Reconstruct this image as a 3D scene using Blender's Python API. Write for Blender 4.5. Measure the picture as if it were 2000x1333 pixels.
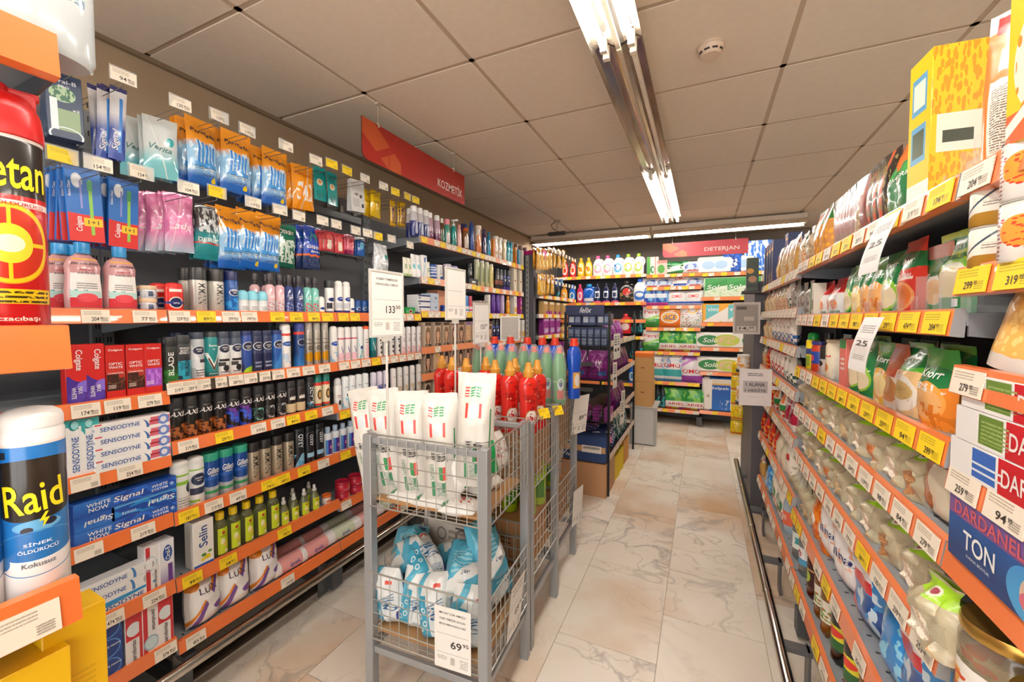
import bpy, bmesh, math, random
from mathutils import Vector, Matrix, noise
for o in list(bpy.data.objects): bpy.data.objects.remove(o)
SC = bpy.context.scene
COL = SC.collection
random.seed(7)
# ---------------------------------------------------------------- camera, world, exposure
EYE = 1.35
YAW, PIT, FPX = math.radians(24.8), math.radians(2.2), 805.0
cam = bpy.data.objects.new('camera', bpy.data.cameras.new('camera'))
COL.objects.link(cam)
cam.location = (0, 0, EYE)
cam.rotation_euler = (math.pi/2-PIT, 0, YAW)
cam.data.sensor_width = 36
cam.data.lens = FPX/2000*36
cam.data.shift_y = -13.5/2000
cam.data.clip_start = 0.02
SC.camera = cam
W = bpy.data.worlds.new('world'); SC.world = W
W.use_nodes = True
W.node_tree.nodes['Background'].inputs[0].default_value = (1, .975, .94, 1)
W.node_tree.nodes['Background'].inputs[1].default_value = 3.6
SC.view_settings.view_transform = 'Standard'
SC.view_settings.look = 'None'
SC.view_settings.gamma = 1
SC.view_settings.use_curve_mapping = False
SC.view_settings.exposure = 0.28
TUBE_POWER = 48.0      # emission strength of the fluorescent tubes
# ---------------------------------------------------------------- where a photo column meets a shelf line
PPX, PPY = 1000, 653.0
_R = cam.rotation_euler.to_matrix()
_r, _u, _w = _R @ Vector((1, 0, 0)), _R @ Vector((0, 1, 0)), _R @ Vector((0, 0, -1))
def Yof(px, X, Z):
    d = px-PPX; z = Z-EYE
    return -(X*(FPX*_r.x-d*_w.x)+z*(FPX*_r.z-d*_w.z))/(FPX*_r.y-d*_w.y)
def Xof(px, Y, Z):
    d = px-PPX; z = Z-EYE
    return -(Y*(FPX*_r.y-d*_w.y)+z*(FPX*_r.z-d*_w.z))/(FPX*_r.x-d*_w.x)
def ray(px, py):
    return (_r*((px-PPX)/FPX)+_u*(-(py-PPY)/FPX)+_w)
def onX(px, py, X):
    q = ray(px, py); t = X/q.x; return Vector((X, q.y*t, EYE+q.z*t))
def onY(px, py, Y):
    q = ray(px, py); t = Y/q.y; return Vector((q.x*t, Y, EYE+q.z*t))
# ---------------------------------------------------------------- materials
def lin(h):
    h = h.lstrip('#')
    c = [int(h[i:i+2], 16)/255 for i in (0, 2, 4)]
    return tuple((x/12.92 if x <= .04045 else ((x+.055)/1.055)**2.4) for x in c)+(1,)
_MC = {}
def S(h, rough=.45, metal=0., trans=0., alpha=1., emit=0., coat=0.):
    k = (h, rough, metal, trans, alpha, emit, coat)
    if k in _MC: return _MC[k]
    m = bpy.data.materials.new('m_'+h.strip('#')); m.use_nodes = True
    b = m.node_tree.nodes['Principled BSDF']
    b.inputs['Base Color'].default_value = lin(h)
    b.inputs['Roughness'].default_value = rough
    b.inputs['Metallic'].default_value = metal
    b.inputs['Transmission Weight'].default_value = trans
    b.inputs['Alpha'].default_value = alpha
    b.inputs['Coat Weight'].default_value = coat
    if trans: b.inputs['IOR'].default_value = 1.25
    if emit:
        b.inputs['Emission Color'].default_value = lin(h)
        b.inputs['Emission Strength'].default_value = emit
    _MC[k] = m
    return m
class NB:
    def __init__(s, m): s.t = m.node_tree; s.n = s.t.nodes; s.l = s.t.links
    def put(s, node, i, v):
        if hasattr(v, 'node'): s.l.new(v, node.inputs[i])
        elif v is not None: node.inputs[i].default_value = v
    def m(s, op, a, b=None, c=None):
        n = s.n.new('ShaderNodeMath'); n.operation = op
        s.put(n, 0, a); s.put(n, 1, b); s.put(n, 2, c); return n.outputs[0]
    def vm(s, op, a, b=None, out=0):
        n = s.n.new('ShaderNodeVectorMath'); n.operation = op
        s.put(n, 0, a); s.put(n, 1, b); return n.outputs[out]
    def mix(s, f, a, b):
        n = s.n.new('ShaderNodeMix'); n.data_type = 'RGBA'
        s.put(n, 0, f); s.put(n, 6, a); s.put(n, 7, b); return n.outputs[2]
def P(base, layers=(), rough=.4, metal=0., coat=0., bump=0., trans=0.):
    """printed surface: flat print laid out on the piece's own unwrap"""
    k = ('P', base, repr(layers), rough, metal, coat, bump, trans)
    if k in _MC: return _MC[k]
    m = bpy.data.materials.new('print_'+base.strip('#')); m.use_nodes = True
    N = NB(m); b = N.n['Principled BSDF']
    tc = N.n.new('ShaderNodeTexCoord'); uv = tc.outputs['UV']
    sx = N.n.new('ShaderNodeSeparateXYZ'); N.l.new(uv, sx.inputs[0])
    u, v = sx.outputs[0], sx.outputs[1]
    col = lin(base)
    def rect(u0, v0, u1, v1):
        a = N.m('COMPARE', u, (u0+u1)/2, (u1-u0)/2); c = N.m('COMPARE', v, (v0+v1)/2, (v1-v0)/2)
        return N.m('MULTIPLY', a, c)
    for L in layers:
        t = L[0]
        if t == 'r': f = rect(*L[1:5]); c = L[5]
        elif t == 'h': f = N.m('COMPARE', v, (L[1]+L[2])/2, (L[2]-L[1])/2); c = L[3]
        elif t == 'e':
            d = N.vm('SUBTRACT', uv, (L[1], L[2], 0)); d = N.vm('MULTIPLY', d, (1/L[3], 1/L[4], 0))
            f = N.m('LESS_THAN', N.vm('LENGTH', d, None, 1), 1.0); c = L[5]
        elif t == 'o':      # ring
            d = N.vm('SUBTRACT', uv, (L[1], L[2], 0)); d = N.vm('MULTIPLY', d, (1/L[3], 1/L[4], 0))
            f = N.m('COMPARE', N.vm('LENGTH', d, None, 1), 1.0, L[5]); c = L[6]
        elif t == 's':      # slanted band centred on v = a*u+b
            f = N.m('COMPARE', v, N.m('MULTIPLY_ADD', u, L[1], L[2]), L[3]); c = L[4]
        elif t == 'V':      # v-shaped tick
            f = N.m('COMPARE', v, N.m('MULTIPLY_ADD', N.m('ABSOLUTE', N.m('SUBTRACT', u, L[1])), L[2], L[3]), L[4])
            f = N.m('MULTIPLY', f, rect(*L[5:9])); c = L[9]
        elif t == 'g':
            n = N.n.new('ShaderNodeMapRange'); N.put(n, 0, v); N.put(n, 1, L[1]); N.put(n, 2, L[2]); f = n.outputs[0]; c = L[3]
        elif t == 'n':      # blotchy picture print
            n = N.n.new('ShaderNodeTexNoise'); N.l.new(uv, n.inputs['Vector']); n.inputs['Scale'].default_value = L[1]
            n.inputs['Detail'].default_value = 2
            f = N.m('MULTIPLY', N.m('GREATER_THAN', n.outputs[0], L[2]), rect(*L[4:8])); c = L[3]
        elif t == 'v':      # cells: grains, beans, chips
            n = N.n.new('ShaderNodeTexVoronoi'); N.l.new(uv, n.inputs['Vector']); n.inputs['Scale'].default_value = L[1]
            f = N.m('MULTIPLY', N.m('LESS_THAN', n.outputs[0], L[2]), rect(*L[4:8])); c = L[3]
        elif t == 't':      # rows of small print
            w = N.n.new('ShaderNodeTexNoise'); N.l.new(uv, w.inputs['Vector']); w.inputs['Scale'].default_value = 45
            r = N.m('GREATER_THAN', N.m('FRACT', N.m('MULTIPLY', v, float(L[5]))), .5)
            f = N.m('MULTIPLY', N.m('MULTIPLY', r, N.m('GREATER_THAN', w.outputs[0], .42)), rect(*L[1:5])); c = L[6]
        elif t == 'k':      # check cloth
            f = N.m('MULTIPLY', N.m('COMPARE', N.m('ADD', N.m('FLOOR', N.m('FRACT', N.m('MULTIPLY', u, L[5]/2.))), N.m('ADD',
                N.m('GREATER_THAN', N.m('FRACT', N.m('MULTIPLY', u, L[5]/2.)), .5), N.m('GREATER_THAN', N.m('FRACT', N.m('MULTIPLY', v, L[6]/2.)), .5))), 1., .1), rect(*L[1:5])); c = L[7]
        col = N.mix(f, col, lin(c))
    N.put(b, 'Base Color', col)
    b.inputs['Roughness'].default_value = rough; b.inputs['Metallic'].default_value = metal
    b.inputs['Coat Weight'].default_value = coat; b.inputs['Coat Roughness'].default_value = .08
    b.inputs['Transmission Weight'].default_value = trans
    if bump:
        n = N.n.new('ShaderNodeTexNoise'); N.l.new(tc.outputs['Object'], n.inputs['Vector']); n.inputs['Scale'].default_value = 35
        bp = N.n.new('ShaderNodeBump'); bp.inputs['Strength'].default_value = bump; bp.inputs['Distance'].default_value = .004
        N.l.new(n.outputs[0], bp.inputs['Height']); N.l.new(bp.outputs[0], b.inputs['Normal'])
    _MC[k] = m
    return m
# ---------------------------------------------------------------- mesh building
_TC = {}
def tgeo(s):
    if s in _TC: return _TC[s]
    if s == '⚡': _TC[s] = ([(.1,.5),(-.5,-.05),(-.05,-.05),(-.2,-.5),(.5,.1),(.02,.1),(.4,.5)], [(6,0,1,2,5),(5,2,3,4)]); return _TC[s]
    if s == '✳': s = '*'
    c = bpy.data.curves.new('t', 'FONT'); c.body = s; c.resolution_u = 3; c.offset = .012
    o = bpy.data.objects.new('t', c)
    me = bpy.data.meshes.new_from_object(o)
    vs = [(v.co.x, v.co.y) for v in me.vertices]; fs = [tuple(p.vertices) for p in me.polygons]
    bpy.data.objects.remove(o); bpy.data.meshes.remove(me); bpy.data.curves.remove(c)
    x0 = min(v[0] for v in vs); x1 = max(v[0] for v in vs); y0 = min(v[1] for v in vs); y1 = max(v[1] for v in vs)
    vs = [((a-x0)/(x1-x0)-.5, (b-y0)/(y1-y0)-.5) for a, b in vs]
    _TC[s] = (vs, fs); return _TC[s]
class G:
    def __init__(s): s.v = []; s.f = []; s.m = []; s.uv = []; s.sm = []
    def face(s, idx, m=0, uv=None, smooth=False):
        s.f.append(idx); s.m.append(m); s.uv.append(uv or [(0, 0)]*len(idx)); s.sm.append(smooth)
    def box(s, x0, x1, y0, y1, z0, z1, m=0, fm=None, tm=None):
        b = len(s.v)
        s.v += [(x0, y0, z0), (x1, y0, z0), (x1, y1, z0), (x0, y1, z0), (x0, y0, z1), (x1, y0, z1), (x1, y1, z1), (x0, y1, z1)]
        q = [(0, 0), (1, 0), (1, 1), (0, 1)]
        fm = m if fm is None else fm; tm = m if tm is None else tm
        for ix, mm in (((0, 1, 5, 4), fm), ((1, 2, 6, 5), m), ((2, 3, 7, 6), m), ((3, 0, 4, 7), m), ((4, 5, 6, 7), tm), ((3, 2, 1, 0), m)):
            s.face([b+i for i in ix], mm, q)
        return s
    def tube(s, p0, p1, r, m=0, n=6, caps=True):
        p0, p1 = Vector(p0), Vector(p1); d = (p1-p0).normalized()
        a = d.orthogonal().normalized(); c = d.cross(a); b = len(s.v)
        for p in (p0, p1):
            for i in range(n):
                t = 2*math.pi*i/n; s.v.append(tuple(p+a*r*math.cos(t)+c*r*math.sin(t)))
        for i in range(n):
            j = (i+1) % n; s.face([b+i, b+j, b+n+j, b+n+i], m, None, n > 4)
        if caps: s.face([b+i for i in range(n)][::-1], m); s.face([b+n+i for i in range(n)], m)
        return s
    def path(s, pts, r, m=0, n=6):
        for a, b in zip(pts, pts[1:]): s.tube(a, b, r, m, n)
        return s
    def lathe(s, prof, m=0, n=20, sx=1., sy=1., H=None, cx=0., cy=0., z0=0., rot=None):
        b = len(s.v); H = H or prof[-1][1]; k = len(prof)
        for p in prof:
            for i in range(n+1):
                t = -math.pi+2*math.pi*i/n
                s.v.append((cx+p[0]*sx*math.sin(t), cy-p[0]*sy*math.cos(t), z0+p[1]))
        for j in range(k-1):
            mm = prof[j][2] if len(prof[j]) > 2 else m
            for i in range(n):
                a = b+j*(n+1)+i; c = a+n+1
                v0, v1 = prof[j][1]/H, prof[j+1][1]/H
                s.face([a, a+1, c+1, c], mm, [(i/n, v0), ((i+1)/n, v0), ((i+1)/n, v1), (i/n, v1)], True)
        return s
    def can(s, prof, m=0, n=20, **k):     # lathe closed by centre points
        return s.lathe([(0.0001, prof[0][1])+tuple(prof[0][2:])]+prof+[(0.0001, prof[-1][1])], m, n, **k)
    def text(s, t, cx, cz, w, h, m, fn, rot=0, shear=0.):
        vs, fs = tgeo(t); b = len(s.v); R = math.radians(rot)
        for a, c in vs:
            x, z = (a+shear*c*h/w)*w, c*h
            x, z = x*math.cos(R)-z*math.sin(R), x*math.sin(R)+z*math.cos(R)
            s.v.append(tuple(fn(cx+x, cz+z)))
        for f in fs: s.face([b+i for i in f], m)
        return s
    def sheet(s, fn, nx, ny, m=0, smooth=True, flip=False):
        b = len(s.v)
        for j in range(ny+1):
            for i in range(nx+1): s.v.append(tuple(fn(i/nx, j/ny)))
        for j in range(ny):
            for i in range(nx):
                a = b+j*(nx+1)+i; ix = [a, a+1, a+nx+2, a+nx+1]
                q = [(i/nx, j/ny), ((i+1)/nx, j/ny), ((i+1)/nx, (j+1)/ny), (i/nx, (j+1)/ny)]
                if flip: ix = ix[::-1]; q = q[::-1]
                s.face(ix, m, q, smooth)
        return s
    def add(s, o, M):
        b = len(s.v); s.v += [tuple(M @ Vector(v)) for v in o.v]
        for f, m, uv, sm in zip(o.f, o.m, o.uv, o.sm): s.face([i+b for i in f], m, uv, sm)
        return s
    def mesh(s, name, mats, bevel=0.):
        me = bpy.data.meshes.new(name)
        me.from_pydata(s.v, [], s.f)
        for m in mats: me.materials.append(m)
        me.polygons.foreach_set('material_index', s.m); me.polygons.foreach_set('use_smooth', s.sm)
        ul = me.uv_layers.new(name='UVMap')
        flat = [c for f in s.uv for q in f for c in q]
        ul.data.foreach_set('uv', flat)
        if any(s.sm) or bevel:
            bm = bmesh.new(); bm.from_mesh(me)
            bmesh.ops.remove_doubles(bm, verts=bm.verts, dist=1e-6)
            if bevel: bmesh.ops.bevel(bm, geom=list(bm.edges), offset=bevel, segments=1, affect='EDGES')
            bm.to_mesh(me); bm.free()
            me.set_sharp_from_angle(angle=math.radians(40))
        me.update()
        return me
def flat(yf): return lambda x, z: (x, yf-.0006, z)
def cyl(r, sx=1., sy=1.): return lambda x, z: (sx*(r+.0006)*math.sin(x/r/sx), -sy*(r+.0006)*math.cos(x/r/sx), z)
def obj(name, me, parent=None, loc=None, rot=None, kind=None):
    o = bpy.data.objects.new(name, me); COL.objects.link(o)
    if parent: o.parent = parent
    if loc is not None: o.location = loc
    if rot is not None: o.rotation_euler = rot
    if kind: o['kind'] = kind
    return o
def thing(name, label, cat, loc=(0, 0, 0), rot=(0, 0, 0), group=None, me=None):
    o = obj(name, me, None, loc, rot)
    o['label'] = label; o['category'] = cat
    if group: o['group'] = group
    return o
ORD = 'zeroth first second third fourth fifth sixth seventh eighth ninth tenth eleventh twelfth thirteenth fourteenth fifteenth sixteenth'.split()
NUM = 'zero one two three four five six seven eight nine ten eleven twelve thirteen fourteen fifteen sixteen'.split()
# ---------------------------------------------------------------- product designs
D = {}
def reg(key, name, cat, lab, me, kids, w, d, h):
    D[key] = dict(name=name, cat=cat, lab=lab, me=me, kids=kids, w=w, d=d, h=h)
def texts_on(g, texts, mats, W_, H_, fn):
    for t in texts:
        s, cx, cz, tw, th, col = t[:6]; rot = t[6] if len(t) > 6 else 0; sh = t[7] if len(t) > 7 else 0
        mt = S(col, .4)
        if mt not in mats: mats.append(mt)
        ww, hh = (tw*H_, th*W_) if rot in (90, -90, 270) else (tw*W_, th*H_)
        g.text(s, cx*W_, cz*H_, ww, hh, mats.index(mt), fn, rot, sh)
def can(key, lab, r, h, base, layers=(), texts=(), cap=('222222', .25, .92, 'flat'), rough=.3, metal=0., coat=.3, name='spray_can', cat='spray can', sy=1., n=20, nozzle=None):
    hc = h*cap[1]; hb = h-hc; rc = r*cap[2]; g = G(); mats = [P(base, layers, rough, metal, coat)]
    g.can([(r*.93, 0), (r, .003), (r, hb-.006), (r*.96, hb-.003), (rc*.97, hb)], 0, n, sy=sy, H=hb)
    texts_on(g, texts, mats, 2*r, h, cyl(r, 1, sy))
    me = g.mesh(key, mats)
    c = G(); st = cap[3]
    if st == 'flat': pr = [(rc, 0), (rc, hc-.003), (rc*.94, hc), (rc*.5, hc-.001)]
    elif st == 'dome': pr = [(rc, 0), (rc, hc*.45), (rc*.93, hc*.7), (rc*.7, hc*.9), (rc*.35, hc)]
    elif st == 'notch': pr = [(rc, 0), (rc*.98, hc*.55), (rc*.9, hc*.8), (rc*.62, hc*.86), (rc*.6, hc*.97), (rc*.5, hc)]
    elif st == 'cone': pr = [(rc, 0), (rc*.95, hc*.3), (rc*.55, hc*.75), (rc*.3, hc)]
    elif st == 'ribs': pr = [(rc, 0)]+[(rc*(1 if i % 2 else .95), hc*(i+1)/8) for i in range(7)]+[(rc*.8, hc)]
    c.can(pr, 0, n, sy=sy, z0=hb)
    kids = [('cap', c.mesh(key+'_cap', [S(cap[0], .35 if len(cap) < 5 else cap[4], 0, cap[5] if len(cap) > 5 else 0)]))]
    if nozzle:
        z = G(); z.box(-r*.28, r*.28, -r*.9, 0, h*.985, h+.008); z.tube((0, 0, h-.005), (0, 0, h+.002), r*.2)
        kids.append(('nozzle', z.mesh(key+'_noz', [S(nozzle)])))
    reg(key, name, cat, lab, me, kids, 2*r, 2*r*sy, h)
def box(key, lab, w, d, h, base, layers=(), texts=(), side=(), name='carton', cat='box', top=None, rough=.35, sbase=None, bevel=.0012, kids=()):
    g = G(); mats = [P(sbase or base, side, rough), P(base, layers, rough), S(top or sbase or base, rough)]
    g.box(-w/2, w/2, -d/2, d/2, 0, h, 0, 1, 2)
    me0 = g
    g2 = G(); texts_on(g2, texts, mats, w, h, flat(-d/2))
    me = me0.mesh(key, mats, bevel)
    if texts:
        bm = bmesh.new(); bm.from_mesh(me); t = g2.mesh(key+'_t', mats); bm.from_mesh(t); bm.to_mesh(me); bm.free(); bpy.data.meshes.remove(t)
    reg(key, name, cat, lab, me, list(kids), w, d, h)
def pmap(w, h, t, mode, seed, top=.06, wr=1.):
    def wd(v):
        if mode == 'bag': return 1-.10*max(0, (v-.55)/.45)**1.5
        if mode == 'tied': return 1 if v < .58 else (1-.5*((v-.58)/.24)**.9 if v < .82 else .5+.25*(v-.82)/.18)
        if mode == 'pillow': return 1-.05*abs(2*v-1)**4
        return 1-.04*math.sin(math.pi*v)
    def th(u, v):
        e = max(0., 1-abs(2*u-1)**2.6)**.55
        if mode == 'bag': p = min(1, max(0, (1-top-v)/.5))**.6*(.82+.18*math.sin(math.pi*min(1, v*1.2)))
        elif mode == 'tied': p = (1 if v < .6 else max(.16, 1-((v-.6)/.25)**1.3 if v < .85 else .16))*(.9 if v < .05 else 1)
        elif mode == 'pillow': p = max(0, 1-abs(2*v-1)**3.2)**.5
        else: p = 0 if v < top*.8 or v > 1-top*1.6 else math.sin(math.pi*min(1, max(0, (v-top*.8)/(1-top*2.4))))**.5
        return t/2*e*p
    def fn(u, v, s=-1, e=0.):
        x = (u-.5)*w*wd(v); q = noise.noise(Vector((u*3.1+seed, v*4.3, seed*1.7+s)))
        q2 = noise.noise(Vector((u*9+seed, v*9, 5+seed)))
        y = th(u, v)*(1+wr*(.16*q+.09*q2))+.0004
        if mode in ('pack',): y += 0
        lean = .0 if mode != 'bag' else .006*noise.noise(Vector((seed, v*2, 0)))*v
        zz = h*v+(.010*h*q2*wr if 0 < v < 1 else .012*h*noise.noise(Vector((u*4, seed, v))))
        return Vector((x+.006*w*q2*wr, s*(y+e)+lean, max(zz, 0)))
    return fn
def pouch(key, lab, w, h, t, base, layers=(), texts=(), mode='bag', rough=.28, coat=.4, seed=None, name='pouch', cat='bag', nx=12, ny=14, bump=.25, back=None, kids=(), wr=1.3):
    seed = seed if seed is not None else (sum(map(ord, key)) % 97)*.37
    fn = pmap(w, h, t, mode, seed, wr=wr)
    g = G(); mats = [P(base, layers, rough, 0, coat, bump), P(back, (), rough, 0, coat, bump) if back else None]
    if not mats[1]: mats[1] = mats[0]
    g.sheet(lambda u, v: fn(u, v, -1), nx, ny, 0)
    g.sheet(lambda u, v: fn(u, v, 1), nx, ny, 1, flip=True)
    for u in (0., 1.):
        g.sheet(lambda a, v, u=u: fn(u, v, -1 if a < .5 else 1), 1, ny, 0, flip=(u == 0.) is False)
    g.sheet(lambda a, b: fn(a, 0, -1 if b > .5 else 1), nx, 1, 1)
    GP = [[fn(i/nx, j/ny, -1) for i in range(nx+1)] for j in range(ny+1)]
    def tf(x, z):       # lettering lies on the modelled facets
        a = min(nx-1e-4, max(0, (x/w+.5)*nx)); b = min(ny-1e-4, max(0, z/h*ny)); i, j = int(a), int(b); a -= i; b -= j
        p = (GP[j][i]*(1-a)+GP[j][i+1]*a)*(1-b)+(GP[j+1][i]*(1-a)+GP[j+1][i+1]*a)*b
        return (p.x, p.y-.0011, p.z)
    texts_on(g, texts, mats, w, h, tf)
    reg(key, name, cat, lab, g.mesh(key, mats), list(kids), w, t, h)
def bottle(key, lab, prof, cprof, base, cap, layers=(), texts=(), sx=1., sy=1., n=20, trans=0., rough=.15, label=None, handle=None, name='bottle', cat='bottle', pump=None, caprough=.35, coat=.4, capt=0., metal=0.):
    """prof: body outline (r, z); cprof: cap outline; label=(z0,z1,width_deg,base,layers)"""
    H = prof[-1][1]; R = max(p[0] for p in prof); h = cprof[-1][1] if cprof else H
    g = G(); mats = [P(base, layers, rough, metal, coat, 0, trans)]
    g.can(prof, 0, n, sx=sx, sy=sy, H=H)
    def rad(z):
        for a, b in zip(prof, prof[1:]):
            if a[1] <= z <= b[1]: return a[0]+(b[0]-a[0])*(z-a[1])/max(1e-6, b[1]-a[1])
        return R
    fn = lambda x, z: (sx*(rad(z)+.0012)*math.sin(max(-1.5, min(1.5, x/R/sx))), -sy*(rad(z)+.0012)*math.cos(x/R/sx), z)
    kids = []
    if label:
        z0, z1, a0, lb, ll = label; z0 *= H; z1 *= H; A = math.radians(a0)
        l = G(); lm = [P(lb, ll, .4)]
        l.sheet(lambda u, v: (sx*(rad(z0+(z1-z0)*v)+.0008)*math.sin((u-.5)*A), -sy*(rad(z0+(z1-z0)*v)+.0008)*math.cos((u-.5)*A), z0+(z1-z0)*v), 10, 3)
        texts_on(l, texts, lm, 2*R*sx, h, fn); kids.append(('label', l.mesh(key+'_l', lm)))
    else: texts_on(g, texts, mats, 2*R*sx, h, fn)
    if handle:      # loop of the grip beside the neck
        hz0, hz1, hx, hr = handle
        pts = [(hx*math.sin(t)*.9+R*sx*.45, 0, (hz0+hz1)/2*h-(hz1-hz0)/2*h*math.cos(t)) for t in [math.pi*i/8 for i in range(9)]]
        hg = G(); hg.path(pts, hr, 0, 8); kids.append(('handle', hg.mesh(key+'_h', [mats[0] if not layers else P(base, (), rough, 0, coat)])))
    if cprof:
        c = G(); c.can([(a, b) for a, b in cprof], 0, n, sx=1, sy=1)
        kids.append(('cap', c.mesh(key+'_c', [S(cap, caprough, 0, capt)])))
    if pump:
        z = G(); z.tube((0, 0, h), (0, 0, h+.02), .004); z.box(-.008, .008, -.034, .012, h+.018, h+.028)
        kids.append(('pump', z.mesh(key+'_p', [S(pump)])))
        h += .028
    reg(key, name, cat, lab, g.mesh(key, mats), kids, 2*R*sx, 2*R*sy, h)
def jar(key, lab, r, h, base, lid, layers=(), texts=(), hl=.22, trans=0., n=24, name='jar', lidmetal=0., label=None, contents=None):
    g = G(); mats = [P(base, layers, .15 if trans else .35, 0, .3, 0, trans)]; hb = h*(1-hl)
    g.can([(r*.9, 0), (r, .005), (r, hb-.012), (r*.9, hb-.002), (r*.88, hb)], 0, n, H=hb)
    kids = []
    if contents:
        c = G(); c.can([(r*.86, .004), (r*.92, .01), (r*.92, hb-.02), (r*.8, hb-.018)], 0, n)
        kids.append(('contents', c.mesh(key+'_k', [P(contents[0], contents[1], .5)])))
    if label:
        z0, z1, a0, lb, ll = label; z0 *= hb; z1 *= hb; A = math.radians(a0)
        l = G(); lm = [P(lb, ll, .4)]
        l.sheet(lambda u, v: ((r+.0008)*math.sin((u-.5)*A), -(r+.0008)*math.cos((u-.5)*A), z0+(z1-z0)*v), 12, 1)
        kids.append(('label', l.mesh(key+'_l', lm)))
    texts_on(g, texts, mats, 2*r, h, cyl(r))
    c = G(); c.can([(r*.97, 0), (r*.99, .003), (r*.99, h*hl-.004), (r*.95, h*hl), (r*.85, h*hl-.002)], 0, n, z0=hb)
    kids.append(('lid', c.mesh(key+'_c', [S(lid, .3, lidmetal)])))
    reg(key, name, 'jar', lab, g.mesh(key, mats), kids, 2*r, 2*r, h)
def tube(key, lab, w, h, base, cap, layers=(), texts=()):
    g = G(); mats = [P(base, layers, .3, 0, .3)]; hc = h*.12
    f = lambda u, v, s: ((u-.5)*w*(.8+.2*v), s*w*.36*(1-v)**.8*math.sin(math.pi*u)**.6, hc+(h-hc)*v)
    g.sheet(lambda u, v: f(u, v, -1), 8, 6); g.sheet(lambda u, v: f(u, v, 1), 8, 6, flip=True)
    texts_on(g, texts, mats, w, h, lambda x, z: (x, f(x/w+.5, max(0, (z-hc)/(h-hc)), -1)[1]-.001, z))
    c = G(); c.can([(w*.4, 0), (w*.38, hc), (w*.2, hc)], 0, 16, sy=.9)
    reg(key, 'cream_tube', 'tube', lab, g.mesh(key, mats), [('cap', c.mesh(key+'_c', [S(cap)]))], w, w*.7, h)
# ---------------------------------------------------------------- putting things down
GN = {}
def put(key, loc, rz=0., label=None, group=None, tilt=0., roll=0., cat=None, sc=1.):
    d = D[key]
    o = thing(d['name'], label or d['lab'], cat or d['cat'], loc, (tilt, roll, rz), group, d['me'])
    o.rotation_mode = 'XYZ'
    if sc != 1.: o.scale = (sc,)*3
    for nm, me in d['kids']: obj(nm, me, o)
    return o
PLURAL = {'box': 'boxes', 'pouch': 'pouches'}
def plural(c): return PLURAL.get(c, c+'s')
def place_row(side, X, Z, items, place, jit=3.5, rec=.006):
    """items: (design, px) or (design, px0, px1, n[, extra depth]) ; X is the shelf's front line"""
    lst = []
    for it in items:
        key = it[0]; n = it[3] if len(it) > 3 else 1; ex = it[4] if len(it) > 4 else 0.; st = it[5] if len(it) > 5 else 1; zo = it[6] if len(it) > 6 else 0.
        d = D[key]
        for i in range(n):
            px = it[1] if n == 1 else it[1]+(it[2]-it[1])*i/(n-1)
            off = rec+d['d']/2+ex
            for k in range(st):
                z = Z+k*d['h']+zo; zc = Z+d['h']*.3
                if side == 'L': p = (X-off, Yof(px, X-off, zc), z); rz = math.pi/2
                elif side == 'R': p = (X+off, Yof(px, X+off, zc), z); rz = -math.pi/2
                else: p = (Xof(px, X+off, zc), X+off, z); rz = 0
                lst.append((key, p, rz, k, st))
    tot = {}
    for l in lst: tot[(l[0], l[4])] = tot.get((l[0], l[4]), 0)+1
    seen = {}
    for key, p, rz, k, st in lst:
        d = D[key]; kk = (key, st); seen[kk] = seen.get(kk, 0)+1; n = tot[kk]//st; i = (seen[kk]-1)//st+1
        lab = d['lab']
        if n > 1: lab += f", {ORD[min(i,16)]} of {NUM[min(n,16)]}"
        if st > 1: lab += ', bottom' if k == 0 else (', top' if k == st-1 else ', middle' if st == 3 else f', {ORD[k+1]} up')
        lab += f", {place}"
        put(key, p, rz+math.radians(random.uniform(-jit, jit)), lab, f"{plural(d['cat'])} on {place}")
# ================================================================ room
XL, XR, Y0R, Y1R, ZC = -2.14, 3.0, -2.2, 6.05, 2.45
def noise_mat(name, cols, scale, rough=.6, detail=4, bump=0., coord='Object', rand=0.):
    m = bpy.data.materials.new(name); m.use_nodes = True; N = NB(m)
    tc = N.n.new('ShaderNodeTexCoord'); n = N.n.new('ShaderNodeTexNoise'); n.inputs['Scale'].default_value = scale; n.inputs['Detail'].default_value = detail
    N.l.new(tc.outputs[coord], n.inputs['Vector']); r = N.n.new('ShaderNodeValToRGB'); N.l.new(n.outputs[0], r.inputs[0])
    el = r.color_ramp.elements
    while len(el) < len(cols): el.new(.5)
    for e, (p, c) in zip(el, cols): e.position = p; e.color = lin(c)
    b = N.n['Principled BSDF']; N.l.new(r.outputs[0], b.inputs['Base Color']); b.inputs['Roughness'].default_value = rough
    if bump:
        bp = N.n.new('ShaderNodeBump'); bp.inputs['Strength'].default_value = bump; bp.inputs['Distance'].default_value = .002
        N.l.new(n.outputs[0], bp.inputs['Height']); N.l.new(bp.outputs[0], b.inputs['Normal'])
    return m
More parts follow.
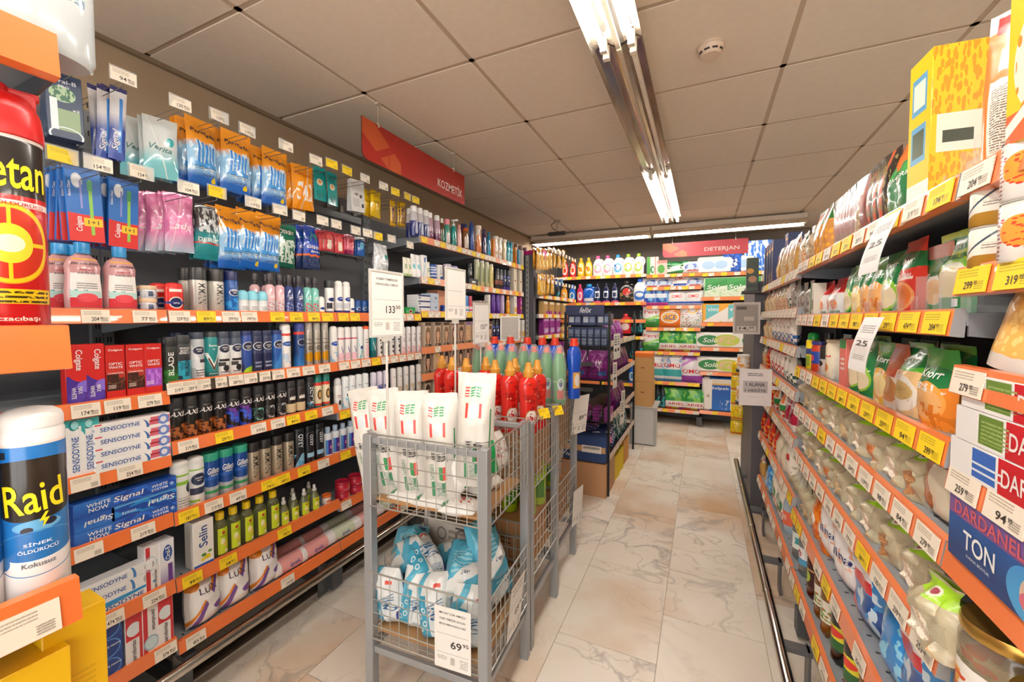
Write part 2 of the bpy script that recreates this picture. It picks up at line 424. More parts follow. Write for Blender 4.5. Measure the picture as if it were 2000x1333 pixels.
def marble():
    m = bpy.data.materials.new('marble'); m.use_nodes = True; N = NB(m); b = N.n['Principled BSDF']
    g = N.n.new('ShaderNodeNewGeometry'); oi = N.n.new('ShaderNodeObjectInfo')
    cb = N.n.new('ShaderNodeCombineXYZ'); N.l.new(N.m('MULTIPLY', oi.outputs['Random'], 7.), cb.inputs[0]); N.l.new(N.m('MULTIPLY', oi.outputs['Random'], 3.), cb.inputs[1])
    pos = N.vm('ADD', g.outputs['Position'], cb.outputs[0])
    w = N.n.new('ShaderNodeTexNoise'); w.inputs['Scale'].default_value = 1.3; w.inputs['Detail'].default_value = 3; N.l.new(pos, w.inputs['Vector'])
    wp = N.vm('ADD', pos, N.vm('MULTIPLY', w.outputs[1], (1.1, 1.1, 0)))
    def nz(s, d, v=wp):
        n = N.n.new('ShaderNodeTexNoise'); n.inputs['Scale'].default_value = s; n.inputs['Detail'].default_value = d; N.l.new(v, n.inputs['Vector']); return n.outputs[0]
    def mr(x, a, c):
        n = N.n.new('ShaderNodeMapRange'); N.put(n, 0, x); n.inputs[1].default_value = a; n.inputs[2].default_value = c; return n.outputs[0]
    col = N.mix(mr(nz(1.6, 4), .35, .7), lin('f8f1e6'), lin('eadfce'))
    col = N.mix(N.m('MULTIPLY', mr(nz(1.1, 6, pos), .50, .70), .8), col, lin('cf9f68'))
    v1 = mr(N.m('ABSOLUTE', N.m('SUBTRACT', nz(1.8, 7), .5)), .022, 0.)
    v2 = mr(N.m('ABSOLUTE', N.m('SUBTRACT', nz(4.2, 6), .48)), .014, 0.)
    msk = mr(nz(1.2, 2, pos), .42, .62)
    col = N.mix(N.m('MULTIPLY', N.m('MULTIPLY', v1, .5), msk), col, lin('8c857e'))
    col = N.mix(N.m('MULTIPLY', N.m('MULTIPLY', v2, .5), msk), col, lin('9b8f82'))
    N.put(b, 'Base Color', col); b.inputs['Roughness'].default_value = .32; b.inputs['Specular IOR Level'].default_value = .35
    return m
MARBLE = marble()
grout = noise_mat('grout', [(.3, 'b8aa96'), (.7, 'cabda8')], 9, .8)
fl = obj('floor', G().box(XL-.1, XR+.1, Y0R-.1, Y1R+.1, -.06, -.004).mesh('floor', [grout]), kind='structure')
TX, TY = .40, .60
tg = G().box(0, TX-.003, 0, TY-.003, -.004, 0).mesh('tile', [MARBLE])
for i in range(int((XR-XL)/TX)+1):
    for j in range(int((Y1R-Y0R)/TY)+1):
        x, y = XL+i*TX, Y0R+.25+j*TY-(.3 if i % 2 else 0)
        if x > 2.2: continue
        obj('tile', tg, fl, (x, y, 0))
wallm = noise_mat('wall_paint', [(.3, 'b09c82'), (.7, 'b8a489')], 3, .8)
def wall(n, x0, x1, y0, y1, m=wallm): return obj(n, G().box(x0, x1, y0, y1, 0, ZC+.1).mesh(n, [m]), kind='structure')
wall('wall_left', XL-.1, XL, Y0R, Y1R)
wall('wall_back', XL-.1, XR+.1, Y1R, Y1R+.1, noise_mat('wall_grey', [(.3, '8d8279'), (.7, '958a80')], 3, .8))
wall('wall_right', XR, XR+.1, Y0R, Y1R)
fw = G(); fw.box(XL-.1, XR+.1, Y0R-.1, Y0R, 0, .35); fw.box(XL-.1, XR+.1, Y0R-.1, Y0R, 2.25, ZC+.1); fw.box(XL-.1, XL+.3, Y0R-.1, Y0R, .35, 2.25); fw.box(XR-.3, XR+.1, Y0R-.1, Y0R, .35, 2.25)  # front wall left open for the added window
obj('wall_front', fw.mesh('wall_front', [wallm]), kind='structure')
wf = G()
for i in range(5): wf.box(XL+.3+i*1.1-.02, XL+.3+i*1.1+.02, Y0R-.08, Y0R-.03, .35, 2.25)
wf.box(XL+.3, XR-.3, Y0R-.08, Y0R-.03, .35, .39); wf.box(XL+.3, XR-.3, Y0R-.08, Y0R-.03, 2.21, 2.25)
obj('added_window_1', wf.mesh('added_window_1', [S('d8d8d8', .4)]), kind='structure')  # unseen shopfront window, added so world light fills the foreground
obj('trim_1', G().box(XL, XL+.02, Y0R, Y1R, ZC-.022, ZC-.002).mesh('trim', [S('8a7860', .7)]), kind='structure')
obj('trim_2', G().box(XL, XR, Y1R-.02, Y1R, ZC-.022, ZC-.002).mesh('trim', [S('8a7860', .7)]), kind='structure')
gridm = S('c2ae97', .7)
cg = G(); cg.box(XL-.1, XR+.1, Y0R-.1, Y1R+.1, ZC+.02, ZC+.1)
T = .6; gx = [-2.12+.605*i for i in range(9)]; gy = [.96-.6*6+.6*i for i in range(16)]
gy = [y for y in gy if Y0R < y < Y1R]
for x in gx: cg.box(x-.012, x+.012, Y0R, Y1R, ZC-.002, ZC+.004)
for y in gy: cg.box(XL, XR, y-.012, y+.012, ZC-.002, ZC+.004)
ceil = obj('ceiling', cg.mesh('ceiling', [gridm]), kind='structure')
ctm = noise_mat('ceiling_tile', [(.3, 'e6d9c8'), (.7, 'ebdecd')], 30, .85, 4, .15)
cx_ = [XL]+gx[1:]+[XR]; cy_ = [Y0R]+gy+[Y1R]
_ct = {}
for a, b in zip(cx_, cx_[1:]):
    for c, d in zip(cy_, cy_[1:]):
        w_, d_ = round(b-a, 3), round(d-c, 3)
        if (w_, d_) not in _ct: _ct[(w_, d_)] = G().box(-w_/2+.009, w_/2-.009, -d_/2+.009, d_/2-.009, 0, .012).mesh('ctile', [ctm], .002)
        obj('ceiling_tile', _ct[(w_, d_)], ceil, ((a+b)/2, (c+d)/2, ZC-.006+random.uniform(0, .003)), (random.uniform(-.002, .002), random.uniform(-.002, .002), 0))
# ---------------------------------------------------------------- fluorescent fixtures
chrome_ref = noise_mat('reflector', [(.3, 'cfc6ba'), (.7, 'f0e9e0')], 6, .16); chrome_ref.node_tree.nodes['Principled BSDF'].inputs['Metallic'].default_value = .95
tube_on = S('fffaf3', .3, emit=TUBE_POWER); tube_off = S('e6dccb', .3)
tube_dim = S('fffaf3', .3, emit=TUBE_POWER*.45)
def fixture(x, y0, L, on, label, rz=0, z=ZC-.1, group='ceiling fluorescent fixtures'):
    t = thing('fluorescent_fixture', label, 'light fixture', (x, y0, z), (0, 0, rz), group)
    g = G()
    prof = [(-.092, -.012), (-.088, .022), (-.055, .045), (-.022, .02), (0, .012), (.022, .02), (.055, .045), (.088, .022), (.092, -.012)]
    pts = prof+[(a*1.0, b+.003) for a, b in prof[::-1]]; n = len(pts); b = len(g.v)
    for y in (0, L):
        for px, pz in pts: g.v.append((px, y, pz))
    for i in range(n): j = (i+1) % n; g.face([b+i, b+j, b+n+j, b+n+i], 0, None, False)
    obj('reflector', g.mesh('reflector', [chrome_ref]), t)
    obj('housing', G().box(-.05, .05, 0, L, .049, .095).mesh('housing', [S('d8cdbd', .5)]), t)
    obj('centre_rail', G().box(-.008, .008, 0, L, .0, .012).mesh('rail', [S('c9b9a2', .4)]), t)
    for s in (-1, 1):
        for yy in (.01, L-.03): obj('socket', G().box(s*.05-.012, s*.05+.012, yy, yy+.02, -.012, .04).mesh('socket', [S('ded6c8')]), t)
        if on or s > 0:
            obj('tube', G().tube((s*.05, .03, .0), (s*.05, L-.03, .0), .011, 0, 8).mesh('tube', [(tube_dim if rz else tube_on) if on else tube_off]), t)
    for yy in (.15, L-.15): obj('hanger', G().box(-.008, .008, yy, yy+.02, .095, .1).mesh('hanger', [S('b0a090')]), t)
    return t
fixture(-.30, .09, 1.5, True, 'lit fluorescent fixture with mirrored reflector, nearest, above the aisle')
fixture(-.30, 1.6, 1.5, False, 'unlit middle fluorescent fixture with mirrored reflector above the aisle')
fixture(-.30, 3.11, 1.5, True, 'lit fluorescent fixture at the far end of the aisle row')
fixture(.95, 5.15, 1.5, True, 'lit fluorescent fixture crossing over the detergent sign', math.pi/2, ZC-.12)
fixture(-.58, 5.15, 1.5, True, 'lit fluorescent fixture crossing above the detergent bottles', math.pi/2, ZC-.12)
for x, y, w_ in ((-.30, -1.6, 'behind the viewer over this aisle'), (1.9, -1.2, 'over the next aisle, first'), (1.9, .6, 'over the next aisle, second'), (1.9, 2.4, 'over the next aisle, third'), (-1.45, -1.9, 'behind the insecticide rack')):
    fixture(x, y, 1.5, True, f'added lit fluorescent fixture {w_}', group='added fill fixtures out of view')  # unseen lamps added to brighten the aisle
# smoke detector
sd = thing('smoke_detector', 'round white smoke detector on the ceiling right of the lamp row', 'smoke detector', (0.013, 1.88, ZC-.045))
obj('base', G().can([(.052, .03), (.052, .045)], 0, 24).mesh('sd', [S('cdb9a6', .5)]), sd)
obj('head', G().can([(.034, 0), (.040, .008), (.046, .016), (.05, .03), (.04, .031)], 0, 24).mesh('sd', [S('dcc8b4', .5)]), sd)
sl = G()
for a in range(-60, 61, 40):
    r0 = math.radians(a-14); r1 = math.radians(a+14)
    sl.sheet(lambda u, v: ((.0418+.0035*v)*math.sin(r0+(r1-r0)*u), -(.0418+.0035*v)*math.cos(r0+(r1-r0)*u), .008+.006*v), 4, 1)
obj('vent_slot', sl.mesh('sl', [S('2c2420')]), sd)
# ---------------------------------------------------------------- hanging signs
def sign(label, word, loc, rz, w, h, base, c2, tx, ts):
    t = thing('aisle_sign', label, 'sign', loc, (0, 0, rz), 'hanging department signs')
    g = G(); n = 8; out = [(w/2, -h/2), (w/2, h/2), (-w/2, h/2)]; r = .04
    out += [(-w/2+r-r*math.cos(math.pi/2*i/n), -h/2+r-r*math.sin(math.pi/2*i/n)) for i in range(n+1)]
    b = len(g.v); k = len(out)
    for y in (-.003, .003):
        for a, c in out: g.v.append((a, y, c))
    uv = [(a/w+.5, c/h+.5) for a, c in out]
    g.face([b+i for i in range(k)][::-1], 0, uv[::-1]); g.face([b+k+i for i in range(k)], 1)
    for i in range(k): j = (i+1) % k; g.face([b+i, b+j, b+k+j, b+k+i], 1)
    me = g.mesh('panel', [P(base, [('e', .95, 1.7, .75, 1.45, c2[1]), ('e', .95, 1.75, .74, 1.45, base), ('s', -3.2, .95, .32, c2[0]), ('s', 2.6, -.05, .1, base), ('r', .3, 0, 1, 1, base), ('o', .55, .2, .35, 1.2, .012, c2[1])], .35), S('5a2a22', .5)])
    obj('sign_panel', me, t)
    obj('lettering', G().text(word, tx, -h*.12, ts, h*.34, 0, flat(-.0035)).mesh('let', [S('f6e4dc', .5)]), t)
    for x in (-w*.38, w*.36):
        obj('hanger_wire', G().tube((x, 0, h/2-.02), (x, 0, ZC-loc[2]), .0015, 0, 5).box(x-.006, x+.006, -.006, .006, h/2-.012, h/2+.012).box(x-.012, x+.012, -.012, .012, ZC-loc[2]-.014, ZC-loc[2]-.002).mesh('wire', [S('c8bba8')]), t)
    return t
sign('red hanging sign reading KOZMETİK above the left cosmetics racks', 'KOZMETİK', (-1.52, 2.02, 2.235), math.pi/2, .95, .2, 'b02a22', ('c85a30', 'b8382c'), .3, .29)
sign('pink-red hanging sign reading DETERJAN above the rear wall shelves', 'DETERJAN', (-.0, 4.9, 2.1), 0, .83, .155, 'd0505a', ('e08a62', 'd46068'), .17, .33)
# ================================================================ racks
STEEL, DARK = S('8b8f93', .45, .3), S('4a4a4c', .5, .2)
SHELFM = noise_mat('shelf_steel', [(.3, '8f959b'), (.7, '9aa0a5')], 20, .4)
TAGW = P('f2e8d6', [('t', .08, .62, .7, .92, 9, 'b5a794'), ('r', .68, .1, .9, .42, 'd8cdbb'), ('t', .66, .08, .92, .44, 12, '9a8f80')], .5)
TAGY = P('fbd824', [('t', .08, .62, .7, .92, 9, 'c0a21a'), ('t', .66, .08, .92, .44, 12, 'b09418')], .5)
PRICES = ['204.95', '77.50', '239.95', '299.95', '199.95', '119.95', '279.95', '219.95', '289.95', '259.95', '319.95', '254.95', '98.95', '474.95', '154.95', '130.95', '94.95', '174.95', '224.95', '84.95']
_tag = {}
def tagmesh(kind, price, w=.062, h=.038):
    k = (kind, price, w, h)
    if k not in _tag:
        g = G().box(-w/2, w/2, -.0008, .0008, -h/2, h/2, 0)
        mats = [TAGW if kind == 'W' else TAGY]
        if price:
            mats.append(S('3a332c')); a, b = price.split('.')
            g.text(a, -.002, -h*.2, w*.27, h*.30, 1, flat(-.0008)); g.text(b, w*.19, -h*.13, w*.10, h*.16, 1, flat(-.0008))
        _tag[k] = g.mesh('tag', mats)
    return _tag[k]
RB = {}   # rail meshes
def tfm(side, X, Ya, Yb):
    """root placement so that local x runs left to right as seen from the aisle, local +y goes into the rack"""
    if side == 'L': return (X, Ya, 0), math.pi/2, (lambda wY: wY-Ya)
    if side == 'R': return (X, Yb, 0), -math.pi/2, (lambda wY: Yb-wY)
    return (Ya, X, 0), 0., (lambda wX: wX-Ya)
def rack(label, side, X, Ya, Yb, depth, levels, top, tags=None, dividers=(), back='6a6c70', base=True, lip='ee7a3c', price_every=True, tw=.062, gapf=1.06, name='shelving_rack', liph=.045, panel_side=None, bracket=True, group='shelving racks', ends='8b9096'):
    loc, rz, lx = tfm(side, X, Ya, Yb); Wd = Yb-Ya
    t = thing(name, label, 'shelving', loc, (0, 0, rz), group)
    bp = G(); bp.box(0, Wd, depth+.004, depth+.03, .02, top)
    obj('back_panel', bp.mesh('back', [S(back, .6)]), t)
    for x in (.0, Wd-.03):
        u = G(); u.box(x, x+.03, depth-.02, depth+.004, 0, top)
        for i in range(int(top/.05)): u.box(x+.009, x+.013, depth-.0205, depth-.0195, .06+i*.05, .08+i*.05, 1); u.box(x+.018, x+.022, depth-.0205, depth-.0195, .06+i*.05, .08+i*.05, 1)
        obj('upright', u.mesh('upright', [S('7d8184', .5, .2), S('202022')]), t)
    if base:
        g = G(); g.box(.01, Wd-.01, depth-.05, depth-.02, .02, .14); g.box(.0, .03, .02, depth, .02, .12); g.box(Wd-.03, Wd, .02, depth, .02, .12)
        obj('plinth', g.mesh('plinth', [S('5c5e60', .5, .3)]), t)
    for li, z in enumerate(levels):
        zb = z-EYE if False else z
        ov = 0.0
        g = G(); g.box(.002, Wd-.002, .012, depth, zb+.018, zb+.038)
        for i in range(int(Wd/.06)): g.box(.03+i*.06, .036+i*.06, .03, .04, zb+.038, zb+.0385, 1)
        sh = obj('shelf', g.mesh('shelf', [SHELFM, S('303234')]), t)
        if bracket:
            for x in (.0, Wd-.004):
                b = G(); k = len(b.v)
                b.v += [(x, .014, zb+.002), (x, depth, zb-.04), (x, depth, zb+.036), (x, .014, zb+.036), (x+.004, .014, zb+.002), (x+.004, depth, zb-.04), (x+.004, depth, zb+.036), (x+.004, .014, zb+.036)]
                for ix in ((0, 3, 2, 1), (4, 5, 6, 7), (0, 1, 5, 4), (2, 3, 7, 6), (0, 4, 7, 3)): b.face(list(ix))
                obj('bracket', b.mesh('bracket', [S(ends, .4, .2)]), sh)
        g = G(); tl = .006
        pr = [(0.004, 0), (-tl-.002, .002), (-.002, liph), (.010, liph+.001), (.012, liph-.006), (.010, 0)]
        k = len(g.v)
        for x in (.0, Wd-.001):
            for a, c in pr: g.v.append((x, a, zb+c))
        n = len(pr)
        for i in range(n): j = (i+1) % n; g.face([k+j, k+i, k+n+i, k+n+j], 0)
        g.face([k+i for i in range(n)], 1); g.face([k+n+i for i in range(n)][::-1], 1)
        obj('price_rail', g.mesh('rail', [S(lip, .3, coat=.5), S('9a9da0', .4)]), sh)
        pat = (tags[li % len(tags)] if tags else None) or 'OOOO'
        if isinstance(pat, str):
            n = max(1, int(Wd/(tw*gapf))); lst = [((i+.5)*Wd/n, pat[i % len(pat)]) for i in range(n)]
            seq = [(x, c, PRICES[(i*7+li*3) % len(PRICES)] if price_every else None) for i, (x, c) in enumerate(lst) if c != 'O']
        else: seq = [(lx(Yof(px, X if side != 'B' else X, zb+.02)), c, p) for px, c, p in pat]
        for x, c, p in seq:
            if x < .02 or x > Wd-.02: continue
            obj('price_tag', tagmesh(c, p, tw), sh, (x, -.0072, zb+.0225), (-.14, 0, 0))
        if li in dividers:
            n = int(Wd/.085)
            for i in range(n):
                dv = _div()
                obj('divider', dv, sh, ((i+.5)*Wd/n, .03, zb+.039))
    return t
_dv = []
def _div():
    if not _dv:
        g = G(); g.box(-.0008, .0008, 0, .26, 0, .012); g.box(-.0008, .0008, 0, .06, .0, .075); g.box(-.012, .012, -.003, 0, 0, .035)
        _dv.append(g.mesh('divider', [S('e9ecec', .08, 0, 0, .16)]))
    return _dv[0]
def bumper(label, x, y0, y1, out, z=.10):
    t = thing('bumper_rail', label, 'rail', (x, 0, 0), (0, 0, 0), 'chrome bumper rails')
    g = G(); g.tube((0, y0, z), (0, y1, z), .019, 0, 14)
    for y in [y0+.5+i*.62 for i in range(int((y1-y0-.5)/.62)+1)]: g.tube((0, y-.012, z), (0, y+.012, z), .0205, 0, 14)
    for y in (y0, y1): g.add(G().can([(.0185, 0), (.013, .012), (.004, .016)], 0, 12), Matrix.Translation((0, y, z)) @ Matrix.Rotation(math.radians(-90 if y == y1 else 90), 4, 'X'))
    obj('rail', g.mesh('rail', [S('c9c4bc', .12, 1.)]), t)
    for y in [y0+.25+i*.6 for i in range(int((y1-y0-.25)/.6)+1)]:
        b = G(); b.box(min(0, out*.1), max(0, out*.1), y-.02, y+.02, z-.012, z+.006); b.box(out*.09-.004, out*.09+.004, y-.03, y+.03, .0, z+.006)
        obj('bracket', b.mesh('br', [S('6f7072', .4, .5)]), t)
    return t
XLL = -1.60
def H(*a): return [round(EYE-x, 4) for x in a]
A_LV = H(.017, .285, .493, .695, .925, 1.124); B_LV = H(.017, .256, .459, .70, .929, 1.146)
C_LV = H(.017, .256, .497, .70, .95, 1.146); D_LV = H(-.47, -.216, -.002, .229, .40, .60, .85, 1.13)
FY = 5.56
rack('grey cosmetics rack with toothpaste shelves behind the insecticide cans', 'L', XLL, .06, .755, .45, A_LV, 2.1,
     [[(185, 'W', '204.95'), (281, 'W', '77.50')], [(166, 'W', '174.95'), (228, 'W', '119.95'), (291, 'W', '279.95')], [(165, 'W', None), (252, 'W', '254.95')],
      [(172, 'W', None), (278, 'W', '219.95')], [(215, 'W', '474.95'), (300, 'W', '224.95'), (330, 'W', '98.95')], [(322, 'W', '374.95')]])
rack('grey cosmetics rack of deodorant cans and hanging razors', 'L', XLL, .757, 1.447, .45, B_LV, 2.1,
     [[(349, 'W', '239.95'), (401, 'Y', '89.95'), (449, 'W', '299.95'), (485, 'W', '199.95'), (540, 'Y', '65.95'), (577, 'Y', '65.95'), (611, 'Y', '84.95'), (638, 'Y', None)],
      [(345, 'W', '219.95'), (372, 'W', '289.95'), (400, 'W', '299.95'), (427, 'W', '289.95'), (458, 'W', '289.95'), (489, 'W', '259.95'), (515, 'W', '259.95'), (540, 'W', '259.95'), (571, 'W', '299.95'), (601, 'W', '299.95'), (632, 'W', '249.95')],
      [(366, 'W', '319.95'), (436, 'Y', '239.95'), (503, 'W', '319.95'), (541, 'W', '319.95'), (571, 'Y', '84.95'), (606, 'Y', '154.95'), (638, 'W', '319.95')],
      [(367, 'Y', '187.95'), (416, 'W', '219.95'), (463, 'W', '49.95'), (523, 'Y', '74.95'), (551, 'Y', '149.95'), (592, 'Y', '98.95'), (630, 'W', None)],
      [(374, 'Y', '99.95'), (444, 'Y', '58.95'), (554, 'Y', '74.95')], [(381, 'W', '85.95'), (560, 'W', '154.95')]])
rack('grey cosmetics rack of white deodorants beside the hair care racks', 'L', XLL, 1.449, 2.10, .45, C_LV, 2.1,
     ['YYOWYYWW', 'WWWYWWWW', 'YYWYOWYY', 'YOWYWO', 'WOWOOW', 'OOWOOOWO'], price_every=False)
rack('grey hair care rack, first bay after the hanging razors', 'L', XLL, 2.102, 2.79, .45, D_LV, 2.02, ['YOWYWWYWWY', 'WYWOWWOW', 'YWWYWWWW', 'OOWOOWOO', 'OOWO', 'WOWY', 'OWOO', 'WOOW'], price_every=False, lip='f0905c')
rack('grey hair care rack, far bay beside the dark end panel', 'L', XLL, 2.792, 3.72, .45, [z-(.006 if i else 0) for i, z in enumerate(D_LV)], 2.02, ['WYWWWOWOWOYO', 'YOWOWYOWOWO', 'YYWYWWYOWY', 'OWOWOO', 'OOWO', 'WOWY', 'OWOO', 'WOOW'], price_every=False, lip='f0905c')
bumper('chrome bumper rail along the foot of the left racks', -1.575, .55, 3.6, -1, .165)
obj('floor_strip', G().box(-1.75, -1.70, .3, 3.7, 0, .006).mesh('trim', [S('4a3c30', .6)]), kind='structure')  # dark brown strip lying flat on the floor under the left racks
ep = thing('rack_end', 'dark grey end panel between the hair care rack and the pet food rack', 'panel', (-1.62, 3.80, 0))
g = G(); g.box(-.5, .1, 0, .05, 0, 1.98)
obj('panel', g.mesh('pn', [S('54545a', .55)]), ep)
g = G(); g.box(.02, .05, -.012, 0, .1, 1.97)
for i in range(36): g.box(.031, .039, -.0125, -.0115, .14+i*.05, .165+i*.05, 1)
obj('slotted_upright', g.mesh('su', [S('a9a8a6', .4, .4), S('2a2a2c')]), ep)
rack('dark rack of pet food along the left wall beyond the hair care', 'L', -1.50, 3.87, 5.2, .5, H(-.20, .0, .22, .45, .70, .95, 1.15), 1.95, ['WWOY'], price_every=False, back='505054')
# near left gondola
NL = -.72
rack('grey rack holding the insecticide cans, cut by the left picture edge', 'L', NL, -.7, .236, .34, H(.064, .385, .75, 1.1)+[EYE+.29], 1.9, [
    [], [(40, 'W', None)], 'WOOW', 'OOWO', []], name='insecticide_rack', back='2c2c30', liph=.055, ends='55585c')
# rear wall racks
RLL = [EYE+x for x in (.53, .17, -.06, -.28, -.58, -.9, -1.19)]
rack('rear wall rack of liquid detergent bottles', 'B', FY, -2.05, -.665, .45, RLL, 2.12, ['OWOYWYOY', 'OYOWYO', 'OOYOO'], price_every=False, back='5a5a60', lip='f28a50')
RML = [EYE-x for x in (-.515, -.354, -.116, .161, .467, .849, 1.196)]
rack('rear wall rack of powder detergent bags', 'B', FY, -.662, -.02, .45, RML, 2.12, ['OYOWYW', 'YWOYWO', 'OWOYOW', 'OYOWWY', 'OWYOYO', 'OYYOYO', 'YOWYOW'], price_every=False, back='5a5a60', lip='f28a50')
RRL = [EYE-x for x in (-.506, -.213, .098, .40, .70, 1.178)]
rack('rear wall rack of paper rolls and napkins', 'B', FY, -.017, .95, .45, RRL, 2.12, ['YWOYOWOY', 'OOWOOOYO', 'OYOOO', 'OOWO', 'OWOO', 'OOYO'], price_every=False, back='5a5a60', lip='f28a50')
# right gondola
XRR = .36
N_LV = [EYE+.18, EYE+.033, EYE-.117, EYE-.27, EYE-.40, EYE-.66, EYE-.95]
M_LV = [EYE+.18, EYE-.03, EYE-.24, EYE-.40, EYE-.585, EYE-.84, EYE-1.105]
F_LV = [EYE+.165, EYE-.0, EYE-.165, EYE-.35, EYE-.55, EYE-.80, EYE-1.10]
rack('right rack holding the tuna tins and pickle jars, nearest the viewer', 'R', XRR, -.35, .872, .42, N_LV, 1.62,
     ['WOYYWO', 'YYOWYW', 'WOWWOW', 'WWOWWO', 'OOOWYO', 'WOWO', 'WOWO'], name='grocery_rack', group='grocery racks', lip='ee8048', tw=.078, gapf=1.2, back='3c3c40')
rack('right middle rack of soup pouches and beige pulse bags', 'R', XRR, .875, 2.05, .42, M_LV, 1.62,
     ['WWYYWYYWWYWYWW', 'WWWYWYYYYYYYYY', 'YWWYYYYYYYYYYY', 'WWWWYWWWWWWWW', 'WWWWWWWWYWWW', 'YYWOWYWOWOYW', 'WYWOYWWOWY'], name='grocery_rack', group='grocery racks', lip='ee8048', tw=.078, gapf=1.2, dividers=(0, 1, 2, 3, 4), back='3c3c40')
rack('right far rack of pasta and rice bags', 'R', XRR, 2.053, 3.20, .42, F_LV, 1.62,
     ['WWYWWWWWYW', 'WWWWWWW', 'WWYWWWWWYW', 'WWWWWOWYW', 'WWWWWOW', 'WOWWYOW', 'WWOWOW'], name='grocery_rack', group='grocery racks', lip='ee8048', tw=.078, gapf=1.2, dividers=(3, 4, 5), back='3c3c40', price_every=False)
bumper('chrome bumper rail along the foot of the right racks', .274, -.3, 3.9, 1, .155)
ec = thing('dark_column', 'dark grey end panel column at the far end of the right racks', 'panel', (.36, 3.25, 0))
obj('panel', G().box(-.04, .5, 0, .8, .0, 1.60).mesh('pn', [S('56545a', .5)]), ec)
obj('foot', G().box(-.055, .5, .02, .78, .0, .05).mesh('ft', [S('3a3a3e', .5)]), ec)
# ================================================================ designs: left racks
WH, NV, BK = 'f4f3f0', '1d2a5c', '1c1c1e'
bottle('mouthwash', 'clear pink mouthwash bottle with blue cap', [(.034, 0), (.041, .01), (.042, .05), (.038, .1), (.040, .13), (.032, .152), (.018, .162), (.016, .168)],
       [(.0175, .166), (.0175, .196), (.0165, .198)], 'f3b9bd', '2b8fd0', n=24, sy=.62, trans=.35, caprough=.3,
       label=(.06, .90, 112, 'f7f5f2', [('h', 0, .2, 'd6343e'), ('n', 7, .5, '39a9a8', 0, .2, .5, .36), ('h', .2, .34, 'bfe6e2'), ('e', .5, .2, .3, .09, 'e8505a'), ('v', 18, .3, 'b02c5a', 0, .1, .35, .25), ('h', .93, 1, 'e9b23a'), ('t', .2, .38, .8, .5, 22, '8c8c8c')]),
       texts=[('parodontax', 0, .69, .86, .055, '3a3440'), ('DİŞ ETİ', 0, .60, .4, .035, 'c93040'), ('SAĞLIĞI', 0, .555, .5, .035, '6a6a70')])
jar('creamjar', 'small cream jar with pale wooden lid', .024, .042, 'e9eef2', 'e3c9a4', [('h', .25, .75, '2f4f7a'), ('r', .3, .1, .45, .9, 'f5f5f5'), ('r', .54, .15, .72, .85, 'f5f5f5'), ('t', .3, .1, .72, .85, 14, '50607a')], hl=.28, n=20)
can('redstick', 'red oval deodorant stick with round badge', .027, .098, 'd8261f', [('e', .5, .38, .12, .22, NV), ('o', .5, .38, .12, .22, .1, 'e8e0d0'), ('h', .33, .42, '2a3c86'), ('r', .38, .82, .62, .93, 'f3e4de')], [('CAPTAIN', 0, .30, .34, .05, 'f2f2f2')], ('d8261f', .16, .95, 'dome'), sy=.6, name='deodorant_stick', cat='deodorant')
can('mman', 'silver grey deodorant can with black cap', .027, .158, 'c4c1ba', [('r', .62, .1, .8, .8, 'b0ada6')], [('MMΛN', .02, .42, .46, .44, '2b2b2b', -90)], ('2b2b2c', .28, 1, 'flat'), metal=.35)
can('nivblue', 'blue shower spray can with navy cap', .024, .156, '1c6fc4', [('g', .0, .6, '12509c'), ('e', .5, .62, .12, .1, NV), ('o', .5, .62, .12, .1, .08, 'dfe6f2'), ('n', 6, .5, '3aa0e6', .3, .05, .7, .45)], [('NIVEA', 0, .53, .42, .05, 'ffffff'), ('MEN', 0, .475, .24, .03, 'ffffff')], ('16205a', .22, 1, 'flat'))
can('rollcyan', 'clear roll-on deodorant with pale cyan cap', .019, .088, 'dfe6e6', [('h', .12, .7, 'eef2f2'), ('t', .4, .2, .6, .5, 12, '7a8a90')], (), ('8fd8ea', .42, 1.05, 'dome'), name='roll_on', cat='deodorant')
for k, c, l, n2 in (('mistpink', 'e3b9be', 'pink', 'c98a96'), ('mistblue', '3b4a80', 'indigo', '8a98d0'), ('mistteal', '7fc9bd', 'teal and coral', 'd84a54')):
    bottle(k, f'{l} body mist bottle with black pump, clear overcap', [(.018, 0), (.0195, .004), (.0195, .108), (.011, .118)], [(.0105, .118), (.0105, .134), (.012, .135), (.012, .162), (.011, .164)], c, '3a3438', n=14, rough=.12,
           layers=[('h', 0, .42, 'd9d4d4' if k == 'mistpink' else c), ('n', 9, .52, n2, .3, .08, .7, .4), ('r', .42, .55, .58, .58, 'f2eeee'), ('r', .42, .62, .54, .64, 'f2eeee')], cat='body mist')
can('nivtallw', 'slim white deodorant can with round blue badge', .02, .162, WH, [('e', .5, .52, .15, .075, '1c3a9c'), ('h', 0, .12, '1f3c96'), ('r', .55, .02, .75, .12, 'e8992a'), ('r', .3, .2, .7, .38, 'd4dbe2')], [('NIVEA', 0, .46, .36, .035, WH)], (WH, .14, .9, 'dome'))
can('nivtallb', 'slim white deodorant can with black cap', .021, .158, 'f0efec', [('e', .5, .55, .14, .075, '1c2c70'), ('r', .3, .2, .5, .42, '30343a'), ('h', 0, .1, '1f3c96'), ('r', .55, .02, .75, .1, 'e8992a')], (), ('26262a', .22, 1, 'flat'))
can('rollwhite', 'small white roll-on deodorant', .016, .08, WH, [('e', .5, .5, .14, .12, '1c3a9c'), ('h', 0, .2, 'e8b04a')], (), (WH, .38, 1, 'dome'), name='roll_on', cat='deodorant', n=14)
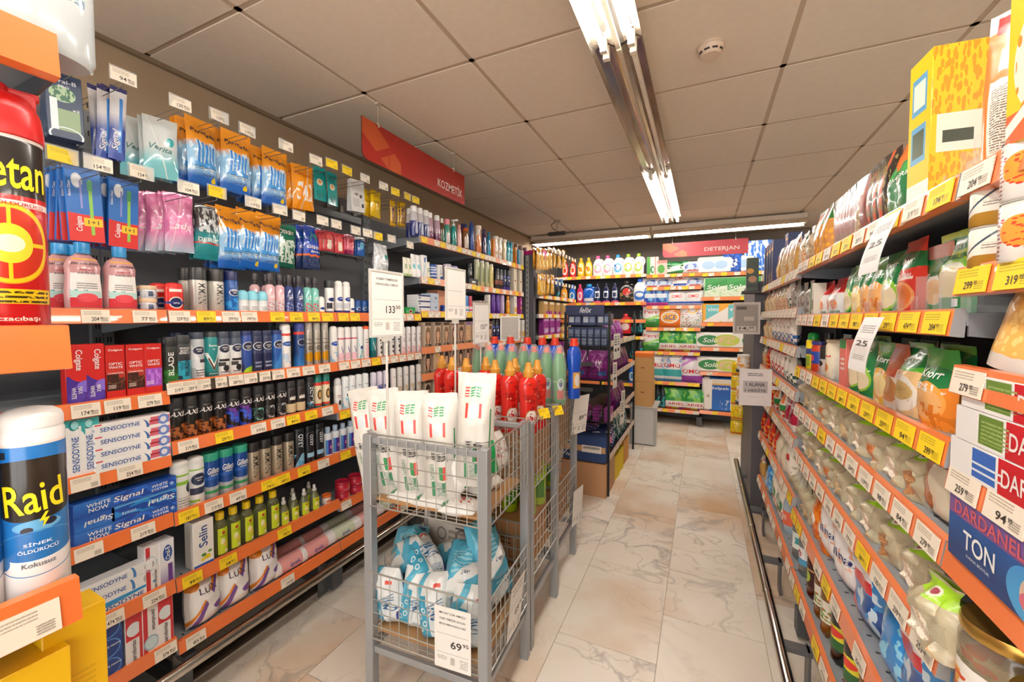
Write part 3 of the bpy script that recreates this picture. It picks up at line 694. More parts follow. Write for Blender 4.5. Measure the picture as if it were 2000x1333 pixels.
can('rollblue', 'small blue roll-on deodorant', .0165, .075, '2c5f9e', [('h', .1, .4, '18346e'), ('e', .5, .6, .16, .16, 'cdd8e6'), ('e', .5, .6, .12, .12, NV)], (), ('1f4f96', .4, 1.02, 'dome'), name='roll_on', cat='deodorant', n=14)
box('soapgreen', 'green soap carton with small oval emblem', .085, .05, .045, '1f9e4c', [('e', .5, .45, .2, .28, 'f2ead8'), ('e', .5, .45, .16, .2, '7c3030')], [('C', -.38, .45, .1, .25, 'e6f4e6'), ('C', .38, .45, .1, .25, 'e6f4e6')], cat='soap')
# second shelf
for k, c1, c2, l, w1, w2 in (('cgmax', 'cf2222', '4a2f98', 'red and violet toothpaste carton', 'MAX', 'WHITE'), ):
    box(k, l, .044, .032, .172, c1, [('h', 0, .36, c2), ('e', .0, .36, 1.1, .12, c2), ('e', .5, .14, .42, .09, '5a40ac'), ('e', .9, .55, .8, .18, c1), ('e', 1.0, .30, .5, .1, '8a70d8')],
        [('Colgate', .1, .74, .34, .42, WH, -90), ('MAX', .16, .24, .12, .22, WH, -90), ('WHITE', -.15, .2, .19, .22, WH, -90)])
box('cgoptic', 'red and black toothpaste carton', .046, .036, .165, 'cc2420', [('r', 0, .17, 1, .47, '3d1e18'), ('n', 7, .55, '6c2c20', 0, .2, 1, .42), ('e', .8, .44, .16, .045, 'b03028'), ('o', .42, .42, .55, .12, .02, '9a8a50'), ('t', .1, .2, .5, .28, 40, 'e8d8cc')],
    [('Colgate', 0, .91, .74, .045, WH), ('OPTIC', 0, .66, .7, .05, WH), ('WHITE', 0, .595, .72, .045, WH), ('CHARCOAL', 0, .49, .82, .028, WH)])
box('cgpurple', 'red and purple toothpaste carton', .046, .036, .165, 'cc2420', [('r', 0, .17, 1, .52, '9d4fc0'), ('n', 5, .5, 'c07ae0', 0, .2, 1, .5), ('t', .1, .2, .5, .28, 40, 'f0d8f0')],
    [('Colgate', 0, .91, .74, .045, WH), ('OPTIC', 0, .66, .7, .05, WH), ('WHITE', 0, .595, .72, .045, WH)])
can('bladegreen', 'black and green shower gel bottle', .0245, .155, '2a302c', [('n', 5, .48, '2f8a3c', .2, 0, .8, .35), ('g', .5, 0, '2f7a38')], [('BLADE', -.12, .42, .5, .3, WH, 90)], ('26272a', .2, .98, 'flat'), sy=.7, name='shower_gel', cat='bottle')
can('bladecyan', 'black and cyan shower gel bottle', .0255, .16, '2ea8c0', [('h', .55, 1, '33363a'), ('n', 4, .5, '1f8098', .2, 0, .8, .55), ('e', .4, .12, .05, .05, '0c3048')], [('WHOLE', 0, .72, .62, .045, WH), ('BODY', 0, .665, .5, .04, WH), ('EFFECT', 0, .615, .62, .04, WH), ('BLADE', .12, .32, .4, .28, '12262c', 90)], ('3a3c3e', .18, .98, 'flat'), sy=.7, name='shower_gel', cat='bottle')
def nivmen(k, lab, base, cap, layers): can(k, lab, .0235, .168, base, layers+[('e', .5, .72, .14, .105, '252b45'), ('o', .5, .72, .14, .105, .07, 'dfe3ea')], [('NIVEA', 0, .645, .42, .035, WH), ('MEN', 0, .60, .26, .022, WH)], cap)
nivmen('nivgrey', 'grey and white deodorant can with navy round badge', 'b9c0c4', ('3c4556', .14, .98, 'flat'), [('s', -2.2, 1.4, .2, 'e9ecee'), ('r', .3, .3, .7, .5, 'dfe3e6'), ('r', .5, .42, .7, .5, '3a3a3e'), ('t', .42, .1, .66, .28, 16, '555b62')])
nivmen('nivwhite', 'white deodorant can with black print and navy badge', 'e6e8e8', ('3c4556', .14, .98, 'flat'), [('h', .8, 1, '49546a'), ('r', .36, .4, .64, .46, '222'*2), ('r', .34, .28, .5, .38, '444'*2), ('e', .52, .22, .08, .08, '2c2c2e'), ('t', .38, .06, .64, .16, 14, '555b62')])
nivmen('nivroyal', 'royal blue deodorant can with lime foot', '2f4f9c', ('27356e', .1, .98, 'flat'), [('s', -2.5, 1.0, .18, '24386e'), ('e', .6, .0, .25, .2, '9ad428')])
nivmen('nivdeep', 'dark navy deodorant can with white lettering', '232c52', ('2b3356', .12, .98, 'flat'), [('h', .52, .6, '3a4468'), ('t', .4, .1, .6, .3, 10, '9aa4c0')])
nivmen('nivcool', 'mid blue deodorant can with navy badge', '2459a8', ('1d3474', .1, .98, 'flat'), [('s', 2.4, -.95, .16, '3d86d4'), ('g', .35, 0, '3f96e0')])
can('rexteal', 'teal deodorant can with brown tick mark', .0235, .17, '1d8a8c', [('V', .5, 2.2, .26, .09, .3, .1, .74, .62, 'e8eeea'), ('V', .5, 2.4, .22, .045, .38, .1, .66, .5, '5a3226'), ('h', .0, .16, '156e70')], [('Rexona', 0, .70, .6, .05, WH), ('72h', 0, .62, .2, .03, WH), ('ANTIPERSPIRANT', 0, .1, .7, .02, WH)], ('3a3f40', .12, .95, 'notch'))
can('whitered', 'tall white deodorant can with red band', .022, .195, WH, [('h', .84, .9, 'd84030'), ('e', .5, .64, .17, .06, '2156a8'), ('n', 5, .5, 'c8dcec', .3, .1, .7, .4)], [('NIVEA', 0, .555, .5, .026, WH)], (WH, .13, .95, 'dome'))
can('navyred', 'navy spray can with red band under a blue cap', .0225, .195, '20407e', [('h', .86, .93, 'd84030'), ('e', .5, .66, .13, .08, '1b2346'), ('o', .5, .66, .13, .08, .07, 'c6cede'), ('g', .4, 0, '2f8ad8'), ('r', .4, .2, .6, .5, '2a62a8')], (), ('3a4a9a', .13, .96, 'flat'))
can('emosilver', 'slim silver deodorant can with yellow circle', .017, .198, 'b9b4aa', [('e', .5, .26, .24, .13, 'f0ae1e'), ('o', .5, .5, .09, .05, .15, '5a4a3c'), ('r', .3, .62, .7, .64, '6a6258')], [('Ω', 0, .42, .4, .06, '5a4a3c'), ('Emotion', 0, .62, .8, .03, '4a4038')], ('b0aca4', .17, .95, 'flat'), metal=.5)
can('nivw2', 'white deodorant can with blue oval badge and pale blue swirl', .0195, .18, WH, [('e', .5, .62, .19, .07, '1f4fae'), ('n', 4, .5, '9fd0ee', .25, .0, .75, .35)], [('NIVEA', 0, .54, .5, .03, WH)], (WH, .15, .95, 'dome'))
can('rexwhite', 'white deodorant can with violet tick mark', .0175, .175, 'f3f0ee', [('h', .74, .76, 'd0506a'), ('V', .5, 2.4, .30, .035, .42, .2, .64, .55, '4a44a0'), ('h', .72, .745, 'd0506a'), ('e', .42, .18, .14, .12, 'f2c6d4')], (), (WH, .1, .98, 'dome'))
can('rexaqua', 'white deodorant can with aqua swirl and tick', .0175, .175, 'eff4f4', [('s', 2.2, -.8, .07, '56b8b8'), ('e', .48, .42, .06, .06, '3c3c8a'), ('s', -3, 1.6, .04, 'a8dede')], (), ('e8eef0', .1, .98, 'dome'))
can('whiteorange', 'white deodorant can with orange cap', .0175, .178, 'f2efec', [('r', .38, .1, .62, .5, 'f0ccd0'), ('t', .38, .5, .62, .7, 12, '9a8888')], (), ('e8582c', .1, .98, 'dome'))
can('tealtall', 'tall teal deodorant can with white tick', .0175, .188, '15828a', [('V', .5, 2.6, .28, .05, .4, .15, .66, .6, 'e8eeea'), ('h', .0, .25, '0e646c')], (), ('1a8e96', .1, .95, 'notch'))
can('whiteblack', 'white deodorant can with black rose print', .016, .168, 'ece9e6', [('r', .4, .62, .62, .68, '333'*2), ('e', .5, .38, .07, .07, '3a3a3a'), ('e', .5, .2, .06, .05, '3a3a3a'), ('t', .4, .5, .62, .6, 16, '777777')], (), ('e8e6e4', .12, .98, 'dome'), n=14)
can('whitepink', 'white deodorant can with pale pink floral foot', .016, .168, 'f1ecea', [('n', 8, .5, 'e8a6ac', .3, .05, .7, .35), ('t', .4, .5, .6, .7, 14, '9a8080')], [('Em', 0, .72, .5, .05, '6a5a58')], ('f0eeee', .12, .98, 'dome'), n=14)
# third shelf
AX = [('n', 5, .46, 'a8602c', .25, .02, .75, .52), ('n', 9, .55, '4a2412', .25, .02, .75, .5)]
def axe(k, lab, l, tcol='f2f0ee', w='AXE', cap='242426'): can(k, lab, .0245, .15, '1c1a1a', l, [(w, .0, .63, .95, .11, tcol, 0, .35)], (cap, .24, .96, 'flat', .45))
axe('axebrown', 'black spray can with brown liquid swirl', AX)
axe('axeblue', 'black spray can with violet and blue swirl', [('n', 4, .48, '3a5ad0', .25, .05, .75, .6), ('n', 7, .55, '6a3a9a', .3, .3, .7, .8), ('r', .4, .35, .6, .36, '4aa0e0')], w='AXE')
axe('axemint', 'black spray can with mint ring', [('o', .5, .3, .14, .2, .16, '7fc4b4'), ('n', 9, .5, '2c4a48', .3, .05, .7, .55)])
axe('axegrey', 'black spray can with silver ring', [('o', .5, .3, .13, .2, .2, 'b4b4b4'), ('n', 9, .5, '3a3a3e', .3, .05, .7, .55)])
can('axegold', 'black spray can with cream label and gold', .0235, .15, '262022', [('r', .3, .1, .7, .42, 'd8c49a'), ('s', .8, .3, .14, '2a2422'), ('r', .4, .56, .6, .66, 'e8e0d0')], [('AXE', 0, .52, .5, .06, WH)], ('2a2a2c', .22, .96, 'flat'))
can('bladeslim', 'slim black bottle with vertical lettering', .02, .155, '2c2f33', [('n', 5, .5, '2a7a9a', .3, 0, .7, .3)], [('BLADE', 0, .45, .5, .4, WH, 90)], ('2a2c2e', .16, .98, 'flat'))
can('cup', 'teal, red and cream spray can with trophy print', .0185, .158, 'e9dcb8', [('h', .84, 1, '187a70'), ('h', .74, .84, 'd23c2c'), ('h', 0, .1, '187a70'), ('h', .1, .17, 'd23c2c'), ('e', .5, .45, .1, .16, '5a3a28'), ('e', .5, .45, .05, .1, 'd8b060')], (), ('206e5a', .08, .98, 'flat'))
can('emowhite', 'slim white deodorant can with thin script', .0185, .165, 'eeecea', [('e', .5, .35, .07, .1, '444448'), ('t', .38, .55, .62, .66, 14, 'a05a5a')], (), ('d8d8da', .22, .9, 'dome'))
can('emoaqua', 'white deodorant can with aqua clouds', .0185, .168, 'eef3f4', [('n', 4, .5, '9cd4e8', .25, .05, .75, .4), ('e', .5, .5, .05, .06, '5a5a60')], [('Emotion', 0, .68, .7, .04, '5a6068')], ('eef3f4', .1, .98, 'dome'))
can('nivlav', 'lavender deodorant can with blue oval badge', .0175, .165, 'd9cfe6', [('e', .5, .56, .2, .085, '1f3c96'), ('g', .5, 1, 'e8e4f2')], [('NIVEA', 0, .5, .5, .03, WH)], ('e6e0f0', .12, .95, 'dome'))
can('emocream', 'white deodorant can with sandy cloud print', .0175, .17, 'efebe6', [('n', 5, .5, 'd8c4a4', .25, .1, .75, .4), ('t', .4, .05, .6, .2, 16, 'a09890')], [('Emotion', 0, .7, .7, .04, '6a6058')], ('efebe6', .1, .98, 'dome'), n=14)
SW = [('r', .62, .15, 1, .85, 'd86878'), ('e', .62, .9, .1, .95, 'f2f0ee'), ('e', .6, .05, .1, .7, '3f6db0'), ('e', .57, .12, .09, .7, 'f6f4f2'), ('o', .9, .5, .065, .35, .3, '6a8ad0'), ('e', .9, .5, .045, .25, 'e6e4ee'), ('r', .70, .42, .84, .58, 'a82c3c'), ('r', 0, .86, .09, 1, 'd8343c')]
box('senso', 'white and red toothpaste carton lying on its side', .188, .045, .036, 'f4f3f1', SW, [('SENSODYNE', -.18, .5, .50, .36, '2c5fa8')], side=[('h', .4, .6, 'b8c4d8')])
box('sensow', 'white toothpaste carton with grey pearl, lying flat', .188, .045, .036, 'f0f1f2', [('e', .62, .2, .1, .9, '4a84c4'), ('e', .59, .25, .09, .9, 'f4f4f4'), ('e', .9, .5, .07, .4, 'b8b4b0')], [('SENSODYNE', -.15, .5, .50, .36, '2c5fa8')])
box('sensob', 'white and bright blue toothpaste carton lying flat', .188, .045, .036, 'f0f1f2', [('s', .4, .75, .35, '2a94d0'), ('h', 0, .12, '2a94d0')], [('SENSODYNE', 0, .42, .66, .36, '1c4f9c')])
box('sensov', 'upright white toothpaste carton with teal bristle picture', .046, .036, .168, 'f2f3f2', [('r', 0, .72, 1, 1, '3fb0b4'), ('e', 0, .68, .95, .2, 'f2f3f2'), ('e', .45, .9, .22, .09, '1f8a90'), ('e', .5, .9, .16, .07, '9fe0e0')], [('SENSODYNE', 0, .40, .60, .32, '2c5fa8', 90)])
SG = [('g', 0, 1, '1f5fc0')]
def sig(k, lab, l, tx): box(k, lab, .17, .045, .042, '1a4aa4', l, tx)
sig('sigwhite', 'blue toothpaste carton with white lettering', [('n', 3, .5, '2a6ad0', 0, 0, 1, 1), ('h', 0, .05, '6ac0f0')], [('Signal', -.25, .5, .42, .5, WH, 0, .2), ('WHITE', .22, .66, .26, .22, WH), ('SYSTEM', .22, .36, .26, .18, WH), ('✳', .42, .5, .07, .3, 'cfe6ff')])
sig('siginv', 'blue toothpaste carton turned upside down', [('n', 3, .5, '2a8ad8', 0, 0, 1, 1), ('h', .9, 1, '6ac0f0')], [('Signal', .25, .5, .42, .5, WH, 180, .2), ('WHITE', -.25, .36, .22, .2, 'cfe6ff', 180)])
box('signow', 'short blue toothpaste carton with white lettering', .09, .045, .042, '1c50ac', [('g', 0, 1, '2f78d0')], [('WHITE', .1, .66, .6, .26, WH), ('NOW', .1, .32, .5, .28, WH)])
box('signowi', 'short blue toothpaste carton turned upside down', .09, .045, .042, '1c50ac', [('g', 1, 0, '2f78d0')], [('Signal', .1, .5, .7, .46, WH, 180, .2)])
can('foamwhite', 'white shaving foam can with lime band', .0265, .172, 'edf0ea', [('h', .80, .84, '8cc63c'), ('r', .34, .6, .62, .68, '8cc63c'), ('e', .62, .5, .08, .12, '2a3350'), ('t', .4, .1, .62, .3, 16, '8a8e90')], (), ('e8ece6', .14, .96, 'dome'))
can('foamnavy', 'white shaving foam can with navy round badge', .0265, .172, 'eceeec', [('h', .84, .87, '8cc63c'), ('e', .5, .62, .16, .15, '2a3350'), ('o', .5, .62, .16, .15, .07, 'cfd4dc'), ('r', .32, .26, .68, .42, '2f3a58'), ('r', .3, .08, .5, .14, '9acc50')], [('NIVEA', 0, .56, .46, .035, WH), ('MEN', 0, .51, .26, .022, WH)], ('e8eae8', .14, .96, 'dome'))
can('gille', 'blue and silver shaving foam can with green cap', .0265, .17, 'b9c2c8', [('h', .45, 1, '1c4f9e'), ('e', .5, .45, .3, .12, '1c4f9e'), ('r', .25, .16, .75, .24, '39a86a'), ('r', .3, .52, .6, .6, '2a66c0')], [('Gillette', .02, .62, .86, .13, WH, 0, .15), ('SERIES', 0, .52, .5, .03, WH)], ('2f9c80', .17, .98, 'flat'), metal=.25)
can('mmangold', 'pale gold spray can with black cap', .0225, .165, 'b3a68f', [('r', .62, .1, .8, .8, 'a09580')], [('MMΛN', .0, .42, .52, .5, '1c1c1c', -90)], ('262424', .22, 1, 'flat'), metal=.4)
can('arkoblue', 'black and pale blue tall bottle', .024, .17, '8fc4e0', [('h', .38, 1, '1e2126'), ('n', 3, .5, '5aa6d0', .2, 0, .8, .4), ('s', 1.6, -.3, .12, '1e2126')], [('ARKO', -.05, .68, .36, .5, 'e8ecee', 90)], ('1f2226', .1, .97, 'flat'), sy=.75, name='tall_bottle', cat='bottle')
can('arkoblack', 'glossy black tall bottle with small pale label', .024, .17, '1b1d22', [('r', .36, .2, .62, .34, '9cc8e4')], [('ARKO', 0, .62, .3, .34, 'e8ecee', 90)], ('17181c', .16, .9, 'flat'), sy=.75, name='tall_bottle', cat='bottle')
can('shampviolet', 'white bottle with violet and blue label', .019, .14, 'dfe4ea', [('r', .32, .1, .68, .72, '4a2f90'), ('r', .32, .1, .42, .72, '3a80c8'), ('e', .55, .4, .06, .08, 'f09ac0')], (), ('9fb4cc', .2, .6, 'flat'), name='lotion_bottle', cat='bottle')
box('orthero', 'upright red and white toothpaste carton', .038, .045, .15, 'f1efee', [('r', 0, 0, .34, 1, 'cc2c34'), ('o', .3, .62, .5, .15, .06, '9ccce0'), ('e', .3, .62, .44, .12, 'f4f4f4')], [('parodontax', .2, .25, .42, .3, '3a2a30', 90)])
box('oralb', 'white and violet toothpaste carton with blue oval', .043, .045, .15, 'eef0f6', [('e', .55, .70, .3, .18, '1c4f9e'), ('g', .45, .0, '8a80b8'), ('r', .55, .05, .85, .45, '6a3f90')], [('Oral-B', .05, .70, .28, .34, WH, 90)])
box('bluediag', 'small blue carton with pale curved lines', .062, .05, .06, '1d3f8a', [('o', .4, .5, .5, .45, .05, '5a96d8'), ('o', .3, .6, .8, .6, .03, '3a70c0')], [('Diş macunu', .1, .6, .6, .14, WH)])
box('parodbox', 'upright red and white toothpaste carton with blue emblem', .044, .04, .155, 'f1efee', [('r', 0, .5, 1, 1, 'd0303a'), ('e', .5, .70, .42, .14, 'e6f0f4'), ('r', .8, 0, 1, 1, 'cc2c34')], [('parodontax', 0, .26, .44, .34, '3a2a30', 90)])
box('parodinv', 'upright red and white toothpaste carton standing upside down', .044, .04, .155, 'f1efee', [('r', .0, 0, .3, 1, 'cc2c34'), ('e', .5, .22, .42, .14, 'cfe6ee'), ('o', .5, .22, .42, .14, .1, '9ab8d0')], [('parodontax', .15, .68, .44, .32, '3a2a30', -90)])
# fifth and sixth shelves
box('selin', 'white carton with blue script and lemon picture', .066, .055, .17, 'f2f0ea', [('h', 0, .09, '1f5fc0'), ('e', .68, .2, .16, .05, 'f0d020'), ('e', .5, .26, .12, .035, '4f9030'), ('e', .8, .3, .1, .03, '5fa038'), ('e', .45, .17, .1, .03, 'e6c818')], [('Selin', -.02, .66, .44, .42, '27488e', 90)])
CLG = [('r', .0, .0, 1, 1, 'c8d820'), ('e', .45, .48, .2, .12, 'f4ecc0'), ('e', .62, .36, .2, .1, 'e8d060'), ('e', .5, .82, .15, .06, 'c04030'), ('r', .6, .04, .85, .14, 'f0f0f0')]
bottle('cologne', 'clear cologne bottle with yellow cap and lime label', [(.022, 0), (.0235, .004), (.0235, .118), (.019, .13), (.012, .138), (.012, .142)], [(.0145, .14), (.0148, .142), (.0145, .166), (.011, .168)], 'aab07a', 'f0cf20', n=8, trans=.75, rough=.08, label=(.1, .78, 90, 'c8d820', CLG[1:]), cat='cologne bottle', name='cologne_bottle', texts=[('Kolonya', 0, .48, .5, .04, '5a7a20')])
bottle('colspray', 'clear spray bottle of cologne with lime label', [(.018, 0), (.020, .004), (.020, .06), (.012, .085), (.009, .092)], [(.0095, .092), (.0095, .102), (.006, .104), (.006, .118), (.0045, .12)], 'b8bc90', 'dcdad4', n=14, trans=.7, rough=.08, label=(.08, .68, 110, 'c8d820', CLG[1:]), cat='cologne bottle', name='cologne_bottle')
jar('jarorange', 'small white jar with orange lid', .021, .045, 'efece8', 'e8702c', [('h', .1, .5, 'e8e0d8'), ('e', .5, .5, .14, .2, 'e07040')], hl=.25)
jar('redtub', 'pink-red hair wax tub with lettering', .036, .045, 'c8243c', 'b81f3a', [('t', .4, .1, .6, .3, 10, 'f0b0c0')], [('LIKE', .2, .58, .3, .2, 'f0d040'), ('WAX', .2, .3, .3, .14, 'f4f0f0')], hl=.24)
LX = [('s', 1.4, -.15, .13, '7c4fa0'), ('s', 1.1, .12, .05, 'e88a1c'), ('s', -1.2, 1.25, .18, 'f3f1ee'), ('e', .95, .35, .3, .1, '7c4fa0'), ('e', .1, .95, .22, .12, 'e88a1c')]
pouch('cottonlux', 'white cotton pad pack with purple and orange strokes', .115, .166, .09, 'f3f1ee', LX, [('LUX', .02, .80, .5, .14, '5a4a60')], mode='pillow', rough=.35, name='cotton_pack', cat='cotton pack', bump=.7)
g = G(); g.can([(.028, 0), (.034, .006), (.034, .174), (.028, .18)], 0, 18, H=.18)
for k, lb, c2 in (('rollcotton', 'pink and white cotton pad roll lying down', 'f0a8a4'), ('rollcotton2', 'pale cotton roll with green and pink print lying down', 'd8e0c4')):
    mats = [P('f4f1ef', [('h', .14, .8, c2), ('e', .5, .5, .12, .16, 'f6f0ee'), ('n', 7, .58, 'e07a88', .3, .15, .7, .78)], .3, 0, .4, .3)]
    g2 = G(); g2.add(g, Matrix.Translation((-.09, 0, .034)) @ Matrix.Rotation(math.pi/2, 4, 'Y') @ Matrix.Rotation(math.pi/2, 4, 'Z'))
    m2 = S('3a4a9a', .4); mats.append(m2)
    g2.text('ipek', 0, .034, .05, .022, 1, lambda x, z: (x, -.0348*math.cos((z-.034)/.034), .034+.0348*math.sin((z-.034)/.034)))
    reg(k, 'cotton_roll', 'cotton pack', lb, g2.mesh(k, mats), [], .18, .068, .068)
# insecticides
can('detan', 'tall red insecticide spray can with yellow letters and red trigger cap', .0325, .30, 'c4161c', [('h', .70, .985, '1e1a1a'), ('h', .645, .675, 'f0e6e0'), ('e', .5, .455, .18, .205, 'e8a01c'), ('e', .5, .455, .155, .178, 'c8301c'), ('o', .5, .455, .165, .19, .05, 'f6cc20'), ('r', .492, .27, .508, .64, 'f6cc20'), ('r', .33, .445, .67, .465, 'f6cc20'), ('e', .5, .455, .095, .10, 'f8d838'), ('e', .5, .455, .06, .045, 'f4ecd0'), ('r', .2, .15, .70, .225, 'f2cc1c'), ('t', .22, .155, .68, .22, 42, '4a3a10'), ('h', .0, .012, 'd8d4d0'), ('h', .985, 1, 'f0e6e0')],
    [('detan', .06, .635, .98, .14, 'f6e41c'), ('SİNEK ÖLDÜRÜCÜ', 0, .508, 1.0, .018, 'b81c1c'), ('Eczacıbaşı', .05, .055, .6, .022, 'f2dcd4')], ('cc1c1e', .23, 1.02, 'flat', .3), n=40, metal=.0, rough=.25)
cg_ = G(); cg_.can([(.0335, 0), (.0335, .012), (.031, .034), (.0235, .05), (.019, .054)], 0, 32, z0=.231)
cg_.can([(.015, 0), (.0145, .012), (.009, .016)], 0, 20, z0=.283, cx=-.008)
cg_.box(.004, .027, -.009, .009, .262, .291); cg_.box(-.005, .03, -.006, .006, .285, .294)
D['detan']['kids'] = [('trigger_cap', cg_.mesh('trig', [S('cc1c1e', .3)], .0015))]
can('raid', 'blue and white insecticide spray can with yellow letters', .029, .235, '2274c0', [('h', .0, .33, 'f0f2f4'), ('e', .5, .36, .30, .12, '2274c0'), ('h', .92, 1, 'f2f2f2'), ('h', .905, .92, 'f0e0d8'), ('r', .3, .52, .7, .80, '2c2620'), ('e', .5, .80, .22, .03, '2c2620'), ('e', .5, .53, .20, .06, '2c2620'), ('r', .30, .84, .36, .88, '2c2c2c'), ('e', .5, .44, .12, .035, '6ab0e0'), ('e', .56, .45, .035, .02, '2a2a38'), ('e', .45, .42, .03, .018, '2a2a38'), ('o', .5, .28, .26, .13, .02, '4a90cc'), ('e', .32, .24, .04, .04, '3a80c4')],
    [('Raid', -.04, .545, .92, .16, 'f4e020', 4), ('⚡', .1, .42, .16, .08, 'f4e020'), ('SİNEK', 0, .305, .42, .022, 'e6f0fa'), ('ÖLDÜRÜCÜ', 0, .27, .6, .022, 'e6f0fa'), ('Kokusuz', 0, .195, .5, .026, '6a6a70')], ('f0f0ef', .10, .97, 'dome'), n=40, rough=.22)
box('yellowbox', 'plain yellow carton', .06, .05, .16, 'e8b80c', [('t', .3, .2, .8, .5, 20, 'd8a808')], (), rough=.4)
bottle('whitejug', 'large pale blue-white jug with grip', [(.06, 0), (.066, .01), (.066, .12), (.05, .17), (.02, .2)], [(.022, .2), (.022, .22)], 'c4ced2', 'c0ccd0', sy=.6, layers=[('n', 4, .55, 'e8a890', .3, .05, .7, .2), ('t', .35, .3, .65, .6, 10, '7a94a8')], n=24)
# ================================================================ rows: left racks
T_ = .0385
def zA(i): return A_LV[i]+T_
def zB(i): return B_LV[i]+T_
def zC(i): return C_LV[i]+T_
def zD(i): return D_LV[i]+T_
place_row('L', XLL, zA(0), [('mouthwash', 163), ('mouthwash', 235)], 'top toothpaste shelf', rec=.02)
place_row('L', XLL-.09, zA(0), [('mouthwash', 119, 148, 2)], 'back row of top toothpaste shelf')
place_row('L', XLL, zA(0), [('creamjar', 289, 0, 1, .01, 2)], 'top toothpaste shelf')
place_row('L', XLL-.05, zA(0), [('creamjar', 275, 0, 1, .01, 2)], 'behind the front jars, toothpaste rack')
place_row('L', XLL, zB(0), [('redstick', 340), ('mman', 387, 421, 2), ('nivblue', 451), ('rollcyan', 474, 512, 3), ('mistpink', 527, 546, 2), ('mistblue', 564, 583, 2), ('mistteal', 600, 614, 2),
    ('rollwhite', 627), ('nivtallb', 643)], 'top deodorant shelf')
place_row('L', XLL-.06, zB(0), [('redstick', 311), ('mman', 367), ('mistpink', 498, 520, 2), ('mistblue', 558, 576, 2)], 'back row of top deodorant shelf')
place_row('L', XLL, zC(0), [('nivtallw', 661, 676, 2), ('rollwhite', 686, 0, 1, -.0), ('rollblue', 698, 722, 3), ('rollblue', 734, 770, 3), ('soapgreen', 796)], 'white deodorant rack top shelf')
place_row('L', XLL-.055, zC(0), [('rollblue', 704, 727, 3)], 'back row of the small roll-ons')
place_row('L', XLL, zA(1), [('cgmax', 145, 182, 2), ('cgoptic', 221, 260, 2), ('cgpurple', 295)], 'second toothpaste shelf', jit=2)
place_row('L', XLL, zB(1), [('bladegreen', 333), ('bladecyan', 356), ('nivgrey', 384), ('rexteal', 411), ('nivwhite', 434, 458, 2), ('nivroyal', 479), ('nivdeep', 499, 519, 2), ('nivcool', 539),
    ('whitered', 557), ('navyred', 584), ('emosilver', 602.5, 634, 3)], 'second deodorant shelf')
place_row('L', XLL-.055, zB(1), [('axegrey', 322), ('nivdeep', 346, 372, 2), ('nivcool', 395), ('nivdeep', 446)], 'back row of second deodorant shelf')
place_row('L', XLL, zC(1), [('nivw2', 651), ('rexwhite', 665, 691, 3), ('rexaqua', 702.5), ('whiteorange', 714), ('tealtall', 728), ('whiteblack', 741, 776, 4), ('whitepink', 787, 817, 4)], 'white deodorant rack second shelf')
place_row('L', XLL, zA(2), [('sensov', 143), ('sensov', 170)], 'third toothpaste shelf', jit=2)
place_row('L', XLL, zA(2), [('senso', 258, 0, 1, -.01, 4)], 'third toothpaste shelf', jit=0)
place_row('L', XLL, zB(2), [('axebrown', 342, 427, 4), ('axeblue', 453, 478, 2), ('axemint', 502), ('axegrey', 524, 547, 2), ('axegold', 566, 585, 2), ('bladeslim', 604), ('cup', 620, 636, 2)], 'third deodorant shelf', rec=.01)
place_row('L', XLL-.06, zB(2), [('axebrown', 357, 412, 3), ('axeblue', 465), ('axemint', 490), ('axegrey', 535)], 'back row of third deodorant shelf')
place_row('L', XLL, zC(2), [('emowhite', 659.5), ('emoaqua', 674, 713, 4), ('nivlav', 729, 753, 3), ('emocream', 768, 817, 5)], 'white deodorant rack third shelf')
place_row('L', XLL, zA(3), [('signow', 180), ('signowi', 180, 0, 1, 0, 1, .042), ('signow', 180, 0, 1, 0, 1, .084)], 'fourth toothpaste shelf', jit=0)
place_row('L', XLL, zA(3), [('sigwhite', 279), ('siginv', 279, 0, 1, 0, 1, .042), ('sigwhite', 279, 0, 1, 0, 1, .084)], 'fourth toothpaste shelf', jit=0)
place_row('L', XLL, zB(3), [('foamwhite', 351), ('foamnavy', 382), ('gille', 411, 469, 3), ('mmangold', 494, 563, 4), ('arkoblue', 584), ('arkoblack', 604, 623, 2)], 'fourth deodorant shelf', rec=.01)
place_row('L', XLL, zC(3), [('shampviolet', 640, 684, 4), ('shampviolet', 700, 720, 2)], 'white deodorant rack fourth shelf')
place_row('L', XLL, zA(4), [('sensob', 225), ('sensow', 225, 0, 1, 0, 1, .036), ('sensow', 228, 0, 1, 0, 1, .072)], 'fifth toothpaste shelf', jit=0)
place_row('L', XLL, zA(4), [('orthero', 291), ('oralb', 319)], 'fifth toothpaste shelf', jit=4)
place_row('L', XLL, zB(4), [('selin', 390), ('cologne', 430, 533, 5), ('colspray', 554, 594, 3), ('colspray', 614), ('jarorange', 638)], 'cologne shelf')
place_row('L', XLL-.05, zB(4), [('colspray', 572, 603, 2)], 'back row of the cologne shelf')
place_row('L', XLL, zC(4), [('redtub', 669, 0, 1, .0, 2), ('redtub', 694, 0, 1, 0, 2), ('creamjar', 715, 735, 2)], 'white deodorant rack fifth shelf')
place_row('L', XLL, zA(5), [('bluediag', 208, 0, 1, 0, 3), ('parodbox', 256), ('parodinv', 289), ('parodbox', 318)], 'bottom toothpaste shelf', jit=2)
place_row('L', XLL, zB(5), [('cottonlux', 394, 513, 3)], 'bottom deodorant shelf', jit=6, rec=.0)
place_row('L', XLL, zB(5), [('rollcotton', 568), ('rollcotton', 614)], 'bottom deodorant shelf', jit=3)
place_row('L', XLL-.085, zB(5), [('rollcotton', 560, 605, 2)], 'second row of bottom deodorant shelf', jit=3)
place_row('L', XLL, zC(5), [('rollcotton2', 668), ('rollcotton', 714), ('rollcotton2', 757)], 'cotton shelf behind the first wire cart', jit=3)
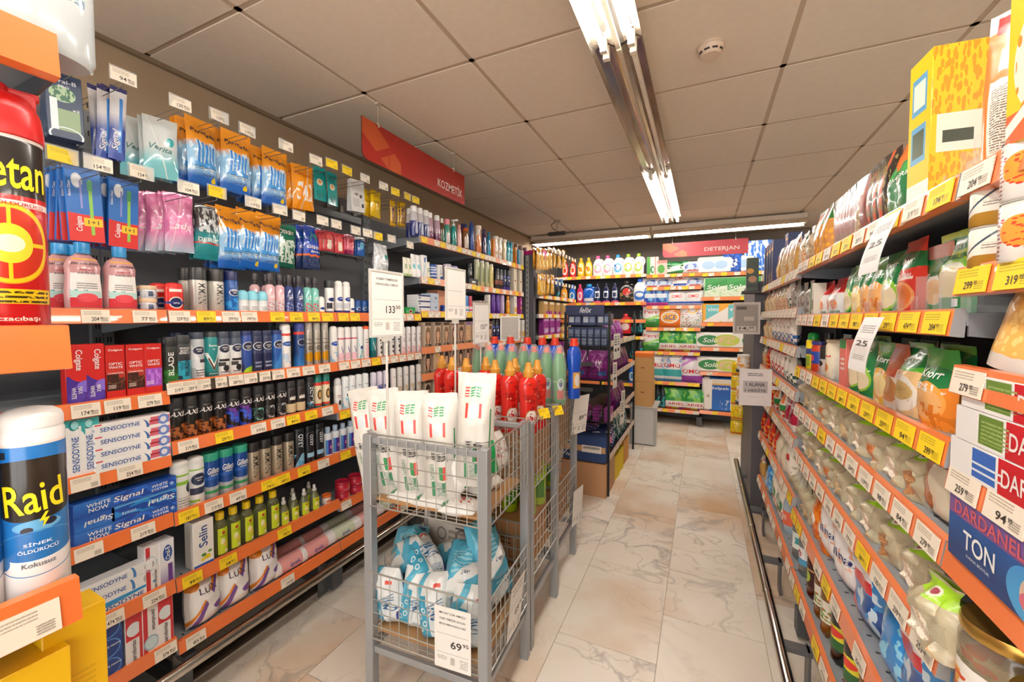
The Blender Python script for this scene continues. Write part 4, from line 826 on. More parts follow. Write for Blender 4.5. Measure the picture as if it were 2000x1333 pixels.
place_row('L', XLL-.085, zC(5), [('rollcotton2', 655), ('rollcotton', 700)], 'second row of cotton shelf behind the cart', jit=3)
# ---- near-left insecticides
def nY(px, X, z): return Yof(px, X, z)
zn = EYE-.012
put('detan', (NL-.045, nY(22, NL-.045, EYE-.0), H(.0175)[0]), math.radians(78), 'tall red insecticide can reading detan, cut by the left picture edge', 'insecticide cans')
put('raid', (NL-.04, nY(72, NL-.04, EYE-.3), H(.3455)[0]), math.radians(78), 'blue and white insecticide can reading Raid in yellow'.replace(' reading Raid', ' with a lightning bolt'), 'insecticide cans')
put('raid', (NL-.05, nY(-66, NL-.05, EYE-.3), H(.3455)[0]), math.radians(70), 'second blue and white insecticide can, mostly outside the left picture edge', 'insecticide cans')
put('yellowbox', (NL-.04, nY(138, NL-.04, EYE-.5), H(.543)[0]), math.radians(88), 'plain yellow carton under the insecticide shelf, taller and further one', 'yellow cartons', sc=1.0)
put('yellowbox', (NL-.025, nY(60, NL-.025, EYE-.5), H(.573)[0]), math.radians(88), 'plain yellow carton under the insecticide shelf, shorter and nearer one', 'yellow cartons')
put('whitejug', (NL-.045, nY(40, NL-.045, EYE+.35), EYE+.3285), math.radians(80), 'large pale jug on the topmost shelf at the left picture edge', 'jugs')
bk = thing('shelf_liner', 'dark boxed shelf stock behind the insecticide cans', 'box', (NL-.28, -.3, H(.543)[0]))
obj('box', G().box(-.04, .04, -.3, .3, 0, .14).mesh('sl', [S('2b2b30', .7)]), bk)
# ---- hooks with hanging packs
XH = -1.62
PM = [('g', .66, .56, '9ccdf2'), ('n', 5, .52, 'd8ecfa', .05, .2, .95, .66), ('r', .24, .32, .31, .66, '2f86e0'), ('r', .37, .32, .44, .64, '3f9aea'), ('r', .50, .32, .57, .62, '2f86e0'), ('r', .63, .32, .70, .61, '3f9aea'), ('r', .75, .32, .80, .6, '2f86e0'), ('r', .14, .27, .88, .34, '4aa0ea'), ('t', .14, .24, .88, .28, 36, '17406a'), ('g', .24, .12, '2068c4'), ('e', .8, .1, .08, .04, 'f2d020'), ('h', 0, .03, '1c5fb0'), ('h', .67, 1, 'f09a1c')]
def pk(k, lab, w, h, t, base, layers, texts, **kw): pouch(k, lab, w, h, t, base, layers, texts, mode='pack', rough=.16, coat=.8, wr=2.6, name=kw.pop('name', 'hanging_pack'), cat=kw.pop('cat', 'pack'), nx=10, ny=14, **kw)
pk('permatik', 'orange and blue razor bag', .115, .25, .045, 'f09a1c', PM, [('Permatik', 0, .78, .82, .055, '2a2a3a', -6), ('JILET', .1, .16, .4, .03, '16407a')], seed=2.2)
pk('permorange', 'orange and white razor bag', .11, .21, .04, 'f39a1c', [('n', 4, .5, 'f4ece0', .15, .2, .85, .6), ('s', 2., -.4, .05, 'e07818'), ('s', 2.4, -.9, .04, 'd8d0c8')], [('Permatik', 0, .78, .8, .05, 'b04a10', -5)], seed=4.1)
pk('verita', 'clear and aqua razor bag', .10, .21, .03, 'dfe9ea', [('g', .5, .25, '7fd0d8'), ('e', .75, .62, .12, .07, '3fb8c0'), ('s', -1.8, 1.2, .03, 'eef6f6')], [('Verita', -.05, .48, .7, .10, '3a7a80', -8, .2)], seed=3.3)
pk('lady', 'pink razor bag', .09, .215, .045, 'e884b8', [('g', .35, 0, 'bfd8e8'), ('n', 6, .5, 'f4a0cc', .1, .3, .9, .9), ('s', 2.2, -.35, .04, 'f8c8dc')], [('Lady', -.02, .42, .75, .16, 'f9eef4', 0, .25)], seed=5.7)
pk('derbyteal', 'clear and teal razor bag', .09, .21, .04, '49484e', [('g', .6, .45, '1c8f96'), ('n', 8, .5, 'cfd8da', .1, .5, .9, .95), ('h', .28, .31, 'c83a3a')], [('DERBY', 0, .36, .8, .07, WH)], seed=6.1)
pk('derbygreen', 'green razor bag with white foam picture', .10, .20, .045, '12684e', [('n', 9, .46, 'cfe0d4', .1, .1, .9, .62), ('h', .68, 1, '12745a')], [('DERBY', -.05, .80, .75, .09, WH)], seed=7.4)
pk('gilblue', 'royal blue razor bag with orange stripe', .105, .21, .045, '1f4ab8', [('h', .28, .33, 'e86a28'), ('h', 0, .28, '243a6a'), ('n', 8, .52, '4a5a80', .1, .05, .9, .27), ('e', .8, .82, .12, .05, 'd8d048'), ('n', 6, .56, '3f9a90', .05, .62, .6, .88)], [('Gillette', 0, .50, .85, .08, WH), ('Blue II', .05, .40, .55, .05, WH)], seed=8.8)
box('colgbrush', 'blue and red toothbrush card', .082, .012, .225, '1f6cc0', [('h', 0, .42, 'd8261f'), ('e', .6, .42, .8, .05, '1f6cc0'), ('e', .32, .82, .14, .09, 'e8f0f6'), ('o', .32, .82, .14, .09, .1, 'd0d8e0'), ('r', .62, .10, .72, .85, '8cc84a'), ('r', .60, .70, .74, .84, '3fa060'), ('r', .38, .45, .44, .82, '8a90d0'), ('r', .44, .22, .96, .33, 'f4c81c'), ('h', .95, 1, '174a90')],
    [('Colgate', -.18, .24, .20, .22, WH, 90), ('1+1', .2, .275, .3, .055, '5a3a10'), ('Extra Clean', -.40, .7, .2, .07, WH, 90)], name='hanging_pack', cat='pack', top='1f5aa8')
pouch('sigbrush', 'slim white and blue toothbrush sleeve', .042, .235, .014, 'e3e4ea', [('g', .62, .4, '2448a8'), ('r', .55, .1, .75, .85, '3a8ae0'), ('h', .94, 1, '2a2a6a')], [('Signal', -.1, .26, .26, .5, WH, 90, .2)], mode='pack', name='hanging_pack', cat='pack', nx=6, ny=10)
box('oralpro', 'navy brush-head carton with green panel', .075, .035, .185, '2c3f5c', [('r', .1, .12, .9, .45, '8aa47e'), ('e', .45, .68, .36, .12, 'a8c4a0'), ('n', 9, .5, '3a6a50', .12, .58, .78, .78), ('r', .1, .12, .3, .6, 'e6ecf0'), ('o', .5, .05, .45, .12, .06, 'f0f4f8')], [('Oral-B', 0, .88, .7, .06, 'dfe6f0'), ('PRO', 0, .80, .3, .035, 'dfe6f0'), ('x2', .3, .47, .2, .035, 'f4f8fa')], name='hanging_pack', cat='pack')
pk('likeme', 'teal mask sachet with round photo', .075, .165, .006, '1c9c9c', [('e', .45, .55, .25, .10, 'e8e0c8'), ('e', .45, .56, .12, .05, 'e89a40')], [('LIKE ME', 0, .86, .8, .08, '123c44'), ('GÖZ ALTI', -.05, .26, .6, .05, '0e5054'), ('MASKESİ', 0, .18, .7, .05, '0e5054'), ('SET 1', 0, .10, .5, .05, '0e5054')], bump=.1)
box('greycard', 'light grey blister card', .085, .02, .17, 'd6d6d4', [('e', .4, .55, .15, .04, '8a7a70'), ('e', .72, .5, .1, .06, '5a4a44'), ('r', .75, .15, .92, .27, '3a3a3a'), ('t', .1, .15, .6, .4, 20, 'a0a0a0'), ('o', .5, .5, .55, .52, .02, 'eeeeee')], name='hanging_pack', cat='pack')
pk('yellowpk', 'yellow sponge pack', .095, .15, .03, 'ecc414', [('r', .1, .5, .6, .6, 'c09a14')], [], seed=9.1)
pk('snickpk', 'yellow and purple brush pack', .045, .15, .02, 'e6b422', [('n', 7, .5, '5a3a5a', .1, .1, .9, .8)], [], seed=9.9)
pk('redsmall', 'small red and cream lip balm card', .06, .10, .012, 'c8404a', [('r', .3, .1, .7, .6, 'eee0cc'), ('e', .5, .7, .3, .16, 'e86a6a')], [])
pk('pinksmall', 'small pink lip balm card with round badge', .06, .10, .012, 'e87a90', [('e', .5, .6, .3, .2, 'd83a50'), ('h', 0, .2, 'a02a60')], [])
pk('bluesmall', 'small blue lip balm card with round badge', .055, .10, .012, '2460b0', [('e', .5, .55, .28, .2, '6ac0e8'), ('h', .85, 1, 'e8f0f8')], [])
pk('clearbag', 'clear bag of bath puffs', .11, .19, .07, 'c9cfd4', [('n', 7, .5, 'e6eaec', 0, 0, 1, 1), ('e', .65, .62, .16, .07, '1f9a98'), ('n', 12, .66, 'b8c8d4', 0, 0, 1, .7)], [], seed=3.9)
HR = {0: thing('hook_bar', 'grey hook rail of the toothbrush packs over the toothpaste shelves', 'hook rail', (-2.04, .30, 1.98), (0, 0, 0), 'hook rails')}
obj('rail', G().box(-.012, .012, 0, 1.75, -.02, .02).mesh('rl', [S('7d8184', .4, .3)]), HR[0])
HR[1] = thing('hook_bar', 'lower grey hook rail above the mouthwash and body mists', 'hook rail', (-2.04, .30, 1.76), (0, 0, 0), 'hook rails')
obj('rail', G().box(-.012, .012, 0, 1.75, -.02, .02).mesh('rl', [S('7d8184', .4, .3)]), HR[1])
_hk = {}
def hook(row, px, py, kind, price=None, Xt=XH):
    p = onX(px, py, Xt); bar = HR[row]; z = p.z-.035
    g = G(); L = -2.04
    g.tube((L, 0, .012), (Xt, 0, .012), .0015, 0, 6).tube((L, 0, .03), (Xt, 0, .03), .0011, 0, 6).tube((Xt, 0, .012), (Xt, 0, .03), .0013, 0, 6).box(L-.004, L+.004, -.012, .012, -.03, .035)
    h = obj('hook', g.mesh('hook', [S('77736e', .35, .6)]), bar, (-bar.location.x, p.y-bar.location.y, z-bar.location.z))
    q = G(); q.box(-.033, .033, -.0006, .0006, -.02, .024, 0)
    obj('tag_holder', q.mesh('th', [S('e8ecec', .1, 0, 0, .3)]), h, (Xt+.003, 0, .04), (0, 0, math.radians(90+random.uniform(-6, 6))))
    obj('price_tag', tagmesh(kind, price), h, (Xt+.005, 0, .04), (random.uniform(-.08, .02), 0, math.radians(90+random.uniform(-8, 8))))
R1 = [(150, 126, 'Y', None), (240, 154, 'W', '94.95'), (351, 206, 'W', '130.95'), (427, 231, 'W', '119.95'), (482, 258, 'W', '119.95'), (557, 288, 'W', None), (616, 316, 'W', None), (647, 323, 'Y', None), (677, 336, 'Y', None), (712, 351, 'W', None), (748, 366, 'W', None), (771, 377, 'Y', None), (795, 386, 'Y', None), (811, 393, 'Y', None)]
R2 = [(121, 308, 'Y', None), (191, 325, 'W', '154.95'), (275, 341, 'W', '154.95'), (367, 371, 'W', '104.95'), (423, 379, 'Y', None), (493, 399, 'W', '119.95'), (546, 413, 'W', None), (583, 425, 'W', None), (629, 434, 'W', None), (656, 441, 'W', None), (694, 453, 'W', None), (717, 458, 'W', None), (737, 464, 'Y', None), (764, 469, 'W', None), (800, 481, 'W', None)]
for a in R1: hook(0, *a)
for a in R2: hook(1, *a)
def hang(key, px, py, n, place, X=-1.76, step=.03, dy=0., yaw=0.):
    """px, py: middle of the front pack; n packs behind one another on the hook"""
    d = D[key]; p = onX(px, py, X)
    for i in range(n):
        lab = d['lab']+(f", {ORD[i+1]} of {NUM[n]} from the front" if n > 1 else '')+f", {place}"
        put(key, (X-i*step, p.y+dy*i, p.z-d['h']/2), math.radians(90+yaw+random.uniform(-9, 9)), lab, f"{d['lab']} packs, {place}", tilt=0, roll=math.radians(random.uniform(-3, 3)))
up, lo = 'upper hooks', 'lower hooks'
hang('oralpro', 126, 212, 2, 'upper hook row', step=.04, X=-1.72)
hang('sigbrush', 201, 240, 2, up+' near the ceiling edge', step=.02, X=-1.75); hang('sigbrush', 225, 240, 2, up+', beside its twin sleeve', step=.02, X=-1.74)
hang('verita', 314, 290, 2, up, step=.035); hang('verita', 268, 290, 1, up+', grey gap side', X=-1.84)
hang('permatik', 396, 300, 3, up+' first orange hook', dy=-.012); hang('permatik', 458, 318, 3, up+' second orange hook', dy=-.010)
hang('permatik', 534, 347, 4, up+' third orange hook', dy=-.02); hang('permorange', 592, 367, 3, up+' last orange hook', dy=-.02)
hang('likeme', 626, 360, 1, up); hang('likeme', 650, 370, 1, up+', further one', X=-1.75)
hang('greycard', 698, 384, 2, up, step=.025, X=-1.72); hang('yellowpk', 733, 399, 2, up, dy=-.03, X=-1.72); hang('snickpk', 768, 417, 2, up, dy=.01, step=.02, X=-1.72); hang('snickpk', 786, 418, 2, up+', next hook', step=.02, X=-1.72)
hang('colgbrush', 168, 402, 5, lo+' first hook', step=.022, dy=-.008, X=-1.74); hang('colgbrush', 237, 418, 5, lo+' second hook', step=.022, dy=-.008, X=-1.75)
hang('lady', 350, 436, 3, lo+' pink hook', dy=-.012); hang('lady', 312, 436, 3, lo+' first pink hook', dy=-.022, X=-1.80)
hang('derbyteal', 402, 455, 2, lo); hang('permatik', 452, 466, 3, lo+' first orange hook', dy=-.012, step=.025); hang('permatik', 483, 468, 2, lo+' middle orange hook', dy=-.01)
hang('permatik', 521, 474, 3, lo+' last orange hook', dy=-.014); hang('derbygreen', 556, 480, 2, lo); hang('gilblue', 608, 484, 3, lo, dy=-.014)
hang('redsmall', 642, 471, 3, lo, dy=-.012, step=.015, X=-1.72); hang('redsmall', 664, 476, 2, lo+', second card hook', step=.015, X=-1.72); hang('pinksmall', 684, 478, 3, lo, step=.015, X=-1.70); hang('bluesmall', 705, 482, 3, lo, step=.015, X=-1.70)
hang('clearbag', 742, 510, 1, lo, X=-1.66)
# ================================================================ hair care racks
def bt(k, lab, r, h, c, cap, hc=.2, sh=.6, sy=.7, tr=0., layers=(), n=16, cr=.5, **kw):
    hb = h*(1-hc)
    bottle(k, lab, [(r*.94, 0), (r, .006), (r, hb*(.6+.25*sh)), (r*.85, hb*.95), (r*cr, hb)], [(r*cr*.98, hb), (r*cr*.98, h*.98), (r*cr*.8, h)], c, cap, layers, sy=sy, trans=tr, n=n, **kw)
bt('micellar', 'clear bottle of blue and violet cleansing water, white cap', .026, .185, '4a58a0', 'eeeeea', .2, 1, 1, .3, [('h', .62, 1, 'e6e4ea'), ('h', 0, .5, '2c3a8c'), ('r', .42, .1, .58, .6, 'c8d0ea')], cr=.8)
bt('micpink', 'clear bottle of pink and violet cleansing water, white cap', .024, .18, 'd0b0c4', 'eeeeea', .2, 1, 1, .3, [('h', 0, .4, '8a4a70')], cr=.8)
bt('brownbt', 'amber bottle with white cap', .02, .17, '6a4a2c', 'ece8e0', .18, .6, .8, .2, [('r', .35, .1, .65, .5, '4a7a5a')])
bt('tealpink', 'teal bottle with pink cap', .024, .18, '4fa090', 'e88a9a', .22, .8, .8, .1, [('r', .35, .1, .65, .6, 'e8d8dc')], cr=.8)
bt('tealpump', 'teal bottle with white pump', .024, .165, '1b9a94', 'eef2f0', .1, .6, .8, 0, [('h', .2, .4, '0f7f7a')], pump='eef2f0')
bt('pinkbt', 'pale pink bottle', .021, .17, 'e8b8b4', 'e6a0a0', .15, .6)
bt('amberorange', 'clear amber bottle with orange neck and navy cap', .028, .20, '8a5a34', '20306a', .16, .6, .8, .2, [('h', .85, 1, 'e0602c'), ('r', .34, .1, .66, .6, 'f0e4d8')])
can('bluetall', 'tall blue hair spray can', .02, .235, '2b4a94', [('r', .3, .3, .7, .6, '3a5aa8')], (), ('2b3f88', .2, .96, 'cone'), sy=.9, n=14)
bt('whiteorangebt', 'white and orange shampoo bottle', .03, .225, 'efe0d4', 'f0dccc', .14, .9, .7, 0, [('h', .0, .5, 'd8783c'), ('e', .5, .6, .25, .2, 'e89a64')], cr=.9)
bt('purplebt', 'dark violet shampoo bottle', .024, .215, '3a2a5c', '3a2a5c', .14, .7, .7, 0, [('e', .5, .3, .12, .2, 'd8d0e0')])
bt('tealbt', 'blue-teal shampoo bottle', .023, .205, '1b7fa4', '1b7fa4', .16, .7, .7, 0, [('h', .1, .3, '2f9ac0')])
box('orangebox', 'slim orange hair care carton', .03, .04, .16, 'e08a2c', [('r', .2, .2, .8, .5, 'd8502c')])
bt('pearl', 'pearly white shampoo bottle', .028, .195, 'eee6da', 'efe8de', .12, .9, .7, 0, [('n', 5, .55, 'd8b080', .3, .1, .7, .6)], cr=.9)
bt('yellowish', 'pale yellow shampoo bottle', .027, .195, 'ead8a8', 'f0ead8', .12, .9, .7, 0, [('r', .35, .1, .65, .5, 'f6f0e0')], cr=.9)
bt('aquabt', 'aqua conditioner bottle', .022, .195, '3fa8bc', '2b93ac', .14, .6, .7, 0, [('r', .35, .1, .65, .5, '8fd0da')])
box('aquabox', 'slim aqua hair care carton', .038, .04, .15, '4fa0c0', [('t', .2, .2, .8, .8, 10, 'e0eef2')])
box('creambox', 'slim cream hair care carton', .032, .04, .155, 'ece6dc', [('t', .2, .2, .8, .6, 10, 'b0a898')])
bt('browncap', 'large pale bottle with brown cap', .036, .20, 'e0d4cc', '6a4428', .3, .9, .8, 0, [], cr=.92)
hs = 'top hair care shelf'
place_row('L', XLL, zD(0), [('micellar', 808, 831, 3), ('micpink', 839, 853, 2), ('brownbt', 863), ('tealpink', 873), ('tealpump', 886), ('pinkbt', 897), ('amberorange', 909), ('bluetall', 921)], hs)
place_row('L', XLL-.06, zD(0), [('micellar', 801, 825, 3), ('purplebt', 903)], 'back row of '+hs)
place_row('L', XLL, zD(0), [('whiteorangebt', 934), ('purplebt', 945.5), ('tealbt', 954.5), ('orangebox', 961.5), ('pearl', 968, 976, 2), ('yellowish', 985), ('aquabt', 992.5, 998, 2), ('orangebox', 1004.5), ('aquabox', 1011), ('creambox', 1018)], 'far end of '+hs)
place_row('L', XLL-.14, zD(0)+.06, [('browncap', 988, 1024, 5)], 'raised back row of '+hs)
pb = thing('carton', 'row of magenta ribbed cartons on top of the dark end panel', 'box', (-1.58, 3.90, 1.95))
obj('tray', G().box(-.3, .12, .0, .10, 0, .085).mesh('tr', [S('e0218a', .4)]), pb)
for i in range(5): obj('pocket', G().box(-.28+i*.08, -.22+i*.08, -.004, .0, .02, .09).mesh('po', [S('c81878', .4)]), pb)
tube('tubelime', 'slim cream tube with green foot', .045, .11, 'e6e6d0', 'a8c880', [('r', .3, .3, .7, .6, '6a8a5a')])
tube('tubewhite', 'white face cream tube with teal leaf', .05, .14, 'f2f3f2', 'f2f3f2', [('e', .5, .4, .3, .14, '5ab8c8'), ('t', .3, .6, .7, .8, 14, '6a8a9a')])
box('tubebox', 'white face cream carton with teal swirl', .045, .04, .145, 'f2f4f4', [('s', 1.5, -.2, .08, '5ab8d8'), ('r', .3, .7, .7, .9, '3a7ab8')])
jar('bluestripe', 'cream jar with blue striped label', .03, .10, 'eef0f2', '2258b4', [('h', .1, .25, '2258b4'), ('h', .35, .5, '2258b4'), ('h', .6, .72, '2258b4'), ('h', .8, .9, '2258b4')], hl=.15)
jar('whitejar', 'tall white cream jar', .032, .105, 'eeece6', 'f2f0ec', [('r', .42, .1, .6, .3, '2258b4'), ('t', .4, .4, .62, .9, 10, '8a8a90')], hl=.15)
jar('pinkjar', 'pale pink cream jar', .03, .062, 'e6d0d4', 'd4c8e0', [('r', .38, .2, .64, .7, 'c85a70')], hl=.25)
jar('lavjar', 'round lavender cream tub with blue badge', .048, .075, '9a9ad8', 'a8a8dc', [('e', .5, .5, .07, .22, '1f3c96')], hl=.25)
jar('greyjar', 'pale green cream tub', .034, .07, 'd8dccc', 'e0e2d6', [('h', .3, .6, 'c0ccb0')], hl=.3)
can('blackcan', 'black deodorant can with white script', .024, .12, '26282a', [('r', .4, .3, .62, .6, 'b0b4b4')], (), ('1c1c1e', .2, .96, 'flat'))
box('darkbox', 'low dark grey carton with white lettering', .13, .07, .05, '33363c', [('r', .3, .35, .7, .65, 'dfe2e4')], ())
can('hairgreen', 'pale green hair spray can with gold print', .023, .21, 'c2c6a4', [('r', .4, .2, .6, .8, '8a9a60'), ('h', .1, .15, 'd8c070')], (), ('d6dac6', .1, .9, 'flat'))
can('hairyellow', 'pale yellow hair spray can', .023, .2, 'ecdc9c', [('r', .4, .2, .6, .7, 'd8c468')], (), ('f0ecd8', .1, .9, 'flat'))
can('darkcan', 'dark grey hair foam can with copper band', .024, .175, '34343a', [('h', .25, .5, '9a5a48'), ('r', .4, .55, .6, .8, 'a8a4a0')], (), ('26262a', .14, .95, 'flat'))
can('bluecan2', 'black hair foam can with blue and white print', .022, .18, '22222e', [('n', 6, .5, '5a6ac8', .3, .3, .7, .8), ('h', 0, .2, '5040a0'), ('r', .4, .5, .6, .62, 'e0e0ea')], (), ('26262e', .14, .95, 'flat'))
box('beigebox', 'beige hair wax carton with red emblem', .06, .05, .115, 'e6dcc4', [('e', .5, .85, .25, .07, '9a3a2c'), ('o', .5, .4, .35, .3, .04, 'cbbd9c')])
s2 = 'second hair care shelf'
place_row('L', XLL, zD(1), [('tubelime', 791, 799, 2), ('tubewhite', 807, 816, 2), ('tubebox', 825), ('tubelime', 835), ('bluestripe', 844), ('whitejar', 855.5), ('pinkjar', 873, 0, 1, 0, 2), ('greyjar', 899), ('darkbox', 918)], s2)
place_row('L', XLL-.08, zD(1)+.062, [('lavjar', 882)], 'stacked at the back of '+s2)
place_row('L', XLL-.02, zD(1)+.05, [('blackcan', 916)], 'on the low carton')
place_row('L', XLL, zD(1), [('hairgreen', 931, 950, 3), ('hairyellow', 958.5), ('darkcan', 969.5, 976.5, 2), ('bluecan2', 984), ('bluecan2', 991.5), ('beigebox', 1002, 0, 1, 0, 2), ('beigebox', 1013, 0, 1, 0, 2)], 'far end of '+s2)
box('nivstack', 'white cream carton with navy edge bands', .12, .09, .036, 'ecedef', [('h', .72, 1, '27336e'), ('r', .04, .25, .2, .6, '8a90a0')])
box('paleblue', 'pale blue square cream carton', .085, .08, .062, 'c2d2e4', [('r', .5, .4, .75, .6, '6a7a9a')])
box('peachbox', 'tall peach carton', .09, .09, .16, 'eea882', [('r', .55, .1, .8, .25, '9a6a54'), ('h', .6, .62, 'e09a74')])
jar('bluetin', 'small round royal blue cream jar', .03, .05, '1f3f98', '27489e', [('r', .42, .3, .58, .7, 'd0d8ea')], hl=.3)
tube('bluetube', 'blue cream tube', .045, .13, '2c7fcc', 'f0f0f0', [('h', .1, .3, 'f0f0f0')]); tube('pinktube', 'crimson cream tube', .05, .13, 'd03a5a', 'f0f0f0', [('h', .1, .3, 'f0d8dc')])
box('sachets', 'display box of small printed sachets', .12, .08, .10, 'd8d0c4', [('n', 7, .5, '5a6a60', 0, 0, 1, 1), ('n', 9, .58, 'd04a40', 0, 0, 1, 1)])
can('purplecan', 'glossy purple hair colour foam can', .023, .165, '5a2a94', [('r', .4, .2, .6, .7, '8a60c0')], (), ('5a2a94', .12, .95, 'flat'))
can('lilaccan', 'lilac hair foam can', .023, .165, 'c0a8d4', [('r', .4, .2, .6, .7, 'e0d4ea')], (), ('b8a0d0', .12, .95, 'flat'))
bt('orangebt', 'orange hair oil bottle', .026, .165, 'e8901c', 'e8901c', .2, .4, .7, 0, [('r', .36, .1, .64, .4, 'f0c040')])
box('whitegold', 'white hair care carton with gold foot', .055, .05, .175, 'f0ece6', [('h', .1, .35, 'e8b040'), ('r', .3, .6, .7, .8, 'c8b8a8')])
box('magenta', 'magenta striped hair care carton', .045, .05, .165, 'b03a8c', [('h', .3, .4, 'e8c040'), ('h', .6, .75, 'e090c4')])
s3 = 'third hair care shelf'
place_row('L', XLL, zD(2), [('nivstack', 818, 0, 1, 0, 3), ('paleblue', 840, 0, 1, 0, 2), ('bluetin', 868), ('bluetube', 908, 912, 2), ('pinktube', 919)], s3, jit=2)
place_row('L', XLL-.09, zD(2), [('peachbox', 852)], s3)
place_row('L', XLL, zD(2), [('sachets', 936), ('creambox', 952), ('purplecan', 962, 971, 2), ('lilaccan', 980), ('orangebt', 991.5), ('whitegold', 1002.5), ('magenta', 1013.5)], 'far end of '+s3)
def hair(k, lab, c, hairc, band='5a4634', lips='b04a44'):
    # printed portrait on a dye carton: plain oval face in a fall of hair
    box(k, lab, .068, .055, .165, c, [('e', .5, .45, .42, .36, hairc), ('n', 9, .55, '8a6a4c' if hairc != 'caa468' else 'e6cc98', .1, .1, .9, .78), ('r', .38, .14, .62, .3, 'd4a484'), ('e', .5, .48, .25, .21, 'e2b696'), ('e', .5, .68, .3, .08, hairc),
        ('e', .40, .52, .045, .014, '3a2a22'), ('e', .60, .52, .045, .014, '3a2a22'), ('e', .5, .37, .09, .02, lips), ('e', .5, .44, .03, .02, 'd09c7c'), ('h', .86, 1, band), ('h', 0, .14, '3f3a34'), ('t', .1, .02, .6, .12, 50, 'c8b890')])
hair('hair1', 'hair dye carton with portrait, light brown hair', 'ccb6a0', '8a6a48')
hair('hair2', 'hair dye carton with portrait, chestnut hair', 'c2a692', '5a3426')
hair('hair3', 'hair dye carton with portrait, dark hair', 'b8a28c', '2c1e1a')
hair('hair4', 'hair dye carton with portrait, blond hair and blue foot', 'c8a890', 'caa468', '8a6aa0')
s4 = 'fourth hair care shelf'
place_row('L', XLL, zD(3), [('hair1', 829.5), ('hair1', 849, 865.5, 2), ('hair2', 881, 895, 2), ('hair4', 909, 920, 2), ('hair3', 934, 0, 1), ('hair2', 944, 952, 2), ('bluecan2', 962, 1000, 6), ('whitegold', 1010, 1018, 2)], s4, jit=1)
place_row('L', XLL, zD(4), [('hair3', 829.5), ('hair4', 847), ('hair3', 866, 0, 1), ('hair2', 881), ('hair3', 894, 0, 1), ('hair2', 908), ('hair3', 922, 0, 1), ('hair1', 934, 1015, 8)], 'fifth hair care shelf', jit=1)
place_row('L', XLL, zD(5), [('hair3', 829.5), ('hair1', 847), ('hair3', 866), ('hair4', 881), ('hair2', 894, 1010, 6)], 'sixth hair care shelf', jit=1)
# ---- pet food rack on the left wall
for z_, w_ in ((EYE+.69, 'upper'), (EYE+.36, 'lower')):
    hb = thing('hook_bar', f'{w_} hook rail of golden pet treat bags on the pet rack', 'hook rail', (-1.96, 3.95, z_), (0, 0, 0), 'hook rails')
    obj('rail', G().box(-.01, .01, 0, 1.1, -.015, .015).mesh('rl', [S('5a5c60', .4, .3)]), hb)
    for i in range(9): obj('hook', G().tube((0, .05+i*.12, 0), (.52, .05+i*.12, 0), .0018, 0, 5).mesh('hk', [S('77736e', .35, .6)]), hb); obj('price_tag', tagmesh('W', None), hb, (.525, .05+i*.12, .02), (0, 0, math.pi/2))
pk('petgold', 'golden pet treat bag', .11, .21, .03, 'd8981c', [('n', 5, .5, 'f0d070', .1, .1, .9, .6), ('e', .5, .75, .3, .08, '8a4a20')], [])
box('petbox', 'golden pet food pouch box', .12, .06, .14, 'd8b070', [('n', 7, .5, 'a87838', 0, 0, 1, 1), ('h', .8, 1, 'e8d8b0')])
box('petpurple', 'purple multipack of pet food pouches', .15, .06, .13, '9a3a90', [('r', .1, .2, .9, .6, 'e8dcea'), ('n', 9, .5, 'b070b0', .1, .2, .9, .6)])
pz = [EYE+.20+.0385, EYE-.0+.0385, EYE-.22+.0385, EYE-.45+.0385]
g = G(); g.box(0, .02, 0, .6, 0, .02)
for i, (px, py) in enumerate([(1052, 505), (1059, 506), (1066, 507), (1074, 505), (1083, 503), (1092, 505), (1101, 506)]): hang('petgold', px, py, 2, f'{ORD[i+1]} upper pet hook', X=-1.47, step=.04)
for i, px in enumerate((1055, 1062, 1070, 1079)): hang('petgold', px, 556, 1, f'{ORD[i+1]} lower hook of the pet rack', X=-1.47)
for i, px in enumerate((1089, 1097)): hang('bluesmall', px, 552, 2, f'{ORD[i+1]} pet rack hook', X=-1.45, step=.02)
place_row('L', -1.50, pz[1], [('petbox', 1061, 1098, 4)], 'third pet rack shelf')
place_row('L', -1.50, pz[2], [('petpurple', 1062, 1086, 3, 0, 2)], 'fourth pet rack shelf')
place_row('L', -1.50, pz[3], [('petpurple', 1062, 1100, 4)], 'fifth pet rack shelf')
# ================================================================ rear wall goods
def jug(k, lab, w, h, c, cap, layers=(), texts=(), handle=True, sy=.55):
    r = w/2
    bottle(k, lab, [(r*.92, 0), (r, .01), (r, h*.5), (r*.8, h*.72), (r*.42, h*.84), (r*.34, h*.87)], [(r*.38, h*.86), (r*.38, h*.97), (r*.3, h)], c, cap, layers, texts, sy=sy, n=18, handle=(.42, .82, r*.72, .012) if handle else None)
LB = lambda a, b, c: [('e', .5, .42, .13, .26, a), ('e', .5, .45, .09, .15, b), ('n', 8, .6, c, .38, .2, .62, .6)]
jug('gelpink', 'white gel detergent jug with pink cap', .135, .275, 'f1f1ef', 'e45c9c', LB('e8a0c0', 'f4f0f0', '9ac860'))
jug('gelblue', 'white gel detergent jug with blue cap', .135, .275, 'f1f1ef', '2a9ad8', LB('60b4e0', 'f4f4f4', '2a6ab8'))
jug('gellime', 'white gel detergent jug with lime cap', .135, .275, 'f1f1ef', 'a8d03c', LB('b0d060', 'f4f4f0', 'e8c03c'))
def soft(k, lab, w, h, c, cap, l): jug(k, lab, w, h, c, cap, l, handle=False, sy=.6)
soft('softred', 'red fabric softener bottle', .09, .25, 'd22c28', 'e8a030', LB('f4e4dc', 'd84030', 'f0c040'))
soft('softyellow', 'yellow fabric softener bottle', .10, .26, 'f0b81c', 'f4c83c', LB('f8e8b0', 'e89a1c', 'd83a2a'))
